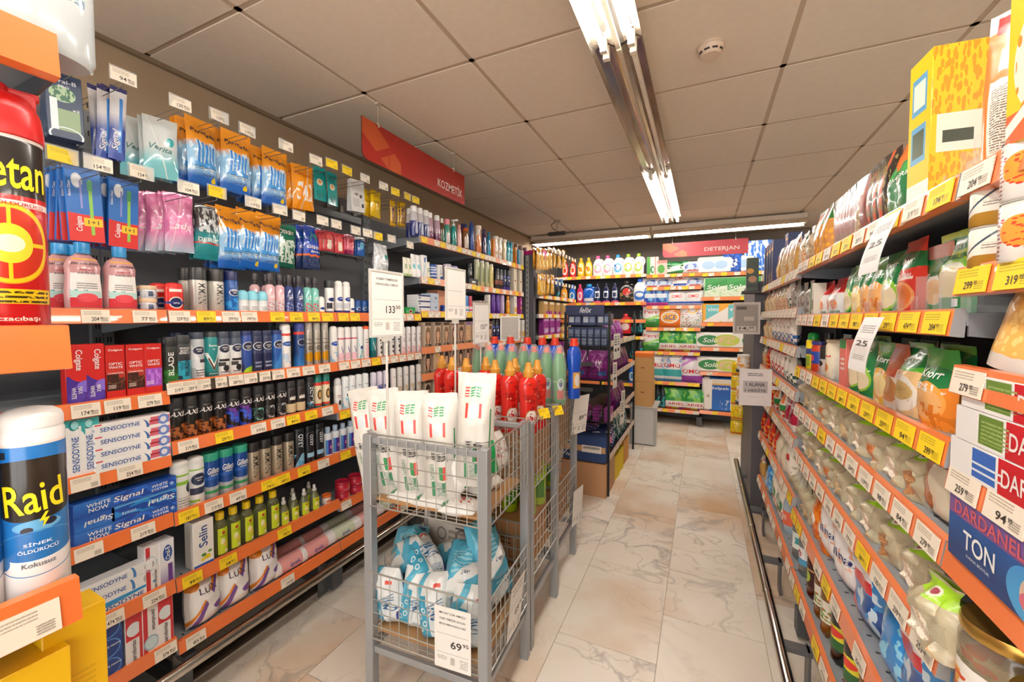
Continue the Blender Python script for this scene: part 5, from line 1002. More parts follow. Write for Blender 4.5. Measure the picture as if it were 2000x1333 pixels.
soft('softorange', 'orange fabric softener bottle', .10, .26, 'f0a02c', 'f0b040', LB('f6ead0', 'f4c060', 'd8402c'))
soft('softblue', 'blue fabric softener bottle', .10, .26, '1f6ad0', '2a7ae0', LB('e4f0f6', '3a90e0', 'e8f0a0'))
soft('softpink', 'crimson fabric softener bottle', .09, .26, 'd42c60', 'e03a70', LB('f4e0e8', 'e46a9a', 'f0c060'))
soft('softnavy', 'navy cleaner bottle with pink foot', .095, .26, '1e2a56', '20284a', [('h', 0, .12, 'e45c9c'), ('r', .38, .3, .62, .7, 'dfe6ee'), ('r', .42, .35, .58, .6, '1e2a56')])
soft('darkteal', 'dark teal cleaner bottle', .08, .30, '22343a', '1c2a30', [('n', 6, .5, '2fa0a8', .35, .1, .65, .6)])
soft('softcream', 'cream fabric softener bottle', .09, .24, 'ecc88c', 'e8a860', LB('e88a4c', 'f4dcb0', 'c85a3c'))
jug('bigblue', 'large blue detergent jug', .2, .26, '1c62c8', '2a9ad8', [('r', .4, .1, .62, .3, 'f0f0f0')])
jug('bigblack', 'large round black detergent jug with gold print', .22, .29, '2b2a2c', '303032', [('e', .5, .55, .08, .2, 'c8403a'), ('n', 9, .56, 'b89858', .36, .2, .64, .5)], sy=.5)
jug('whiteblue', 'white bleach jug with blue cap', .17, .31, 'f0f2f4', '2a6ad0', [('e', .5, .32, .15, .22, '3a7ad8'), ('e', .5, .36, .1, .1, 'f0f4f8')])
jug('redjug', 'red detergent jug with round grip', .16, .26, 'd82c34', 'd82c34', [('e', .5, .4, .12, .2, 'f4dcd8')])
rs = 'rear wall'
zR = [z+T_ for z in RLL]
place_row('B', FY, zR[0], [('softred', 1104), ('softred', 1119, 0, 1, .0), ('softyellow', 1135), ('softyellow', 1150), ('gelpink', 1168, 1187, 2), ('gelblue', 1207), ('gellime', 1227, 1247.5, 2)], rs+' top bottle shelf', jit=6)
place_row('B', FY, zR[1], [('darkteal', 1089), ('softorange', 1102), ('softblue', 1118), ('softpink', 1133), ('bigblue', 1151), ('softnavy', 1167, 1201, 3), ('bigblack', 1224), ('whiteblue', 1250)], rs+' second bottle shelf', jit=5)
place_row('B', FY, zR[2], [('softred', 1103, 1118, 2), ('softpink', 1134, 1160, 2)], rs+' third bottle shelf', jit=5)
place_row('B', FY, zR[3]+.04, [('redjug', 1222), ('darkteal', 1238.5, 1250.5, 2)], rs+' fourth bottle shelf', jit=5)
place_row('B', FY, zR[3]-.06, [('softcream', 1099, 1112, 2)], rs+' fourth bottle shelf', jit=5)
place_row('B', FY, zR[4], [('darkteal', 1236, 1250, 2)], rs+' fifth bottle shelf', jit=5)
place_row('B', FY, zR[5], [('softblue', 1235, 1255, 2)], rs+' sixth bottle shelf', jit=5)
def sack(k, lab, w, h, t, base, l, tx, m='pillow'): pouch(k, lab, w, h, t, base, l, tx, mode=m, name='detergent_bag', cat='bag', nx=10, ny=10, bump=.4)
GSW = [('n', 3, .48, '5ab84a', 0, .1, 1, .9), ('s', .7, .1, .08, 'e8f0e0')]
sack('pergreen', 'green and white detergent bag with red lettering', .24, .28, .09, 'f2f2ee', [('h', .0, .42, '3fa04a'), ('s', .3, .3, .06, '8ccc5a'), ('h', .58, .9, 'f4f2f0')], [('Persil', 0, .73, .8, .15, 'd02c30'), ('Yeşil Güç', 0, .3, .4, .05, 'f0f4f0')])
sack('ace', 'orange detergent bag with round white emblem', .30, .27, .09, 'ee7a24', [('h', .7, 1, 'f0913a'), ('e', .5, .5, .36, .28, 'f6f0ec'), ('e', .5, .5, .30, .22, 'f2b03a')], [('ACE', 0, .5, .46, .22, '1f4fae')])
sack('dots', 'white detergent bag with coloured confetti dots', .32, .30, .09, 'f2f0ee', [('v', 14, .3, 'd83a4a', 0, 0, .5, .8), ('v', 12, .3, '6a4ab0', .4, .3, 1, 1), ('v', 13, .28, '3aa45a', 0, .0, 1, .5), ('e', .55, .75, .18, .14, 'f8c84a'), ('e', .55, .75, .12, .09, 'f4f0f0')], [])
sack('arielg', 'green detergent bag with white band and red lettering', .30, .27, .09, '2f9a48', [('n', 3.5, .5, '8ad05a', 0, .3, 1, 1), ('r', 0, .14, 1, .42, 'f2f2f0'), ('h', 0, .12, 'c84a9a'), ('r', 0, 0, .35, .12, 'e8502c'), ('r', .35, 0, .6, .12, 'f0c02c')], [('ARIEL', 0, .28, .7, .12, 'd02c30')])
sack('omoblue', 'white detergent bag with red lettering and aqua band', .27, .34, .09, 'eef0f4', [('h', 0, .12, '5aa8d8'), ('h', .22, .48, '3fb0b4'), ('n', 4, .56, 'a0b4e0', 0, .5, 1, 1)], [('OMO', 0, .63, .72, .15, 'e0342c')])
sack('omopurple', 'white and purple detergent bag with red lettering', .27, .34, .09, 'f0ecf4', [('h', .02, .28, '9a3ab0'), ('s', .5, .6, .05, 'd08ae0'), ('h', .85, 1, 'a85ac0')], [('OMO', 0, .44, .75, .15, 'e0342c')])
sack('omosmall', 'white detergent bag with red lettering and blue foot', .24, .2, .08, 'f1f1f2', [('h', .12, .32, '2a5ac0'), ('h', .16, .2, 'f4f4f4')], [('OMO', 0, .66, .5, .2, 'e0342c')])
sack('bluebag', 'blue detergent bag with white print', .22, .26, .09, '2a5ac4', [('n', 4, .5, '6ab0e8', 0, 0, 1, 1), ('h', 0, .22, 'c84aa0'), ('r', .2, .45, .8, .65, 'e6eef6')], [])
sack('greenbag', 'green and white detergent bag with wave print', .34, .16, .08, '3aa05a', [('s', .3, .3, .2, 'e8f0ea'), ('n', 5, .55, '2a6a3c', 0, .4, 1, 1)], [])
sack('whitebag', 'white detergent bag with blue emblem', .30, .15, .08, 'f0f1f2', [('e', .5, .55, .3, .3, 'c0d4ea'), ('n', 6, .56, '3a5ab0', .2, .2, .8, .8), ('r', .3, .2, .7, .3, 'e06a60')], [])
box('tabgreen', 'green and white dishwasher tablet carton', .14, .08, .23, 'dfe8d4', [('r', 0, 0, .3, 1, '5aa84a'), ('e', .5, .3, .2, .2, '3a8a4a'), ('e', .55, .3, .1, .12, 'f0f4f4'), ('r', .7, 0, .8, 1, 'e09090')])
box('tabpink', 'pink dishwasher tablet carton', .14, .08, .18, 'f0c8c0', [('e', .5, .4, .3, .3, '5aa84a'), ('h', .8, 1, 'e88a80')])
ms = 'rear wall powder rack'
zM = [z+T_ for z in RML]
place_row('B', FY, zM[0], [('tabgreen', 1275), ('tabpink', 1292), ('greenbag', 1320), ('whitebag', 1353)], ms+' top shelf')
place_row('B', FY, zM[1]-.02, [('whitebag', 1274, 1299, 2), ('omosmall', 1329), ('whitebag', 1357)], ms+' second shelf', rec=.03)
place_row('B', FY, zM[2]-.01, [('bluebag', 1270, 1292, 2), ('omosmall', 1322, 1354, 2)], ms+' third shelf')
place_row('B', FY, zM[3], [('pergreen', 1274), ('ace', 1308.5), ('dots', 1350)], ms+' fourth shelf')
place_row('B', FY, zM[4], [('pergreen', 1273), ('arielg', 1306, 1343, 2)], ms+' fifth shelf')
place_row('B', FY, zM[5], [('omoblue', 1278, 1313, 2), ('omopurple', 1350)], ms+' sixth shelf')
place_row('B', FY, zM[6], [('darkteal', 1284, 1294, 2), ('arielg', 1320, 1357, 2)], ms+' bottom shelf')
def soap(k, lab, w, h, t, base, l, tx, **kw): pouch(k, lab, w, h, t, base, l, tx, mode='pillow', name='soft_pack', cat='pack', nx=8, ny=8, bump=.3, **kw)
box('solo', 'green and white napkin pack', .27, .15, .245, 'dcecd4', [('h', .62, 1, '4aa85a'), ('s', .3, .45, .14, '3a9a4c'), ('n', 5, .55, 'b8dca8', 0, 0, 1, .4)], [('Solo', 0, .52, .7, .2, 'f4f8f4', 0, .3)], bevel=.012, name='napkin_pack', cat='pack')
box('sololong', 'long white kitchen towel pack with green emblem and salad picture', .62, .16, .19, 'f3f1ec', [('e', .24, .5, .2, .32, '2f8a4a'), ('e', .56, .5, .22, .38, 'c8d860'), ('n', 8, .5, 'e8c8a0', .42, .25, .7, .75), ('e', .92, .5, .1, .3, '3a9a54')], [('Solo', -.22, .5, .26, .3, 'f4f8f4', 0, .3)], bevel=.02, name='kitchen_towel_pack', cat='pack')
box('vivo', 'white and orange paper pack with aqua square', .3, .15, .24, 'f0b030', [('r', .15, .2, .62, 1, '6cc4cc'), ('s', .8, -.2, .25, 'f4f0ea'), ('e', .92, .3, .3, .3, 'f4f0ea')], [('vivo', -.08, .7, .42, .2, 'f4f8f8')], bevel=.015, name='paper_pack', cat='pack')
box('selpak', 'tall blue toilet paper pack with white script', .26, .16, .42, '1f5cb4', [('h', .82, 1, 'e8e0d0'), ('h', .78, .83, 'e8b870'), ('n', 7, .56, 'f0ece4', .5, .05, 1, .35), ('g', .5, 0, '2a78d0')], [('Selpak', 0, .68, .75, .1, 'f4f8fa')], bevel=.02, name='toilet_paper_pack', cat='pack')
box('whiteroll', 'tall plain white paper roll pack', .14, .14, .42, 'f2eee8', [('e', .5, .45, .14, .05, 'c8b8a0')], bevel=.03, name='paper_roll_pack', cat='pack')
box('bluebox', 'tall bright blue carton with white splashes', .18, .08, .36, '1f6cd0', [('n', 5, .5, 'c8e0f4', 0, 0, 1, 1)])
box('packwhite', 'white and pale blue soft pack', .24, .12, .2, 'eef0f0', [('e', .5, .5, .3, .25, 'a8c8e4'), ('h', .8, 1, 'e6d8cc')], bevel=.02, name='soft_pack', cat='pack')
box('packblue', 'blue pack with white emblem', .2, .12, .24, '2a66c8', [('e', .5, .5, .3, .25, 'e6eef6'), ('n', 6, .52, '1a3f90', 0, 0, 1, 1)], bevel=.015, name='soft_pack', cat='pack')
ps = 'rear wall paper rack'
zP = [z+T_ for z in RRL]
place_row('B', FY, zP[0], [('packwhite', 1383, 1408, 2), ('packblue', 1430), ('packwhite', 1452), ('bluebox', 1470), ('bluebox', 1488)], ps+' top shelf')
place_row('B', FY, zP[1], [('solo', 1398, 1440, 2), ('solo', 1485)], ps+' second shelf', jit=1)
place_row('B', FY, zP[2], [('vivo', 1397, 1440, 2)], ps+' third shelf', jit=1)
place_row('B', FY, zP[3], [('sololong', 1412)], ps+' fourth shelf', jit=1)
place_row('B', FY, zP[4], [('sololong', 1414)], ps+' fifth shelf', jit=1)
place_row('B', FY, zP[5], [('whiteroll', 1383), ('selpak', 1406), ('whiteroll', 1432, 1450, 2)], ps+' bottom shelf', jit=1)
# yellow sponge strip hanging at the cabinet corner
soap('yellowsp', 'yellow sponge pack hanging at the dark end column', .10, .12, .03, 'f2d81c', [('n', 6, .55, 'e8a81c', 0, 0, 1, 1), ('h', .1, .2, 'd85a3c')], [])
for i in range(5): put('yellowsp', (.28, 3.95, .86-.125*i), math.radians(random.uniform(-25, 5)), f'yellow sponge pack on a hanging strip, {ORD[i+1]} from the top', 'sponge packs on the strip')
# ================================================================ wire rack of pet pouches
BKW = S('2e2e30', .4, .6)
wr = thing('wire_rack', 'black wire rack of purple and navy pet food beside the third cart', 'rack', (-.80, 3.10, 0))
for x in (-.17, .17):
    for y in (0, 1.24): obj('post', G().box(x-.009, x+.009, y-.009, y+.009, 0, 1.40 if y == 0 else 1.36).mesh('post', [BKW]), wr)
for z in (1.13, .872, .555, .262):
    g = G(); g.box(-.17, .17, 0, 1.24, z, z+.006)
    for k in range(4): g.tube((-.17, -.004, z+.02+k*.025), (.17, -.004, z+.02+k*.025), .002, 0, 4)
    for k in range(9): g.tube((-.17+k*.0425, -.006, z), (-.17+k*.0425, -.006, z+.1), .0018, 0, 4)
    sh = obj('shelf', g.mesh('sh', [BKW]), wr)
    obj('price_rail', G().box(.172, .178, 0, 1.24, z+.006, z+.05).mesh('pr', [S('e8c4b4', .35, coat=.4)]), sh)
    for k in range(9): obj('price_tag', tagmesh('W', None), sh, (.1795, .07+k*.135, z+.028), (0, 0, math.pi/2))
for z in (.985, .79): obj('label_bar', G().box(-.15, .05, -.02, -.012, z, z+.03).mesh('lb', [S('4a4a4c', .5)]), wr)
for i, (y, z) in enumerate(((.12, .98), (.14, 1.20), (.25, 1.20), (.50, .70), (.45, .62))):
    s_ = thing('price_sheet', f'narrow white price sheet clipped to the wire rack side, {ORD[i+1]} one', 'price tag', (-.80+.19, 3.10+y, z-.05), (0, 0, math.radians(78)), 'price sheets on the wire rack')
    obj('paper', G().box(-.04, .04, -.001, 0, -.12, .08).mesh('pp', [P('f2efe9', [('t', .2, .5, .8, .9, 10, '55504a'), ('r', .3, .3, .7, .42, '3a3632')], .5)]), s_)
hd = thing('header_card', 'navy header card reading felix on top of the wire rack', 'sign', (-.80, 3.095, 1.375))
obj('card', G().box(-.17, .13, -.004, 0, 0, .075).text('felix', -.01, .038, .09, .042, 1, flat(-.0045), 0, .3).mesh('hc', [S('22305c', .4), S('e4e8f0')]), hd)
box('sachetbox', 'navy pet food pouch box with white squares', .11, .09, .09, '2a3a66', [('r', .1, .25, .45, .75, 'c8d0dc'), ('r', .55, .25, .9, .75, '8a98b8')])
for i in range(3): put('sachetbox', (-.915+i*.115, 3.20, 1.28+.015), 0, f"navy and white pet pouch box on the wire rack, {ORD[i+1]} of three", 'pet pouch boxes under the header')
box('sachetcol', 'upright navy and grey pet pouch pack', .048, .05, .145, '3c4c74', [('r', .15, .05, .85, .4, '8a9ab4'), ('r', .15, .5, .85, .85, '7484a4'), ('h', .92, 1, '1f2c54')])
for i in range(6): put('sachetcol', (-.935+i*.052, 3.15, 1.137), 0, f"upright navy and grey pet pouch pack, {ORD[i+1]} of six on the top wire shelf", 'pet pouch packs on the top wire shelf')
pouch('petbig', 'large glossy purple pet food bag', .16, .225, .10, '8a2a86', [('n', 5, .56, 'b060b0', .1, .4, .9, .9), ('r', .5, .15, .9, .3, '3a6ab8'), ('s', .6, .2, .04, '6a1a6a')], [], mode='bag', name='pet_food_bag', cat='bag', rough=.2)
for i, (x, y) in enumerate(((-.89, 3.17), (-.73, 3.17))): put('petbig', (x, y, .878), math.radians(-8+16*i), f"large glossy purple pet food bag at the rack front, {'window' if 0 else ORD[i+1]} of two", 'purple bags at the rack front')
for zi, (z, nm, ys) in enumerate(((1.14, 'top', (3.35, 3.52, 3.69, 3.86)), (.878, 'second', (3.33, 3.47, 3.61, 3.75, 3.89, 4.03, 4.17)), (.561, 'third', (3.6, 3.74, 3.88, 4.02)))):
    for i, y in enumerate(ys): put('petbig', (-.71, y, z), math.radians(85+random.uniform(-10, 10)), f"purple pet food bag facing the aisle, {ORD[i+1]} on the {nm} wire shelf", f'purple bags on the {nm} wire shelf', sc=.85)
for i in range(4): put('petpurple', (-.90+.085*i, 3.17, .561), math.radians(90), f"purple pouch multipack, {ORD[i+1]} of four on the third wire shelf", 'purple multipacks', sc=.8)
pouch('petnavy', 'navy and white pet pouch pack', .20, .15, .03, '26305c', [('n', 4, .5, 'e0dce4', 0, .2, 1, .8), ('r', .6, .2, .95, .6, 'c86a8a')], [], mode='pillow', name='pet_pouch_pack', cat='pack', nx=8, ny=8)
for i in range(6): put('petnavy', (-.83+.02*(i % 2), 3.08+.02*i, .50+.012*i), math.radians(-6+5*i), f"navy and white pet pouch pack on the tray heap, {ORD[i+1]} from the bottom", 'navy pouch packs on the tray', tilt=math.radians(-78))
for i in range(3): put('petnavy', (-.69, 3.13+.03*i, .36+.01*i), math.radians(30), f"navy pet pouch pack leaning out of the tray, {ORD[i+1]} of three", 'leaning navy pouch packs', tilt=math.radians(-35))
CB = lambda k, lab, w, d, h, c='c49468', l=(), tx=(), nm='cardboard_box': box(k, lab, w, d, h, c, l, tx, name=nm, cat='box', rough=.75, bevel=.002)
CB('bigcarton', 'plain brown cardboard carton on the floor under the wire rack', .35, .34, .255, 'c4966c', [('h', .985, 1, 'a07850')])
put('bigcarton', (-.81, 3.22, 0), 0)
CB('felixtray', 'navy open tray carton with barcode panel reading felix', .33, .14, .19, '2a4478', [('r', 0, .38, 1, .62, 'c49a6c'), ('r', .45, .36, .9, .64, 'f0ece6'), ('t', .48, .4, .86, .6, 3, '8a8680')], [('felix', -.3, .8, .26, .13, 'e8ecf2', 0, .3), ('felix', -.3, .2, .26, .13, 'e8ecf2', 0, .3)], 'tray_carton')
put('felixtray', (-.80, 3.10, .27), 0)
CB('cartflap', 'small brown carton behind the navy pouches', .13, .10, .12)
put('cartflap', (-.86, 3.20, .46), .1)
pouch('teallitter', 'teal and white cat litter bag', .16, .22, .08, '2a6a70', [('n', 5, .5, 'd0e4e4', 0, 0, 1, 1)], [], name='litter_bag', cat='bag')
for i in range(3): put('teallitter', (-.70, 3.75+.17*i, .268), math.radians(85), f"teal and white litter bag low on the wire rack, {ORD[i+1]} of three", 'litter bags')
CB('yellowcarton', 'bright yellow carton on the floor beside the wire rack', .16, .05, .20, 'e8c820', nm='yellow_carton')
for i, y in enumerate((3.50, 3.68)): put('yellowcarton', (-.66, y, 0), math.radians(85), f"bright yellow carton on the floor by the wire rack, {['nearer','further'][i]} one", 'yellow floor cartons')
CB('orangecarton', 'orange-brown carton on the floor at the rack end', .22, .05, .22, 'd89a4c')
put('orangecarton', (-.66, 3.95, 0), math.radians(88))
# stacked cartons on the pale cabinet
CB('stackcarton', 'brown carton stacked on the pale cabinet', .20, .28, .26, 'd0a064', [('r', .42, .55, .6, .6, '8a5a30')])
pc = thing('pale_cabinet', 'pale grey metal cabinet carrying two brown cartons', 'cabinet', (-.55, 4.72, 0))
obj('body', G().box(-.14, .10, -.2, .2, 0.01, .40).mesh('pc', [S('d6d4d2', .5)], .004), pc)
obj('corner_post', G().box(.10, .125, -.2, -.17, 0, .41).mesh('cp', [S('b8b8b8', .4, .4)]), pc); obj('corner_post', G().box(-.14, -.12, -.205, -.19, 0, .41).mesh('cp', [S('b8b8b8', .4, .4)]), pc)
obj('cap_plate', G().box(-.15, .13, -.21, .2, .40, .412).mesh('cpl', [S('c8c8c8', .4, .3)]), pc)
put('stackcarton', (-.57, 4.68, .413), 0, 'brown carton lower in the stack on the pale cabinet', 'stacked brown cartons')
put('stackcarton', (-.575, 4.68, .675), .03, 'brown carton upper in the stack, with orange tape above', 'stacked brown cartons')
ot = thing('orange_tray', 'flat orange tray topping the carton stack', 'tray', (-.575, 4.68, .936))
obj('tray', G().box(-.10, .10, -.14, .14, 0, .045).mesh('ot', [S('ea7a24', .5)], .003), ot)
# ================================================================ wire carts
CG = S('a2a5a8', .4, .35)
WIRE = S('b4b4b0', .3, .7)
def cart(label, cx, cy, w, d, rz, baskets, h=.95, tray=True):
    t = thing('wire_cart', label, 'cart', (cx, cy, 0), (0, 0, rz), 'grey wire basket carts')
    k = .0165
    for sx in (-1, 1):
        for sy in (-1, 1):
            lg = G(); x, y = sx*(w/2-k), sy*(d/2-k); lg.box(x-k, x+k, y-k, y+k, 0, h)
            obj('leg', lg.mesh('leg', [CG], .002), t)
    for z in (.19, h-.025):
        for sy in (-1, 1): obj('crossbar', G().box(-w/2+2*k, w/2-2*k, sy*(d/2-k)-.008, sy*(d/2-k)+.008, z-(.012 if z < .5 else .004), z+(.012 if z < .5 else .014)).mesh('cb', [CG], .001), t)
    for sx in (-1, 1): obj('crossbar', G().box(sx*(w/2-k)-.01, sx*(w/2-k)+.01, -d/2+2*k, d/2-2*k, .178, .202).mesh('cb', [CG], .001), t)
    for z0, z1 in baskets:
        nz = max(2, round((z1-z0)/.05))
        for ax, L_, off in (('x', w-4*k, -d/2+.002), ('x', w-4*k, d/2-.002), ('y', d-4*k, -w/2+.002), ('y', d-4*k, w/2-.002)):
            g = G()
            def pt(a, z): return (a, off, z) if ax == 'x' else (off, a, z)
            n = round(L_/.037)
            for i in range(n+1): g.tube(pt(-L_/2+L_*i/n, z0), pt(-L_/2+L_*i/n, z1), .0016, 0, 5)
            for i in range(nz+1): g.tube(pt(-L_/2-.01, z0+(z1-z0)*i/nz), pt(L_/2+.01, z0+(z1-z0)*i/nz), .003 if i in (0, nz) else .0018, 0, 6)
            obj('wire_panel', g.mesh('wp', [WIRE]), t)
        g = G()
        for i in range(9): g.tube((-w/2+k, -d/2+k+(d-2*k)*i/8, z0+.004), (w/2-k, -d/2+k+(d-2*k)*i/8, z0+.004), .0018, 0, 4)
        obj('wire_floor', g.mesh('wf', [WIRE]), t)
        if tray: obj('cardboard_liner', G().box(-w/2+.03, w/2-.03, -d/2+.03, d/2-.03, z0+.008, z0+.018).mesh('cl', [S('b58a5c', .8)]), t)
    return t
cart('grey wire cart nearest the viewer, holding white wipe packs and blue wipes', -.832, 1.272, .475, .40, math.radians(3), ((.705, .955), (.235, .47)))
cart('middle grey wire cart full of red softener bottles', -.850, 1.683, .475, .375, math.radians(1.5), ((.66, .93), (.30, .52)), .93)
cart('furthest grey wire cart, with green and blue bottles', -.872, 2.075, .475, .375, math.radians(1), ((.66, .93), (.28, .52)), .93)
SL = [('r', .22, .80, .34, .89, 'd8443a'), ('r', .37, .80, .49, .89, '2f9a60'), ('r', .52, .80, .64, .89, '2f9a60'), ('t', .22, .80, .64, .89, 46, 'e8e4de'), ('r', .26, .63, .33, .75, 'd8443a'), ('r', .62, .63, .69, .75, 'd8443a'), ('e', .48, .69, .13, .06, 'dce6ec'), ('r', .60, .26, .70, .38, 'd8443a'), ('r', .50, .26, .60, .38, '3a9a5c'), ('t', .24, .26, .36, .40, 60, '4a8a6a'), ('r', .55, .15, .66, .24, '2f8a5c'), ('r', .26, .10, .36, .24, '4a9a70'), ('t', .4, .1, .66, .24, 60, '6a9a8a'), ('r', .9, .2, .93, .7, '3a8a5c')]
pouch('sleepy', 'white wet wipe pack with green and red marks', .125, .375, .085, 'e4e1da', SL, [('Sleepy', .02, .46, .22, .28, '2c2c2c', -82, .2)], mode='pack', name='wipe_pack', cat='wipe pack', rough=.38, bump=.55, nx=12, ny=20, seed=1.4, wr=2.)
lidm = G(); lidm.box(-.03, .03, -.006, .006, 0, .11)
pouch('sleepylid', 'taller white wipe pack with green lid', .125, .375, .09, 'e4e1da', SL, [('Sleepy', .05, .40, .22, .3, '2c2c2c', -80, .2)], mode='pack', name='wipe_pack', cat='wipe pack', rough=.38, bump=.55, nx=12, ny=20, seed=2.9, wr=2.)
lm = lidm.mesh('lid', [S('1fa45a', .35)], .006)
zt = .724
for i, (px, dz) in enumerate(((738, 0), (768, .0), (812, 0), (864, 0))):
    y = 1.135; p = (Xof(px, y, .95), y, zt)
    put('sleepy', p, math.radians(12+4*i), f"white wet wipe pack standing at the basket front, {ORD[i+1]} of four", 'white wipe packs at the front', tilt=math.radians(random.uniform(-5, -1)), roll=math.radians([-11, -8, -3, -2][i]))
t_ = put('sleepylid', (Xof(925, 1.15, .95), 1.15, .80), math.radians(20), 'taller white wipe pack with green lid, beside the cart corner post', 'white wipe packs at the front', roll=math.radians(2))
obj('lid', lm, t_, (.055, -.01, .05), (0, math.radians(-12), math.radians(35)))
pouch('wipeflat', 'white wipe pack with red print', .16, .11, .06, 'f2f0ec', [('n', 6, .55, 'c84a3a', .3, .3, .8, .8), ('r', .1, .1, .25, .4, '2f8a5c')], [], mode='pillow', name='wipe_pack', cat='wipe pack', nx=10, ny=8, bump=.5)
n_ = 0
for j in range(3):
    for i in range(3):
        n_ += 1
        put('wipeflat', (-.98+i*.155, 1.27+.055*(j % 2), zt+.03+j*.058), math.radians(80+random.uniform(-20, 20)), f"white wipe pack lying behind the standing ones, {['bottom','middle','top'][j]} layer, {ORD[i+1]} from the wall side", 'lying white wipe packs', tilt=math.radians(-80+random.uniform(-8, 8)))
for i in range(3): put('wipeflat', (-.93+i*.11, 1.10, zt+.002), math.radians(6*i), f"white wipe pack lying at the very front under the standing ones, {ORD[i+1]} of three", 'front lying wipe packs', tilt=math.radians(-86), sc=.8)
for i in range(3): put('wipeflat', (-.70, 1.22+i*.07, zt+.05), math.radians(80), f"white wipe pack by the aisle side of the first basket, {ORD[i+1]} from the front", 'aisle side wipe packs', tilt=math.radians(random.uniform(-20, 0)), sc=1.25)
pouch('nano', 'white and aqua wipe pack', .125, .20, .08, 'eef2f3', [('r', 0, 0, .40, .7, '3fa8cc'), ('s', 1.3, .55, .12, '5cb8d8'), ('o', .14, .2, .05, .035, .25, 'f0f4f4'), ('o', .28, .28, .05, .035, .25, 'f0f4f4'), ('o', .14, .38, .05, .035, .25, 'f0f4f4'), ('o', .28, .48, .05, .035, .25, 'f0f4f4'), ('r', .62, .80, .84, .86, 'e0503c'), ('r', .85, .0, 1, .3, '3a4a90'), ('t', .5, .05, .8, .15, 50, '5a7a9a')], [('NANO', .14, .46, .50, .34, 'f4f8fa', -82), ('NANO', .14, .46, .48, .30, '2c6ea4', -82)][1:], mode='pillow', name='wipe_pack', cat='wipe pack', nx=14, ny=16, bump=.9, seed=1.9, wr=2.6)
pouch('nanoblue', 'aqua wipe pack with fine white print', .13, .20, .08, '52b4d6', [('t', .2, .3, .7, .7, 14, 'a8dcec'), ('s', .5, .0, .12, 'eef2f2'), ('e', .8, .85, .12, .06, '27487e')], [('100', .1, .3, .2, .06, '27406e')], mode='pillow', name='wipe_pack', cat='wipe pack', nx=14, ny=16, bump=.9, seed=3.6, wr=2.6)
zl = .258
for i, (px, y, z, key, a, rl, tl, w_) in enumerate(((768, 1.14, zl, 'nano', 5, -6, 4, 'upright at the far corner post'), (808, 1.15, zl, 'nano', 15, 8, -6, 'upright left of the white price sheet'), (858, 1.13, zl+.01, 'nano', 10, -14, -14, 'partly behind the white price sheet'), (905, 1.14, zl, 'nano', 30, 10, -6, 'beside the near corner post'))):
    put(key, (Xof(px, y, z+.1), y, z), math.radians(a), f"white and aqua wipe pack, {w_}", 'aqua wipe packs in the lower basket', roll=math.radians(rl), tilt=math.radians(tl))
for i, (x, y, z, key, a, tl, w_) in enumerate(((-.99, 1.20, .40, 'nanoblue', 30, -70, 'lying on top by the far corner post'), (-.86, 1.19, .42, 'nano', 60, -75, 'lying on top in the middle'), (-.73, 1.16, .40, 'nanoblue', 20, -60, 'sloping beside the near post'), (-.92, 1.32, .34, 'nano', 100, -80, 'deep in the heap behind'), (-.78, 1.33, .34, 'nano', 70, -70, 'deep in the heap, aisle side'),
    (-.67, 1.30, .40, 'nanoblue', 65, -30, 'leaning up at the aisle side, clear lid up'), (-.68, 1.38, .28, 'nanoblue', 80, -25, 'under the leaning one at the aisle side'), (-.70, 1.24, .27, 'nanoblue', 75, -20, 'low by the aisle side price sheet'))):
    put(key, (x, y, z), math.radians(a), f"{'aqua wipe pack with fine print' if key == 'nanoblue' else 'white and aqua wipe pack'}, {w_}", 'aqua wipe packs in the lower basket', tilt=math.radians(tl), sc=1.05)
dc = thing('display_carton', 'grey-white display carton wall behind the lower aqua packs', 'box', (-.88, 1.42, .255))
g = G(); g.box(-.17, .17, 0, .006, 0, .24, 0, 1); g.box(-.176, -.17, -.24, .006, 0, .20, 0)
obj('wall', g.mesh('dc', [S('c8c0b6', .7), P('cbc4bb', [('o', .2, .8, .06, .1, .15, '8a8078'), ('o', .5, .8, .09, .12, .15, '7a7068'), ('r', .4, .93, .7, .96, '4a4440'), ('t', .3, .7, .9, .9, 9, '948a80')], .7)]), dc)
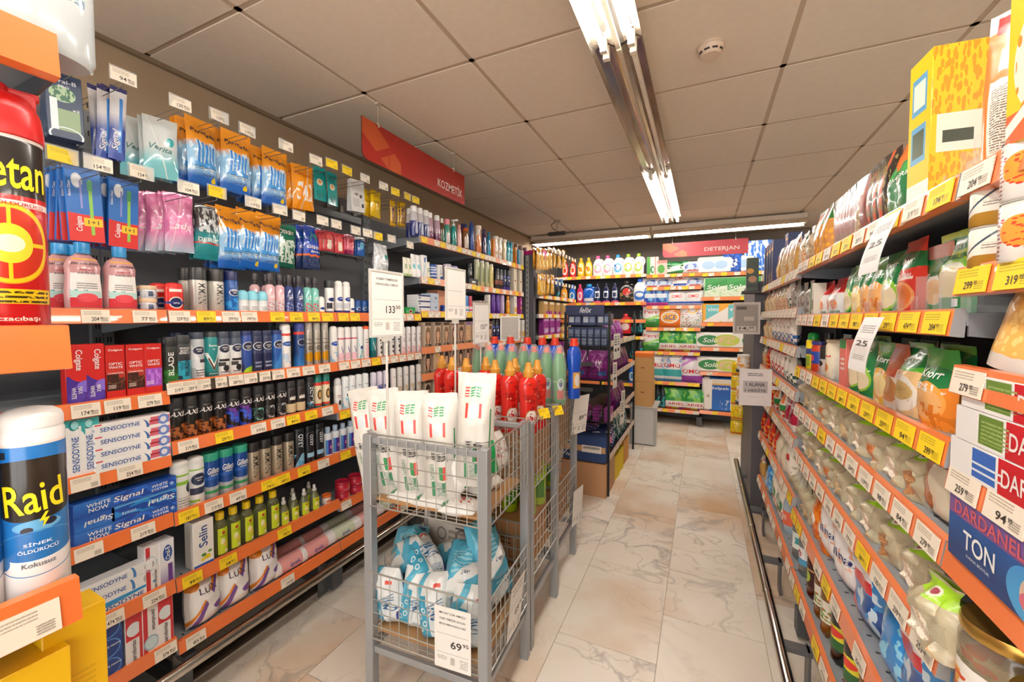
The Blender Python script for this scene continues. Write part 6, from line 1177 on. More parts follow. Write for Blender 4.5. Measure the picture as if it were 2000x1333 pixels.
# price sheets
def sheet_tag(label, loc, rz, w, h, price, lines, tilt=0., pole=None, col='f4f1ec', frame=False, curl=0.):
    t = thing('price_sign' if pole else 'price_sheet', label, 'price sign', loc, (tilt, 0, rz), 'white price sheets and signs')
    g = G()
    g.sheet(lambda u, v: ((u-.5)*w, -.0012-curl*(1-v)**2, (v-.5)*h), 2, 8, 0)
    g.sheet(lambda u, v: ((u-.5)*w, -.0004-curl*(1-v)**2, (v-.5)*h), 2, 8, 0, flip=True)
    mats = [P(col, [('r', .06, .56, .94, .565, '8a8680'), ('r', .06, .25, .94, .255, '8a8680'), ('t', .08, .14, .35, .2, 40, 'a8a49e'), ('t', .7, .06, .92, .2, 40, 'a8a49e'), ('r', .44, .08, .56, .2, 'c4beb6')], .55), S('37322e')]
    fn = lambda x, z: (x, -.0018-curl*(1-(z/h+.5))**2, z)
    for i, s in enumerate(lines): g.text(s, .0, h*(.40-.085*i), w*.72, h*.042, 1, fn)
    if price:
        a, b = price.split('.'); g.text(a, w*.10, -h*.09, w*.30, h*.12, 1, fn); g.text(b, w*.36, -h*.05, w*.16, h*.06, 1, fn)
    obj('sheet', g.mesh('sheet', mats), t)
    if frame:
        f = G(); f.box(-w/2-.006, w/2+.006, .0, .003, -h/2-.006, h/2+.006)
        obj('holder', f.mesh('hold', [S('e6e6e2', .15)]), t)
        e = G()
        for a, b, c, d in ((-w/2-.007, -w/2, -h/2-.007, h/2+.007), (w/2, w/2+.007, -h/2-.007, h/2+.007), (-w/2, w/2, -h/2-.007, -h/2), (-w/2, w/2, h/2, h/2+.007)): e.box(a, b, -.004, .003, c, d)
        obj('frame', e.mesh('frame', [S('d6d4ce', .2)]), t)
    if pole:
        p = G(); p.tube((0, .004, -h/2), (0, .004, -h/2-pole), .004, 0, 8); p.box(-.02, .02, -.003, .008, -h/2-.022, -h/2)
        obj('pole', p.mesh('pole', [S('d8d4cc', .25)]), t)
    return t
sheet_tag('white price sheet reading 69.95 on the first cart lower basket front', tuple(onY(884, 1250, 1.066)), math.radians(5), .128, .2, '69.95', ['MR DAY ÇOK AMAÇLI', 'YÜZEY TEMİZLİK HAVLUSU', 'BEYAZ SABUN KOKULU 50Lİ'])
sheet_tag('white price sheet on the aisle side of the first cart lower basket', tuple(onX(1007, 1185, -.583)), math.radians(92), .125, .2, '69.95', ['MR DAY ÇOK AMAÇLI', 'YÜZEY TEMİZLİK HAVLUSU'], tilt=.1)
sheet_tag('white price sheet hanging on the rim of the furthest cart', tuple(onX(1133, 810, -.615)), math.radians(70), .14, .22, '89.95', [], tilt=.12)
sheet_tag('white price sheet low on the furthest cart side', tuple(onX(1128, 988, -.615)), math.radians(82), .13, .2, None, ['FİYAT'] if 0 else [], tilt=.05)
sheet_tag('framed pole price sign reading 133.50, standing in the first cart', tuple(onY(756, 594, 1.10)), math.radians(90), .15, .21, '133.50', ['CLEPY YÜZEY TEMİZLİK', 'HAVLUSU PERFORMANS 100LÜ'][1:] if 0 else ['YÜZEY TEMİZLİK', 'HAVLUSU 100LÜ'], pole=.42, frame=True)
sheet_tag('framed pole price sign seen edge-on over the red bottles', tuple(onY(890, 575, 1.52)), math.radians(91), .145, .21, None, [], pole=.40, frame=True)
sheet_tag('small framed pole price sign before the hair dye cartons', tuple(onY(940, 632, 1.95)), math.radians(88), .145, .205, '153.95', [], pole=.25, frame=True)
sheet_tag('grey pole price sign beyond the green bottles', tuple(onY(996, 642, 2.20)), math.radians(28), .10, .13, None, [], pole=.33, frame=True, col='a8a49c')
for i, (px, py) in enumerate(((1063, 808), (1090, 802))):
    y = 1.80+.22*i; q = onX(px, py, -.612)
    t = thing('price_tag', f"small yellow tag tilted on the cart rim, {['nearer','further'][i]} one", 'price tag', tuple(q), (math.radians(-25), 0, math.radians(60)), 'yellow rim tags')
    obj('tag', G().box(-.028, .028, -.001, .001, -.022, .022).mesh('yt', [TAGY]), t)
# bottles in carts
PB = lambda r, h: [(r*.9, 0), (r*.95, .008), (r*.88, h*.28), (r*.92, h*.5), (r, h*.65), (r*.96, h*.72), (r*.68, h*.785), (r*.46, h*.80)]
bottle('softperwoll', 'red liquid detergent bottle with gold cap', PB(.045, .30), [(.021, .238), (.0225, .241), (.0225, .262), (.018, .266), (.0135, .285), (.011, .30)], 'd8241c', 'd89a3c', [('e', .5, .30, .11, .13, 'f2e8e0'), ('o', .5, .30, .12, .14, .06, 'a88a4c'), ('n', 7, .56, 'b01a18', .35, .1, .65, .9), ('n', 16, .66, 'e8a878', .38, .5, .62, .75)], [('Perwoll', 0, .235, .52, .06, 'c82430')], sy=.68, n=24, caprough=.3)
def at(px, y, z): return (Xof(px, y, z), y, z)
zc2 = .868
for i, (px, y) in enumerate(((967, 1.60), (996, 1.585), (1032, 1.57))): put('softperwoll', at(px, y, zc2), math.radians(55), f"red detergent bottle with gold cap, front row, {ORD[i+1]} of three", 'red bottles in the middle cart')
for i, (px, y) in enumerate(((949, 1.70), (1006, 1.70), (1049, 1.68))): put('softperwoll', at(px, y, zc2), math.radians(50), f"red detergent bottle with gold cap, back row of the right block, {ORD[i+1]} of three", 'red bottles in the middle cart')
for i, (px, y) in enumerate(((864, 1.68), (884, 1.64), (911, 1.62))): put('softperwoll', at(px, y, zc2), math.radians(70), f"red detergent bottle with gold cap, wall side block, {ORD[i+1]} of three", 'red bottles in the middle cart')
rz_ = thing('raised_tray', 'cardboard riser carrying the red bottles', 'tray', (-.85, 1.683, .672))
obj('riser', G().box(-.20, .20, -.15, .15, 0.008, .195).mesh('rs', [S('b08a62', .8)], .002), rz_)
rz_ = thing('raised_tray', 'cardboard riser carrying the green and blue bottles', 'tray', (-.872, 2.075, .672))
obj('riser', G().box(-.20, .20, -.15, .16, 0.008, .235).mesh('rs', [S('b08a62', .8)], .002), rz_)
bottle('greendish', 'green liquid bottle in clear shrink wrap, red cap', [(.028, 0), (.032, .008), (.030, .08), (.036, .15), (.035, .20), (.024, .245), (.016, .262)], [(.015, .262), (.013, .282), (.009, .29)], '52b66a', 'e8604c', [('h', 0, .1, '2f9a50'), ('r', .4, .12, .6, .3, 'e05040'), ('e', .5, .4, .09, .12, 'dfe8ee'), ('e', .5, .42, .05, .07, '3a5a9a'), ('h', .44, .47, '9ad8a4')], sy=.7, n=20, trans=.25)
sw = G(); sw.can([(.034, .002), (.037, .1), (.039, .2), (.030, .262), (.018, .295), (.012, .302)], 0, 16, sy=.75)
D['greendish']['kids'].append(('shrink_wrap', sw.mesh('wrap', [S('f2f6f4', .1, 0, 0, .22)])))
for i, px in enumerate((935, 956, 979, 1000, 1023, 1043, 1067, 1092)):
    y = 1.99 if i % 2 else 2.03
    put('greendish', at(px, 1.98 if i > 5 else y, .913), math.radians(40), f"green bottle in clear wrap with red cap, {ORD[i+1]} of eight", 'green bottles in the furthest cart')
bottle('bluebig', 'blue bottle with red screw cap', [(.034, 0), (.038, .008), (.036, .14), (.044, .21), (.040, .25), (.026, .275), (.02, .28)], [(.0235, .278), (.0235, .298), (.019, .30), (.019, .318)], '1450c4', 'e04028', [('r', .38, .2, .62, .5, 'e8b050'), ('e', .5, .35, .08, .12, 'e8e4e0')], sy=.75, n=20)
for i, px in enumerate((966, 997, 1030, 1059, 1084, 1121)):
    put('bluebig', at(px, 2.14, .925 if i < 5 else .915) if i < 5 else (Xof(1121, 2.12, 1.0), 2.12, .925), math.radians(60), f"blue bottle with red screw cap, {ORD[i+1]} of six", 'blue bottles in the furthest cart')
bottle('oilgreen', 'yellow-green liquid bottle with red cap', [(.032, 0), (.036, .006), (.034, .12), (.036, .16), (.02, .21), (.014, .225)], [(.016, .225), (.016, .248), (.014, .25)], 'b8d418', 'd02c24', [('r', .4, .15, .6, .5, '5a9a30')], sy=.8, n=16, trans=.35)
for j in range(2):
    for i in range(5): put('oilgreen', (-1.03+i*.09, 1.62+j*.12, .505), math.radians(40), f"yellow-green bottle with red cap under the red ones, {['front','back'][j]} row, {ORD[i+1]} of five", 'yellow-green bottles')
for i in range(4): put('oilgreen', (-.98+i*.09, 2.0, .48), math.radians(40), f"yellow-green bottle with red cap, lower part of the furthest cart, {ORD[i+1]} of four", 'yellow-green bottles')
CB('lowcarton', 'brown cardboard carton low in the middle cart', .38, .28, .185, 'b8875a', [('t', .55, .4, .85, .7, 10, '6a4428')])
put('lowcarton', (-.85, 1.68, .315), 0)
CB('lowcarton2', 'brown cardboard carton low in the furthest cart', .38, .28, .165, 'b8875a')
put('lowcarton2', (-.87, 2.07, .30), 0)
cm = thing('cable_mount', 'small dark mount with a cable hanging from the ceiling by the pet rack', 'bracket', (-1.50, 4.45, ZC-.17))
obj('rod', G().tube((0, 0, .04), (0, 0, .165), .010, 0, 8).box(-.03, .03, -.03, .03, .155, .165).mesh('rod', [S('b8a894', .6)]), cm)
obj('arm', G().box(-.10, .10, -.02, .02, .0, .04).mesh('arm', [S('3a3632', .5)], .004), cm)
obj('cable', G().path([(.02, 0, .04), (-.05, .01, .08), (-.07, 0, .12), (-.02, 0, .16)], .004, 0, 6).mesh('cab', [S('3a3632', .6)]), cm)
# ================================================================ right racks
def kn(k, lab, top, body, l, tx, w=.11, h=.145, t=.045, **kw): pouch(k, lab, w, h, t, body, [('h', .62, 1, top)]+l, tx, mode='bag', name='soup_pouch', cat='pouch', rough=.25, **kw)
KE = lambda a, b: [('e', .5, .64, .62, .14, '12753c'), ('e', .5, .32, .42, .26, a), ('e', .5, .3, .36, .2, b), ('n', 7, .52, 'f2ece0', .1, .45, .9, .55)]
kn('korange', 'green and orange seasoning pouch with chicken picture', '2f9a3c', 'ee8a2c', KE('f4a84c', 'e8b070')+[('n', 5, .5, 'd87a20', 0, 0, 1, .3)], [('Knorr', 0, .68, .6, .11, 'f4f4f0', 0, .2), ('EZO', -.15, .5, .35, .07, 'f4f0e8')])
kn('kgreen', 'dark green soup pouch with bowl picture', '14703a', '177a3e', KE('8cc63c', 'e8dcb8'), [('Knorr', 0, .80, .6, .09, 'f4f4f0', 0, .2)])
kn('kyellow', 'green and yellow soup pouch', '3aa03c', 'f0c22c', KE('e8b050', 'f4e0a0'), [('Knorr', 0, .72, .6, .10, 'f4f4f0', 0, .2)])
kn('kred', 'red and green soup pouch with orange soup bowl', '178040', 'd8382a', [('h', .80, 1, 'd8382a'), ('e', .5, .72, .7, .12, '14703a'), ('e', .5, .24, .4, .2, 'f0a060'), ('e', .5, .24, .34, .16, 'e8782c'), ('t', .15, .42, .85, .5, 12, 'f8e8e0')], [('Knorr', 0, .72, .6, .10, 'f4f4f0', 0, .2), ('Çorbası', 0, .52, .6, .07, 'f8f0e8')], h=.16)
kn('kpink', 'pink and green thin soup pouch', 'e09080', 'eef0e4', [('h', .6, .8, '178a4c'), ('o', .5, .35, .4, .24, .1, '1f9a50'), ('e', .5, .32, .34, .18, 'ecc890'), ('h', 0, .12, '178a4c')], [('ÇABUK', 0, .58, .7, .08, '14703a')], t=.02, h=.135)
kn('klime', 'lime green thin soup pouch', 'b8dc1c', 'eef4d8', [('e', .5, .84, .7, .08, '178a4c'), ('o', .5, .38, .45, .28, .1, '7ac41c'), ('e', .5, .36, .36, .2, 'ecd8a0'), ('h', 0, .2, '14803c'), ('r', .55, .08, .7, .18, 'f0f0f0')], [('Knorr', 0, .82, .55, .08, 'f4f4f0', 0, .2), ('ÇABUK', 0, .68, .7, .08, '14703a')], t=.02, h=.15, w=.12)
kn('kbrown', 'brown and white soup pouch with red lettering', 'b05a34', 'e8dccc', [('e', .5, .3, .4, .2, 'c88a50'), ('r', .2, .5, .8, .62, 'c8502c')], [])
kn('kriceg', 'green and pale pouch with bowl of bulgur', '58b83c', 'ecc890', [('e', .5, .80, .7, .14, '178040'), ('e', .5, .3, .44, .26, 'f4f0e4'), ('e', .5, .34, .34, .14, 'd8b878'), ('v', 22, .25, '8a9a4a', .2, .2, .8, .45)], [('Knorr', 0, .78, .5, .08, 'f4f4f0', 0, .2)], w=.125, h=.15, t=.06)
pouch('redwhite', 'red and white bag with orange star print', .13, .13, .08, 'f0ece8', [('h', .6, 1, 'd8242a'), ('e', .3, .3, .16, .14, 'e07a34'), ('e', .7, .3, .16, .14, 'e07a34'), ('h', 0, .08, 'c83a30'), ('r', .5, .0, .9, .14, '2f6a4a')], [], name='dessert_bag', cat='bag')
pouch('greybag', 'grey gathered bag of dried herbs', .10, .145, .05, 'a8a49c', [('n', 5, .5, '6a6660', .1, .1, .9, .8)], [], mode='tied', name='herb_bag', cat='bag')
box('greenpack', 'slim green and cream carton', .04, .04, .125, 'e6e0d0', [('r', 0, 0, .35, 1, '2f8a4a'), ('r', .5, .2, .8, .5, '3a3a38')])
pouch('brownsach', 'thin brown sachet with dark top', .10, .145, .012, '7a3a34', [('h', .75, 1, '2a2426'), ('h', .68, .75, 'b8a8a0'), ('s', 1, -.1, .1, 'a85a4c')], [], mode='pack', name='sachet', cat='sachet', nx=6, ny=8)
pouch('darksach', 'dark sachet with orange stripe', .10, .155, .03, '2e2622', [('s', 2.2, -.5, .18, 'd8582a'), ('n', 6, .55, '8a7a4a', .1, .1, .9, .9)], [], mode='pack', name='sachet', cat='sachet', nx=6, ny=8)
pouch('spicebag', 'clear spice bag with green and red header', .10, .165, .05, 'c88a4a', [('h', .7, 1, '2f7a3c'), ('e', .4, .85, .3, .12, 'c83a30'), ('v', 9, .4, 'e8a83a', 0, 0, 1, .7)], [], name='spice_bag', cat='bag')
pouch('clearsp', 'clear gathered spice bag with white label', .10, .14, .05, 'c0ac90', [('n', 6, .5, '9a8468', 0, 0, 1, .8), ('r', .2, .45, .8, .7, 'e8e4dc')], [], mode='tied', name='spice_bag', cat='bag')
pouch('chickbag', 'pale clear spice bag, crumpled', .10, .14, .05, 'cbb89c', [('n', 6, .5, 'a89070', 0, 0, 1, .8), ('r', .2, .6, .8, .8, 'e8e4dc')], [], mode='tied', name='spice_bag', cat='bag')
kn('gorange', 'orange and green pouch with white script', 'f07a24', '2f7a4a', [('s', .5, .45, .14, 'ee7a24'), ('e', .4, .6, .25, .12, '3fa050')], [('ÇORBA', 0, .5, .6, .08, 'f0f4ec')], h=.15)
can('limetin', 'tall white and yellow carton tube with green top', .030, .165, 'f2f0e4', [('h', .72, 1, 'a8d02c'), ('h', .35, .6, 'f4c62c'), ('n', 6, .5, 'e8a030', .2, .1, .8, .4)], (), ('d8e4a8', .03, 1, 'flat'), name='tall_tin', cat='tin')
box('cornbox', 'tall yellow corn carton with two pictures', .075, .085, .27, 'ecc018', [('r', .15, .62, .8, .88, '5a9ac0'), ('r', .22, .66, .72, .84, 'e8e4d0'), ('r', .15, .28, .8, .54, '5a9ac0'), ('r', .22, .32, .72, .5, '3a4a30'), ('h', 0, .14, 'f0ece0')], [], side=[('v', 16, .5, 'd89408', 0, .55, 1, 1), ('v', 16, .5, 'dc9a10', 0, 0, 1, .3), ('r', .1, .3, .9, .55, 'e8e4d4'), ('r', .2, .36, .7, .44, '3a4030')])
pouch('snackorange', 'orange and white snack pouch with small print', .10, .215, .04, 'f0863a', [('r', .12, .05, .88, .55, 'f2e8dc'), ('t', .16, .08, .84, .5, 60, '7a6a60'), ('r', .2, .60, .7, .75, 'f2e4d0'), ('h', .88, 1, 'f2f0ee'), ('r', .1, .86, .5, .97, 'd83030')], [], name='snack_pouch', cat='pouch')
box('yellowbig', 'large yellow carton with round food picture', .16, .09, .30, 'f6c624', [('e', .5, .35, .42, .28, 'f0e8d0'), ('v', 9, .42, 'f0902c', .1, .1, .9, .6), ('h', 0, .14, 'e8622c'), ('s', .3, .06, .03, 'f4ece0')], [], side=[('n', 4, .52, 'f0a020', 0, 0, 1, .5), ('v', 7, .4, 'f0802c', 0, 0, 1, .4)])
box('yellowtop', 'yellow carton lying on top of the large yellow one', .18, .09, .08, 'f2b81c', [('h', 0, .2, 'e8a014')])
can('tin', 'food tin with pale label and wheat picture', .031, .060, 'ece6da', [('h', .0, .32, 'a87c28'), ('s', 1.2, -.1, .12, 'ece6da'), ('s', 2.4, -.55, .03, '3a4a5a'), ('r', .30, .5, .37, 1, '2f8a4c'), ('t', .5, .45, .66, .6, 16, '8a8278')], (), ('a8a49c', .02, .98, 'flat'), name='food_tin', cat='tin', n=28)
can('tinred', 'food tin with pale label and red vegetable picture', .036, .078, 'ece8e2', [('e', .52, .5, .12, .26, 'e8a040'), ('v', 22, .35, 'd8402c', .4, .2, .66, .75), ('r', .3, .2, .34, .8, 'c8303c'), ('h', .92, 1, 'd8d4cc'), ('t', .3, .05, .4, .9, 14, '9a4a48')], (), ('a8a49c', .02, .98, 'flat'), name='food_tin', cat='tin', n=28)
pouch('nutbag', 'clear bag of golden corn nuts', .12, .21, .06, 'e8b45c', [('v', 15, .42, 'f4d080', 0, .12, 1, .88), ('h', .88, 1, 'cdbfa0'), ('h', 0, .1, 'dcd8d0')], [], name='nut_bag', cat='bag')
pouch('beanbag', 'clear bag of dark red beans', .12, .18, .06, '7c3038', [('v', 14, .42, 'a84a50', 0, .12, 1, .88), ('h', 0, .1, 'dcd8d8'), ('h', .88, 1, 'b8a8a0')], [], name='bean_bag', cat='bag')
DRD = dict(name='tuna_multipack', cat='multipack', bevel=.001)
box('dardgreen', 'red and white tuna multipack with green tin end', .26, .075, .05, 'c8202c', [('r', 0, 0, .44, 1, 'f2f0ee'), ('r', .22, .12, .42, .94, '6a8a3a'), ('t', .24, .2, .46, .8, 9, '9ab06a')], [('DARDANEL', .22, .5, .50, .46, 'f4ece8')], side=[('r', .3, .1, .72, .92, '6a8a3a'), ('r', .72, .1, .78, .92, 'c8202c')], sbase='f2f0ee', **DRD)
box('dardblue', 'red and white tuna multipack with blue tin end', .26, .075, .05, 'c8202c', [('r', 0, 0, .44, 1, 'f2f0ee'), ('r', .22, .12, .42, .94, '3a6ac0'), ('r', .22, .3, .48, .36, 'e8eef4'), ('r', .22, .5, .48, .56, 'e8eef4')], [('DARDANEL', .22, .5, .50, .46, 'f4ece8')], side=[('r', .3, .1, .66, .92, '3a6ac0'), ('h', .3, .34, 'e8eef4'), ('h', .5, .54, 'e8eef4'), ('r', 0, 0, .3, 1, 'f2f0ee'), ('r', .66, 0, 1, 1, 'f2f0ee')], sbase='f2f0ee', **DRD)
box('ton', 'long navy carton reading TON with red band', .24, .08, .095, '1f3f78', [('h', .70, 1, 'a8242c'), ('e', .72, .35, .16, .34, '4aa0d8'), ('e', .76, .34, .1, .26, 'e8c49c'), ('e', .76, .26, .1, .14, 'd86a78'), ('e', .88, .45, .06, .18, 'f0d020'), ('g', .2, 1.4, '2a70c0')], [('DARDANEL', -.12, .84, .62, .2, 'd0606a'), ('TON', -.18, .42, .30, .28, 'f2f2f0'), ('DAHA BÜYÜK', -.18, .20, .22, .05, 'dfe6ee')], name='tuna_carton', cat='box')
jar('pickle', 'glass jar of mixed pickles with gold lid', .052, .165, 'e4dcc8', 'c8a050', hl=.10, trans=.82, lidmetal=.85, n=32, contents=('d8c49a', [('v', 9, .42, 'e0702c', 0, .1, 1, 1), ('v', 7, .35, 'e8dcc0', 0, 0, 1, 1), ('n', 9, .6, '9aa04a', 0, 0, 1, 1)]), label=(.08, .72, 210, 'f0ece4', [('n', 5, .47, 'e8a83a', .15, .2, .8, .85), ('n', 8, .5, 'd8502c', .2, .15, .8, .8), ('h', 0, .12, 'a8cc4a'), ('h', .9, 1, 'f4f0ea')]))
jar('pickle2', 'glass jar of pale pickled mushrooms with gold lid', .05, .15, 'e8e0cc', 'c8a050', hl=.11, trans=.82, lidmetal=.85, n=32, contents=('e0d4b4', [('v', 8, .4, 'cbb888', 0, 0, 1, 1)]), label=(.08, .66, 200, 'f2efe9', [('n', 6, .5, 'd8582c', .2, .2, .6, .8), ('e', .6, .4, .2, .2, 'e8d8b8')]))
def pulse(k, lab, win, w=.108, h=.116, t=.072, lime=True, mode='tied'):
    l = [('e', .42, .26, .24, .2, win), ('v', 26, .3, 'c8b088', .2, .08, .64, .45), ('t', .62, .12, .88, .5, 70, 'a29c86'), ('s', -1.2, 1.0, .012, 'c8905a')]
    if lime: l = [('h', .70, .96, 'a4d82c'), ('e', .5, .80, .18, .07, 'e4ecd0'), ('e', .5, .80, .1, .04, 'a84a5a')]+l
    pouch(k, lab, w, h, t, 'c0b798', l, [], mode=mode, name='pulse_bag', cat='bag', rough=.32, bump=1., coat=.35, wr=3.2)
pulse('pulsewhite', 'beige pulse bag with lime header and pale bean window', 'efe6d4'); pulse('pulseorange', 'beige lentil bag with lime header and orange window', 'd8783c')
pulse('pulsebrown', 'beige pulse bag with lime header and brown window', 'a8764c'); pulse('pulseplain', 'beige paper-look pulse bag without a header', 'cdb890', lime=False)
pouch('pulseclear', 'clear flat bag of brown lentils', .11, .11, .05, 'a8704c', [('r', .5, .1, 1, .9, 'd8d0b8'), ('v', 26, .3, '8a5a3a', 0, 0, .5, 1)], [], mode='pillow', name='pulse_bag', cat='bag')
can('yellowbot', 'yellow sauce bottle with green cap', .024, .145, 'f0d21c', [('r', .35, .1, .65, .45, '8aa83a'), ('h', .5, .7, '3a4a8a')], (), ('1fa048', .2, .8, 'dome'), name='sauce_bottle', cat='bottle')
jar('saucejar', 'red sauce jar with blue label', .028, .115, 'c8401c', '3a3a8a', [('h', .3, .75, '2448a0'), ('r', .42, .4, .58, .6, 'e0485a')], hl=.12)
can('darkbot', 'black sauce bottle with pale label', .025, .15, '26201e', [('h', 0, .55, 'c4bcb4'), ('e', .5, .4, .1, .1, '2a2624')], (), ('1c1818', .3, .5, 'flat'), name='sauce_bottle', cat='bottle')
jar('creamtin', 'cream spice jar with red letters and heart', .036, .13, 'ece2c8', 'b8a890', [('e', .5, .3, .06, .12, 'e0843a'), ('n', 9, .6, 'c8303c', .4, .6, .6, .85)], (), hl=.08)
box('pinkbox', 'slim pink and green soup carton', .05, .05, .14, 'e07a70', [('h', .8, 1, '2f8a50'), ('t', .2, .3, .8, .6, 10, 'f4e4e0')])
def clearbag(k, lab, base, l, w=.105, h=.14, t=.05, mode='bag', nm='pasta_bag'): pouch(k, lab, w, h, t, base, l, [], mode=mode, name=nm, cat='bag', rough=.2, bump=.5, coat=.5, nx=8, ny=10)
clearbag('pasta', 'clear bag of pale pasta with cream header', 'e6cfa4', [('v', 14, .4, 'cba468', 0, 0, 1, .55), ('h', .7, 1, 'eee4d4'), ('r', .3, .55, .7, .7, 'c87a4a')])
clearbag('pasta2', 'clear bag of red and tan pasta', 'd8bd98', [('v', 16, .4, 'd8642c', 0, 0, 1, .45), ('h', .6, 1, 'e6dccc'), ('n', 8, .58, '3a7a4a', 0, .5, 1, 1)])
clearbag('noodle', 'clear bag of golden noodles', 'dcb46a', [('t', 0, 0, 1, .6, 20, 'c08a38'), ('h', .65, 1, 'e8dcc8'), ('n', 8, .58, 'a84a34', 0, .6, 1, 1)])
clearbag('noodletall', 'tall clear bag of golden noodles', 'dcb46a', [('t', 0, 0, 1, .6, 30, 'c08a38'), ('h', .65, 1, 'e8dcc8'), ('n', 8, .58, 'a84a34', 0, .6, 1, 1)], h=.18)
clearbag('pastatall', 'tall clear bag of pale pasta', 'e6cfa4', [('v', 14, .4, 'cba468', 0, 0, 1, .55), ('h', .7, 1, 'eee4d4'), ('r', .3, .55, .7, .7, 'c87a4a')], h=.175)
clearbag('checkblue', 'white flour bag with blue check foot', 'ece4d8', [('k', 0, 0, 1, .38, 10, 9, '3a6aa8'), ('h', .92, 1, '3a3a5a'), ('n', 9, .62, '8a8480', .2, .5, .8, .8)], mode='pillow')
clearbag('checkred', 'white bag with red check foot and red top', 'ece2d6', [('k', 0, .0, 1, .45, 10, 9, 'c83444'), ('h', .88, 1, 'c8303a'), ('n', 9, .62, '8a7a70', .2, .5, .8, .8)], mode='pillow')
clearbag('checkgreen', 'white bag with dark green check and leaf', 'e6e2d6', [('k', 0, .0, 1, .4, 10, 9, '2f5a48'), ('e', .5, .8, .2, .08, '2f5a48')], mode='pillow')
clearbag('redpack', 'glossy red and orange pasta bag', 'd02a24', [('n', 5, .5, 'f09a34', 0, 0, 1, .6), ('n', 4, .55, 'e8c44a', .2, .1, .8, .5)])
clearbag('orgreen', 'orange, green and white bag', 'e8e2d4', [('r', .1, .55, .9, .95, 'e8742c'), ('h', .25, .5, '2f8a44'), ('n', 6, .55, 'c83a2c', 0, 0, 1, .3)])
clearbag('garnet', 'dark red and white bag', 'b02040', [('h', 0, .2, 'ece4dc'), ('e', .5, .6, .4, .2, '8a1830'), ('h', .7, .76, 'e8dcd8')])
clearbag('riceT', 'white rice bag with green oval label', 'ece2d2', [('e', .5, .5, .34, .22, '1f7a48'), ('n', 7, .56, 'c8404a', 0, 0, 1, .35), ('t', .3, .42, .7, .58, 14, 'e8f0e8')], w=.15, h=.21, t=.08, mode='pillow')
clearbag('ricered', 'white rice bag with red square label', 'eee8dc', [('r', .35, .5, .75, .66, 'd0282c'), ('n', 6, .6, 'b8a890', 0, 0, 1, .4)], w=.12, h=.19, t=.07, mode='pillow')
clearbag('riceplain', 'pale rice bag, plain', 'e4dac4', [('v', 30, .3, 'd0c2a4', 0, 0, 1, .7)], w=.12, h=.17, t=.07)
pouch('orangem', 'orange snack bag with white letter patch', .11, .17, .06, 'ee8a2c', [('n', 5, .5, 'd8641c', 0, 0, 1, 1), ('e', .5, .4, .3, .15, 'f4efe8')], [('M', 0, .4, .35, .12, 'ee7a20')], name='snack_bag', cat='bag')
pouch('sugar', 'white sugar bag with dark blue lettering', .14, .235, .09, 'f2f1f2', [('n', 4, .56, 'f0b8a0', 0, .3, 1, 1), ('r', .0, .0, .3, .35, '3f8acc'), ('h', .38, .44, 'f2f1f2')], [('elina', .05, .42, .8, .12, '27306a', 0, .1)], mode='pillow', name='sugar_bag', cat='bag')
pouch('salt', 'blue and white salt bag with red and white label', .16, .215, .09, '2f8ad0', [('n', 3, .48, '1f4f98', 0, 0, 1, .5), ('n', 4, .55, 'cfe4f2', 0, 0, 1, .9), ('r', .15, .52, .85, .92, 'f0eef0'), ('r', .15, .52, .85, .66, 'd8283a'), ('e', .2, .15, .22, .2, 'd8404a')], [('purella', 0, .80, .6, .08, '2a4a8a')], mode='pillow', name='salt_bag', cat='bag')
pouch('bluefoil', 'bright blue foil bag', .13, .17, .08, '2a8ad8', [('n', 4, .55, '8ad0f0', 0, 0, 1, 1)], [], mode='pillow', name='salt_bag', cat='bag')
def pet(k, lab, c, cap, tr, lab_=None, r=.036, h=.235, l=()):
    bottle(k, lab, [(r*.85, 0), (r, .01), (r*.94, h*.15), (r, h*.2), (r*.93, h*.35), (r, h*.5), (r, h*.62), (r*.7, h*.8), (r*.36, h*.9), (r*.34, h*.93)], [(r*.40, h*.93), (r*.40, h*.99), (r*.3, h)], c, cap, l, n=18, trans=tr, label=lab_)
LBL = lambda b, l: (.22, .55, 220, b, l)
pet('vinwater', 'clear ribbed bottle with teal and white label', 'dfe6e6', 'e8e4e0', .85, LBL('e6eee8', [('h', .3, .7, '3f9aa0'), ('e', .5, .5, .15, .3, 'f0f4f0')]))
pet('vinblue', 'clear ribbed bottle with white and blue label', 'dfe6e6', 'e8e4e0', .85, LBL('eef0f0', [('h', 0, .35, '4a9ac8'), ('n', 6, .55, 'b83a4a', .3, .3, .7, .8)]))
pet('vinred', 'dark red vinegar bottle with lime round label', '5a140e', '2a2a20', .45, LBL('3f120e', [('e', .5, .45, .16, .34, 'b8cc3a'), ('h', .8, .9, 'c8a060')]))
pet('vingold', 'amber vinegar bottle with cream apple label', 'b87018', 'e0b030', .6, LBL('eae4d4', [('n', 6, .5, '5a9a3c', .2, .1, .8, .6), ('n', 6, .58, 'c83a2c', .2, .1, .8, .6)]))
pet('sauceblack', 'black pomegranate sauce bottle with yellow and green label', '120f0e', 'd8c81c', .0, LBL('e4dc2c', [('h', 0, .4, '2f6a34'), ('e', .5, .7, .3, .2, 'e8382c')]), r=.038)
pet('milkjug', 'pale blue bottle with orange-red label', 'bcd0e0', 'e0e4e8', .2, LBL('e86a48', [('t', .3, .3, .7, .7, 10, 'f4dcd0')]), r=.042, h=.22)
zN = [z+T_ for z in N_LV]; zMn = [z+T_ for z in M_LV]; zF = [z+T_ for z in F_LV]
r1 = 'top shelf of the right middle rack'
place_row('R', XRR, zMn[0], [('cornbox', 1850), ('limetin', 1818), ('gorange', 1790), ('gorange', 1765), ('darksach', 1738), ('darksach', 1725), ('darksach', 1712), ('clearsp', 1697)], r1, jit=5)
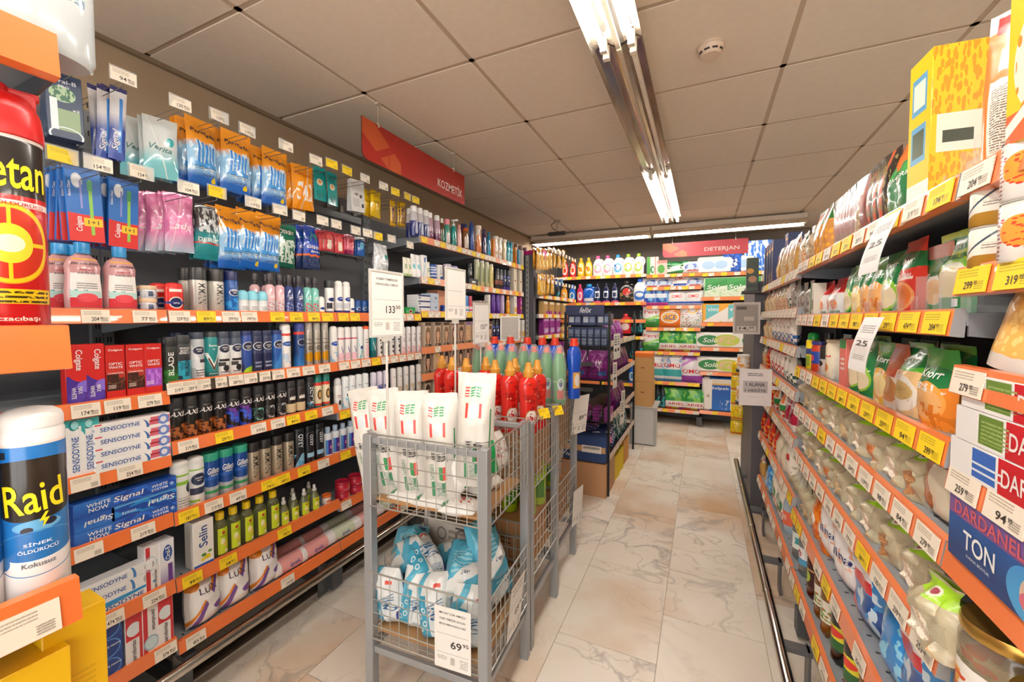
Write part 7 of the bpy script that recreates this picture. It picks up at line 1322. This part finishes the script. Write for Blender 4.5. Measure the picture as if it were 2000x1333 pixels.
place_row('R', XRR, zMn[0], [('brownsach', 1638, 1684, 9)], r1, jit=4)
place_row('R', XRR, zMn[0], [('spicebag', 1608), ('spicebag', 1621), ('chickbag', 1590), ('pasta2', 1575)], r1, jit=6)
r2 = 'second shelf, right middle rack'
place_row('R', XRR, zMn[1], [('klime', 1868), ('kpink', 1836)], r2, jit=3, rec=.05)
place_row('R', XRR, zMn[1], [('kred', 1786), ('kgreen', 1752), ('korange', 1726), ('korange', 1704), ('kyellow', 1686), ('kgreen', 1669)], r2, rec=.03)
place_row('R', XRR, zMn[1], [('kgreen', 1812, 0, 1, .06, 1, .002), ('redwhite', 1622, 1647, 2, .02), ('greenpack', 1598), ('greybag', 1574, 1586, 2)], r2, rec=.02)
r3 = 'third shelf, right middle rack'
place_row('R', XRR, zMn[2], [('korange', 1836), ('kriceg', 1792), ('kbrown', 1757), ('kyellow', 1736), ('kriceg', 1719, 0, 1, .06), ('kgreen', 1700), ('kgreen', 1681), ('pinkbox', 1665), ('kgreen', 1654, 0, 1, .06), ('creamtin', 1638), ('darkbot', 1618), ('saucejar', 1602), ('yellowbot', 1588)], r3, rec=.02)
place_row('R', XRR, zMn[2], [('kriceg', 1862, 0, 1, .03)], 'end of third shelf, right middle rack', rec=.02)
place_row('R', XRR, zMn[2], [('kgreen', 1775, 1850, 3, .14)], 'back row of third shelf, right middle rack')
r4 = 'fourth shelf, right middle rack'
place_row('R', XRR, zMn[3], [('pulsebrown', 1822), ('pulseclear', 1852), ('pulsewhite', 1776), ('pulseorange', 1738), ('pulsewhite', 1703), ('pulseplain', 1675), ('pulsewhite', 1650), ('pulseorange', 1629), ('pulsewhite', 1611), ('pulseplain', 1595, 1582, 2)], r4, rec=.02)
r5 = 'fifth shelf, right middle rack'
place_row('R', XRR, zMn[4], [('pulsewhite', 1815), ('pulsebrown', 1765), ('pulsewhite', 1722), ('pulsewhite', 1690), ('pulseplain', 1662), ('pulseorange', 1640), ('pulsewhite', 1621), ('pulseplain', 1604), ('pulsewhite', 1590), ('pulseplain', 1577)], r5, rec=.02)
r6 = 'sixth shelf, right middle rack'
place_row('R', XRR, zMn[5], [('bluefoil', 1772), ('salt', 1718), ('sugar', 1672), ('sugar', 1641), ('orangem', 1620), ('orangem', 1605), ('pulseplain', 1592, 1562, 4)], r6, rec=.02)
r7 = 'bottom shelf, right middle rack'
place_row('R', XRR, zMn[6], [('sauceblack', 1680), ('sauceblack', 1652), ('vingold', 1628), ('vingold', 1614), ('vinred', 1598), ('vinblue', 1580), ('vinwater', 1566), ('milkjug', 1548)], r7, rec=.02)
place_row('R', XRR, zMn[6], [('vingold', 1712), ('sauceblack', 1742), ('vinwater', 1780)], 'near end of bottom shelf, right middle rack', rec=.02)
place_row('R', XRR, zMn[5], [('salt', 1822)], 'near end of sixth shelf, right middle rack', rec=.03)
# far bay
fb = 'right far rack'
for i in range(4): box('navybox', 'navy pasta carton with small yellow oval', .10, .09, .13, '1c2c5e', [('e', .5, .7, .3, .07, 'e8b84a'), ('h', .9, .96, '3a4a84')])
box('navytall', 'tall slim navy pasta carton', .07, .06, .26, '1c2c5e', [('e', .5, .8, .4, .04, 'e8b84a'), ('n', 7, .55, 'e0a84a', 0, 0, 1, .3)])
place_row('R', XRR, zF[0], [('noodletall', 1561), ('pastatall', 1552), ('noodletall', 1544), ('pastatall', 1536), ('noodletall', 1528), ('navytall', 1519, 1503, 4), ('pastatall', 1499), ('pasta2', 1494)], fb+' top shelf', rec=.01)
place_row('R', XRR+.16, zF[0], [('navybox', 1549, 0, 1, 0, 3), ('navybox', 1535, 0, 1, 0, 2), ('navybox', 1524, 0, 1, 0, 2)], 'back of '+fb+' top shelf')
place_row('R', XRR, zF[1], [('greybag', 1560), ('checkgreen', 1550), ('pasta2', 1542, 1526, 3), ('pasta', 1518, 1494, 4)], fb+' second shelf', rec=.01)
place_row('R', XRR, zF[2]-.0, [('checkblue', 1551, 1519, 5), ('pasta', 1510, 1492, 3)], fb+' third shelf', rec=.01)
place_row('R', XRR, zF[3], [('checkgreen', 1552, 1543, 2), ('checkred', 1534, 1514, 4), ('redpack', 1504), ('pasta2', 1496)], fb+' fourth shelf', rec=.01)
place_row('R', XRR, zF[4], [('garnet', 1554, 1545, 2), ('orgreen', 1534, 1522, 2), ('redpack', 1511, 1492, 3)], fb+' fifth shelf', rec=.01)
place_row('R', XRR, zF[5], [('ricered', 1552), ('riceplain', 1540, 1530, 2), ('redpack', 1519, 1492, 4)], fb+' sixth shelf', rec=.01)
place_row('R', XRR, zF[6], [('riceT', 1536), ('riceT', 1524), ('bluefoil', 1512), ('noodle', 1503, 1492, 2)], fb+' bottom shelf', rec=.01)
# nearest bay
nb = 'nearest right rack'
X0 = XRR-.018
put('snackorange', (X0+.06, .815, zN[0]), math.radians(-50), 'orange and white snack pouch at the corner of the nearest right rack, top shelf', 'nearest rack top shelf goods')
put('limetin', (X0+.10, .80, zN[0]), math.radians(-90), 'yellow and green tin behind the orange snack pouch', 'nearest rack top shelf goods')
put('yellowbig', (X0+.05, .685, zN[0]), math.radians(-88), 'large yellow carton with food picture at the right picture edge', 'nearest rack top shelf goods', sc=.9)
put('yellowtop', (X0+.05, .68, zN[0]+.275), math.radians(-88), 'yellow carton lying on the large yellow one, upper right corner of the photo', 'nearest rack top shelf goods')
for i, y in enumerate((.832, .752, .668)):
    for k in range(2): put('tin' if i == 0 else 'tinred', (X0+.042, y, zN[1]+k*(.060 if i == 0 else .078)), math.radians(-58), f"{'food tin with wheat picture' if i == 0 else 'food tin with red vegetable picture'}, {['bottom','top'][k]} of {['the furthest','the middle','the last'][i]} pair, {nb}", 'food tins on the nearest right rack')
put('nutbag', (X0+.06, .785, zN[2]), math.radians(-72), 'clear bag of golden corn nuts leaning on the nearest right rack', 'nut and bean bags', tilt=math.radians(-8), roll=math.radians(12))
put('beanbag', (X0+.06, .66, zN[2]), math.radians(-75), 'clear bag of dark red beans beside the corn nuts', 'nut and bean bags', tilt=math.radians(-8))
for k in range(3):
    put('dardblue' if k == 0 else 'dardgreen', (X0+.05, .735-.012*k, zN[3]+.0505*k), math.radians(-90), f"{'blue' if k == 0 else 'green'}-ended red tuna multipack, {['bottom','middle','top'][k]} of the front stack", 'tuna multipacks')
    put('dardgreen', (X0+.06, .46-.012*k, zN[3]+.0505*k), math.radians(-90), f"green-ended red tuna multipack, {['bottom','middle','top'][k]} of the stack at the picture edge", 'tuna multipacks')
put('ton', (X0+.05, .735, zN[4]), math.radians(-90), 'long navy tuna carton reading TON, on the nearest right rack', 'tuna cartons')
put('pickle', (X0+.07, .815, zN[5]), math.radians(-68), 'large jar of mixed pickles with gold lid, further of the two', 'pickle jars', sc=1.1)
put('pickle2', (X0+.06, .69, zN[5]), math.radians(-66), 'jar of pale pickled mushrooms with gold lid at the corner of the photo', 'pickle jars', sc=1.1)
put('pulsewhite', (X0+.03, .87+.035, zMn[4]+.0), math.radians(-80), 'beige pulse bag squeezed beside the pickle jars', 'beige pulse bags')
for i, y in enumerate((.78, .68, .58)): put('pickle', (X0+.06, y, zN[6]), math.radians(-80), f"pickle jar on the lowest visible shelf of the nearest rack, {ORD[i+1]} from the aisle end", 'lowest pickle jars')
# hanging price sheets on the right rails
def curl_sheet(label, px0, py0, px1, py1, w, price):
    p0 = onX(px0, py0, .33); p1 = onX(px1, py1, .31); L_ = p0.z-p1.z; y0 = p0.y; y1 = p1.y
    t = thing('price_sheet', label, 'price sign', (0, 0, 0), (0, 0, 0), 'white price sheets on the right rails')
    def fn(u, v, e=0): return Vector((.335-.03*math.sin(v*1.5)-e, y0+(y1-y0)*v**1.3-w*u+w/2, p0.z-L_*v))
    g = G()
    g.sheet(lambda u, v: fn(u, 1-v, .0006), 2, 10, 0, flip=True); g.sheet(lambda u, v: fn(u, 1-v, 0), 2, 10, 0)
    mats = [P('eeeceb', [('t', .15, .70, .85, .85, 26, '8a8680'), ('r', .08, .6, .92, .605, '9a9690'), ('r', .1, .2, .9, .48, 'dedad6'), ('t', .2, .22, .8, .3, 30, '9a9690')], .5), S('4a4642')]
    if price: g.text(price, .0, .52, .62, .10, 1, lambda x, z: fn(x+.5, 1-z, .0015))
    obj('sheet', g.mesh('sheet', mats), t)
    return t
curl_sheet('curled white price sheet hanging from the top right rail', 1733, 420, 1700, 535, .11, '25')
curl_sheet('curled white price sheet hanging from the second right rail', 1702, 620, 1678, 725, .11, '25')
def card(label, loc, rz, w, h, col, layers, texts, ink='2e2a28'):
    t = thing('card_sign', label, 'sign', loc, (0, 0, rz), 'card signs at the far right rack')
    g = G().box(-w/2, w/2, -.002, .002, -h/2, h/2, 0, 1); mats = [S(col, .4), P(col, layers, .35), S(ink)]
    for s in texts: g.text(s[0], s[1]*w, s[2]*h, s[3]*w, s[4]*h, 2, flat(-.002))
    obj('card', g.mesh('card', mats), t)
    f = G()
    for a, b, c, d in ((-w/2-.004, -w/2, -h/2-.004, h/2+.004), (w/2, w/2+.004, -h/2-.004, h/2+.004), (-w/2, w/2, -h/2-.004, -h/2), (-w/2, w/2, h/2, h/2+.004)): f.box(a, b, -.004, .004, c, d)
    obj('frame', f.mesh('fr', [S('e4dedb', .25)]), t)
    obj('arm', G().box(w/2, w/2+.07, .0, .004, -.01, .01).mesh('arm', [S('dcd8d4', .25)]), t)
    return t
card('grey card sign reading 1 ALANA 1 HEDİYE on the far right rack', tuple(onY(1475, 757, 2.5)), math.radians(10), .145, .185, 'dcd6d6', [('r', .1, .34, .9, .68, 'b4aeb0'), ('t', .25, .8, .75, .92, 20, '5a5658'), ('r', .2, .22, .8, .23, 'bcb6b6')], [('1 ALANA', .0, .08, .62, .1), ('1 HEDİYE', 0, -.08, .68, .1), ])
card('grey card sign reading 14,00 on the far right rack', tuple(onY(1458, 622, 3.10)), math.radians(4), .148, .20, 'c4bcb6', [('r', .06, .06, .94, .94, '9a938e'), ('r', .12, .08, .88, .24, 'c8c2bc'), ('r', .4, .42, .8, .55, 'c0b8b2'), ('r', .1, .78, .5, .88, '5a5450')], [('14,', -.10, -.34, .36, .11), ('00', .2, -.31, .2, .06)])
box('darkgreenbox', 'dark green carton on a black bracket at the cabinet corner', .07, .05, .22, '3a4a3c', [('e', .5, .35, .35, .1, 'b88a6a'), ('h', .1, .2, '22302a'), ('e', .3, .6, .3, .08, 'e8a84a')])
put('darkgreenbox', (.30, 3.22, EYE+.185), 0)
br = thing('wall_bracket', 'small black bracket shelf on the dark end column', 'bracket', (.30, 3.22, EYE+.165))
obj('plate', G().box(-.06, .08, -.05, .05, 0, .02).mesh('bp', [S('3c3a3c', .5)], .003), br)
can('papercup', 'white paper food cup with orange picture', .045, .11, 'ece6da', [('n', 5, .5, 'e8a04a', .3, .1, .7, .9)], (), ('e8e4dc', .08, 1.02, 'flat'), name='food_cup', cat='cup')
put('papercup', (.285, 3.5, EYE-.38), 0, 'white paper food cup on a black bracket, upper one'); put('papercup', (.285, 3.5, EYE-.62), 0, 'white paper food cup on a black bracket, lower one')
for z, w_ in ((EYE-.40, 'upper'), (EYE-.64, 'lower')):
    br = thing('wall_bracket', f'small black bracket under the {w_} paper cup', 'bracket', (.285, 3.5, z))
    obj('plate', G().box(-.05, .06, -.04, .04, 0, .02).mesh('bp', [S('3c3a3c', .5)], .003), br)

# ---------------------------------------------------------------- keep every label within sixteen words
for o in bpy.data.objects:
    l = o.get('label')
    if l and len(l.split()) > 16:
        a, _, r = l.partition(',')
        if ' with ' in a: l = a.split(' with ')[0]+','+r
        elif ' and ' in a: l = a.split(' and ')[0]+','+r
        for x, y in ((' of the right middle rack', ', right middle rack'), ('white deodorant rack', 'white rack'), ('far end of ', 'far end, '), ('back row of ', 'back row, ')):
            if len(l.split()) > 16: l = l.replace(x, y)
        if len(l.split()) > 16: print('LONG', len(l.split()), l)
        o['label'] = l
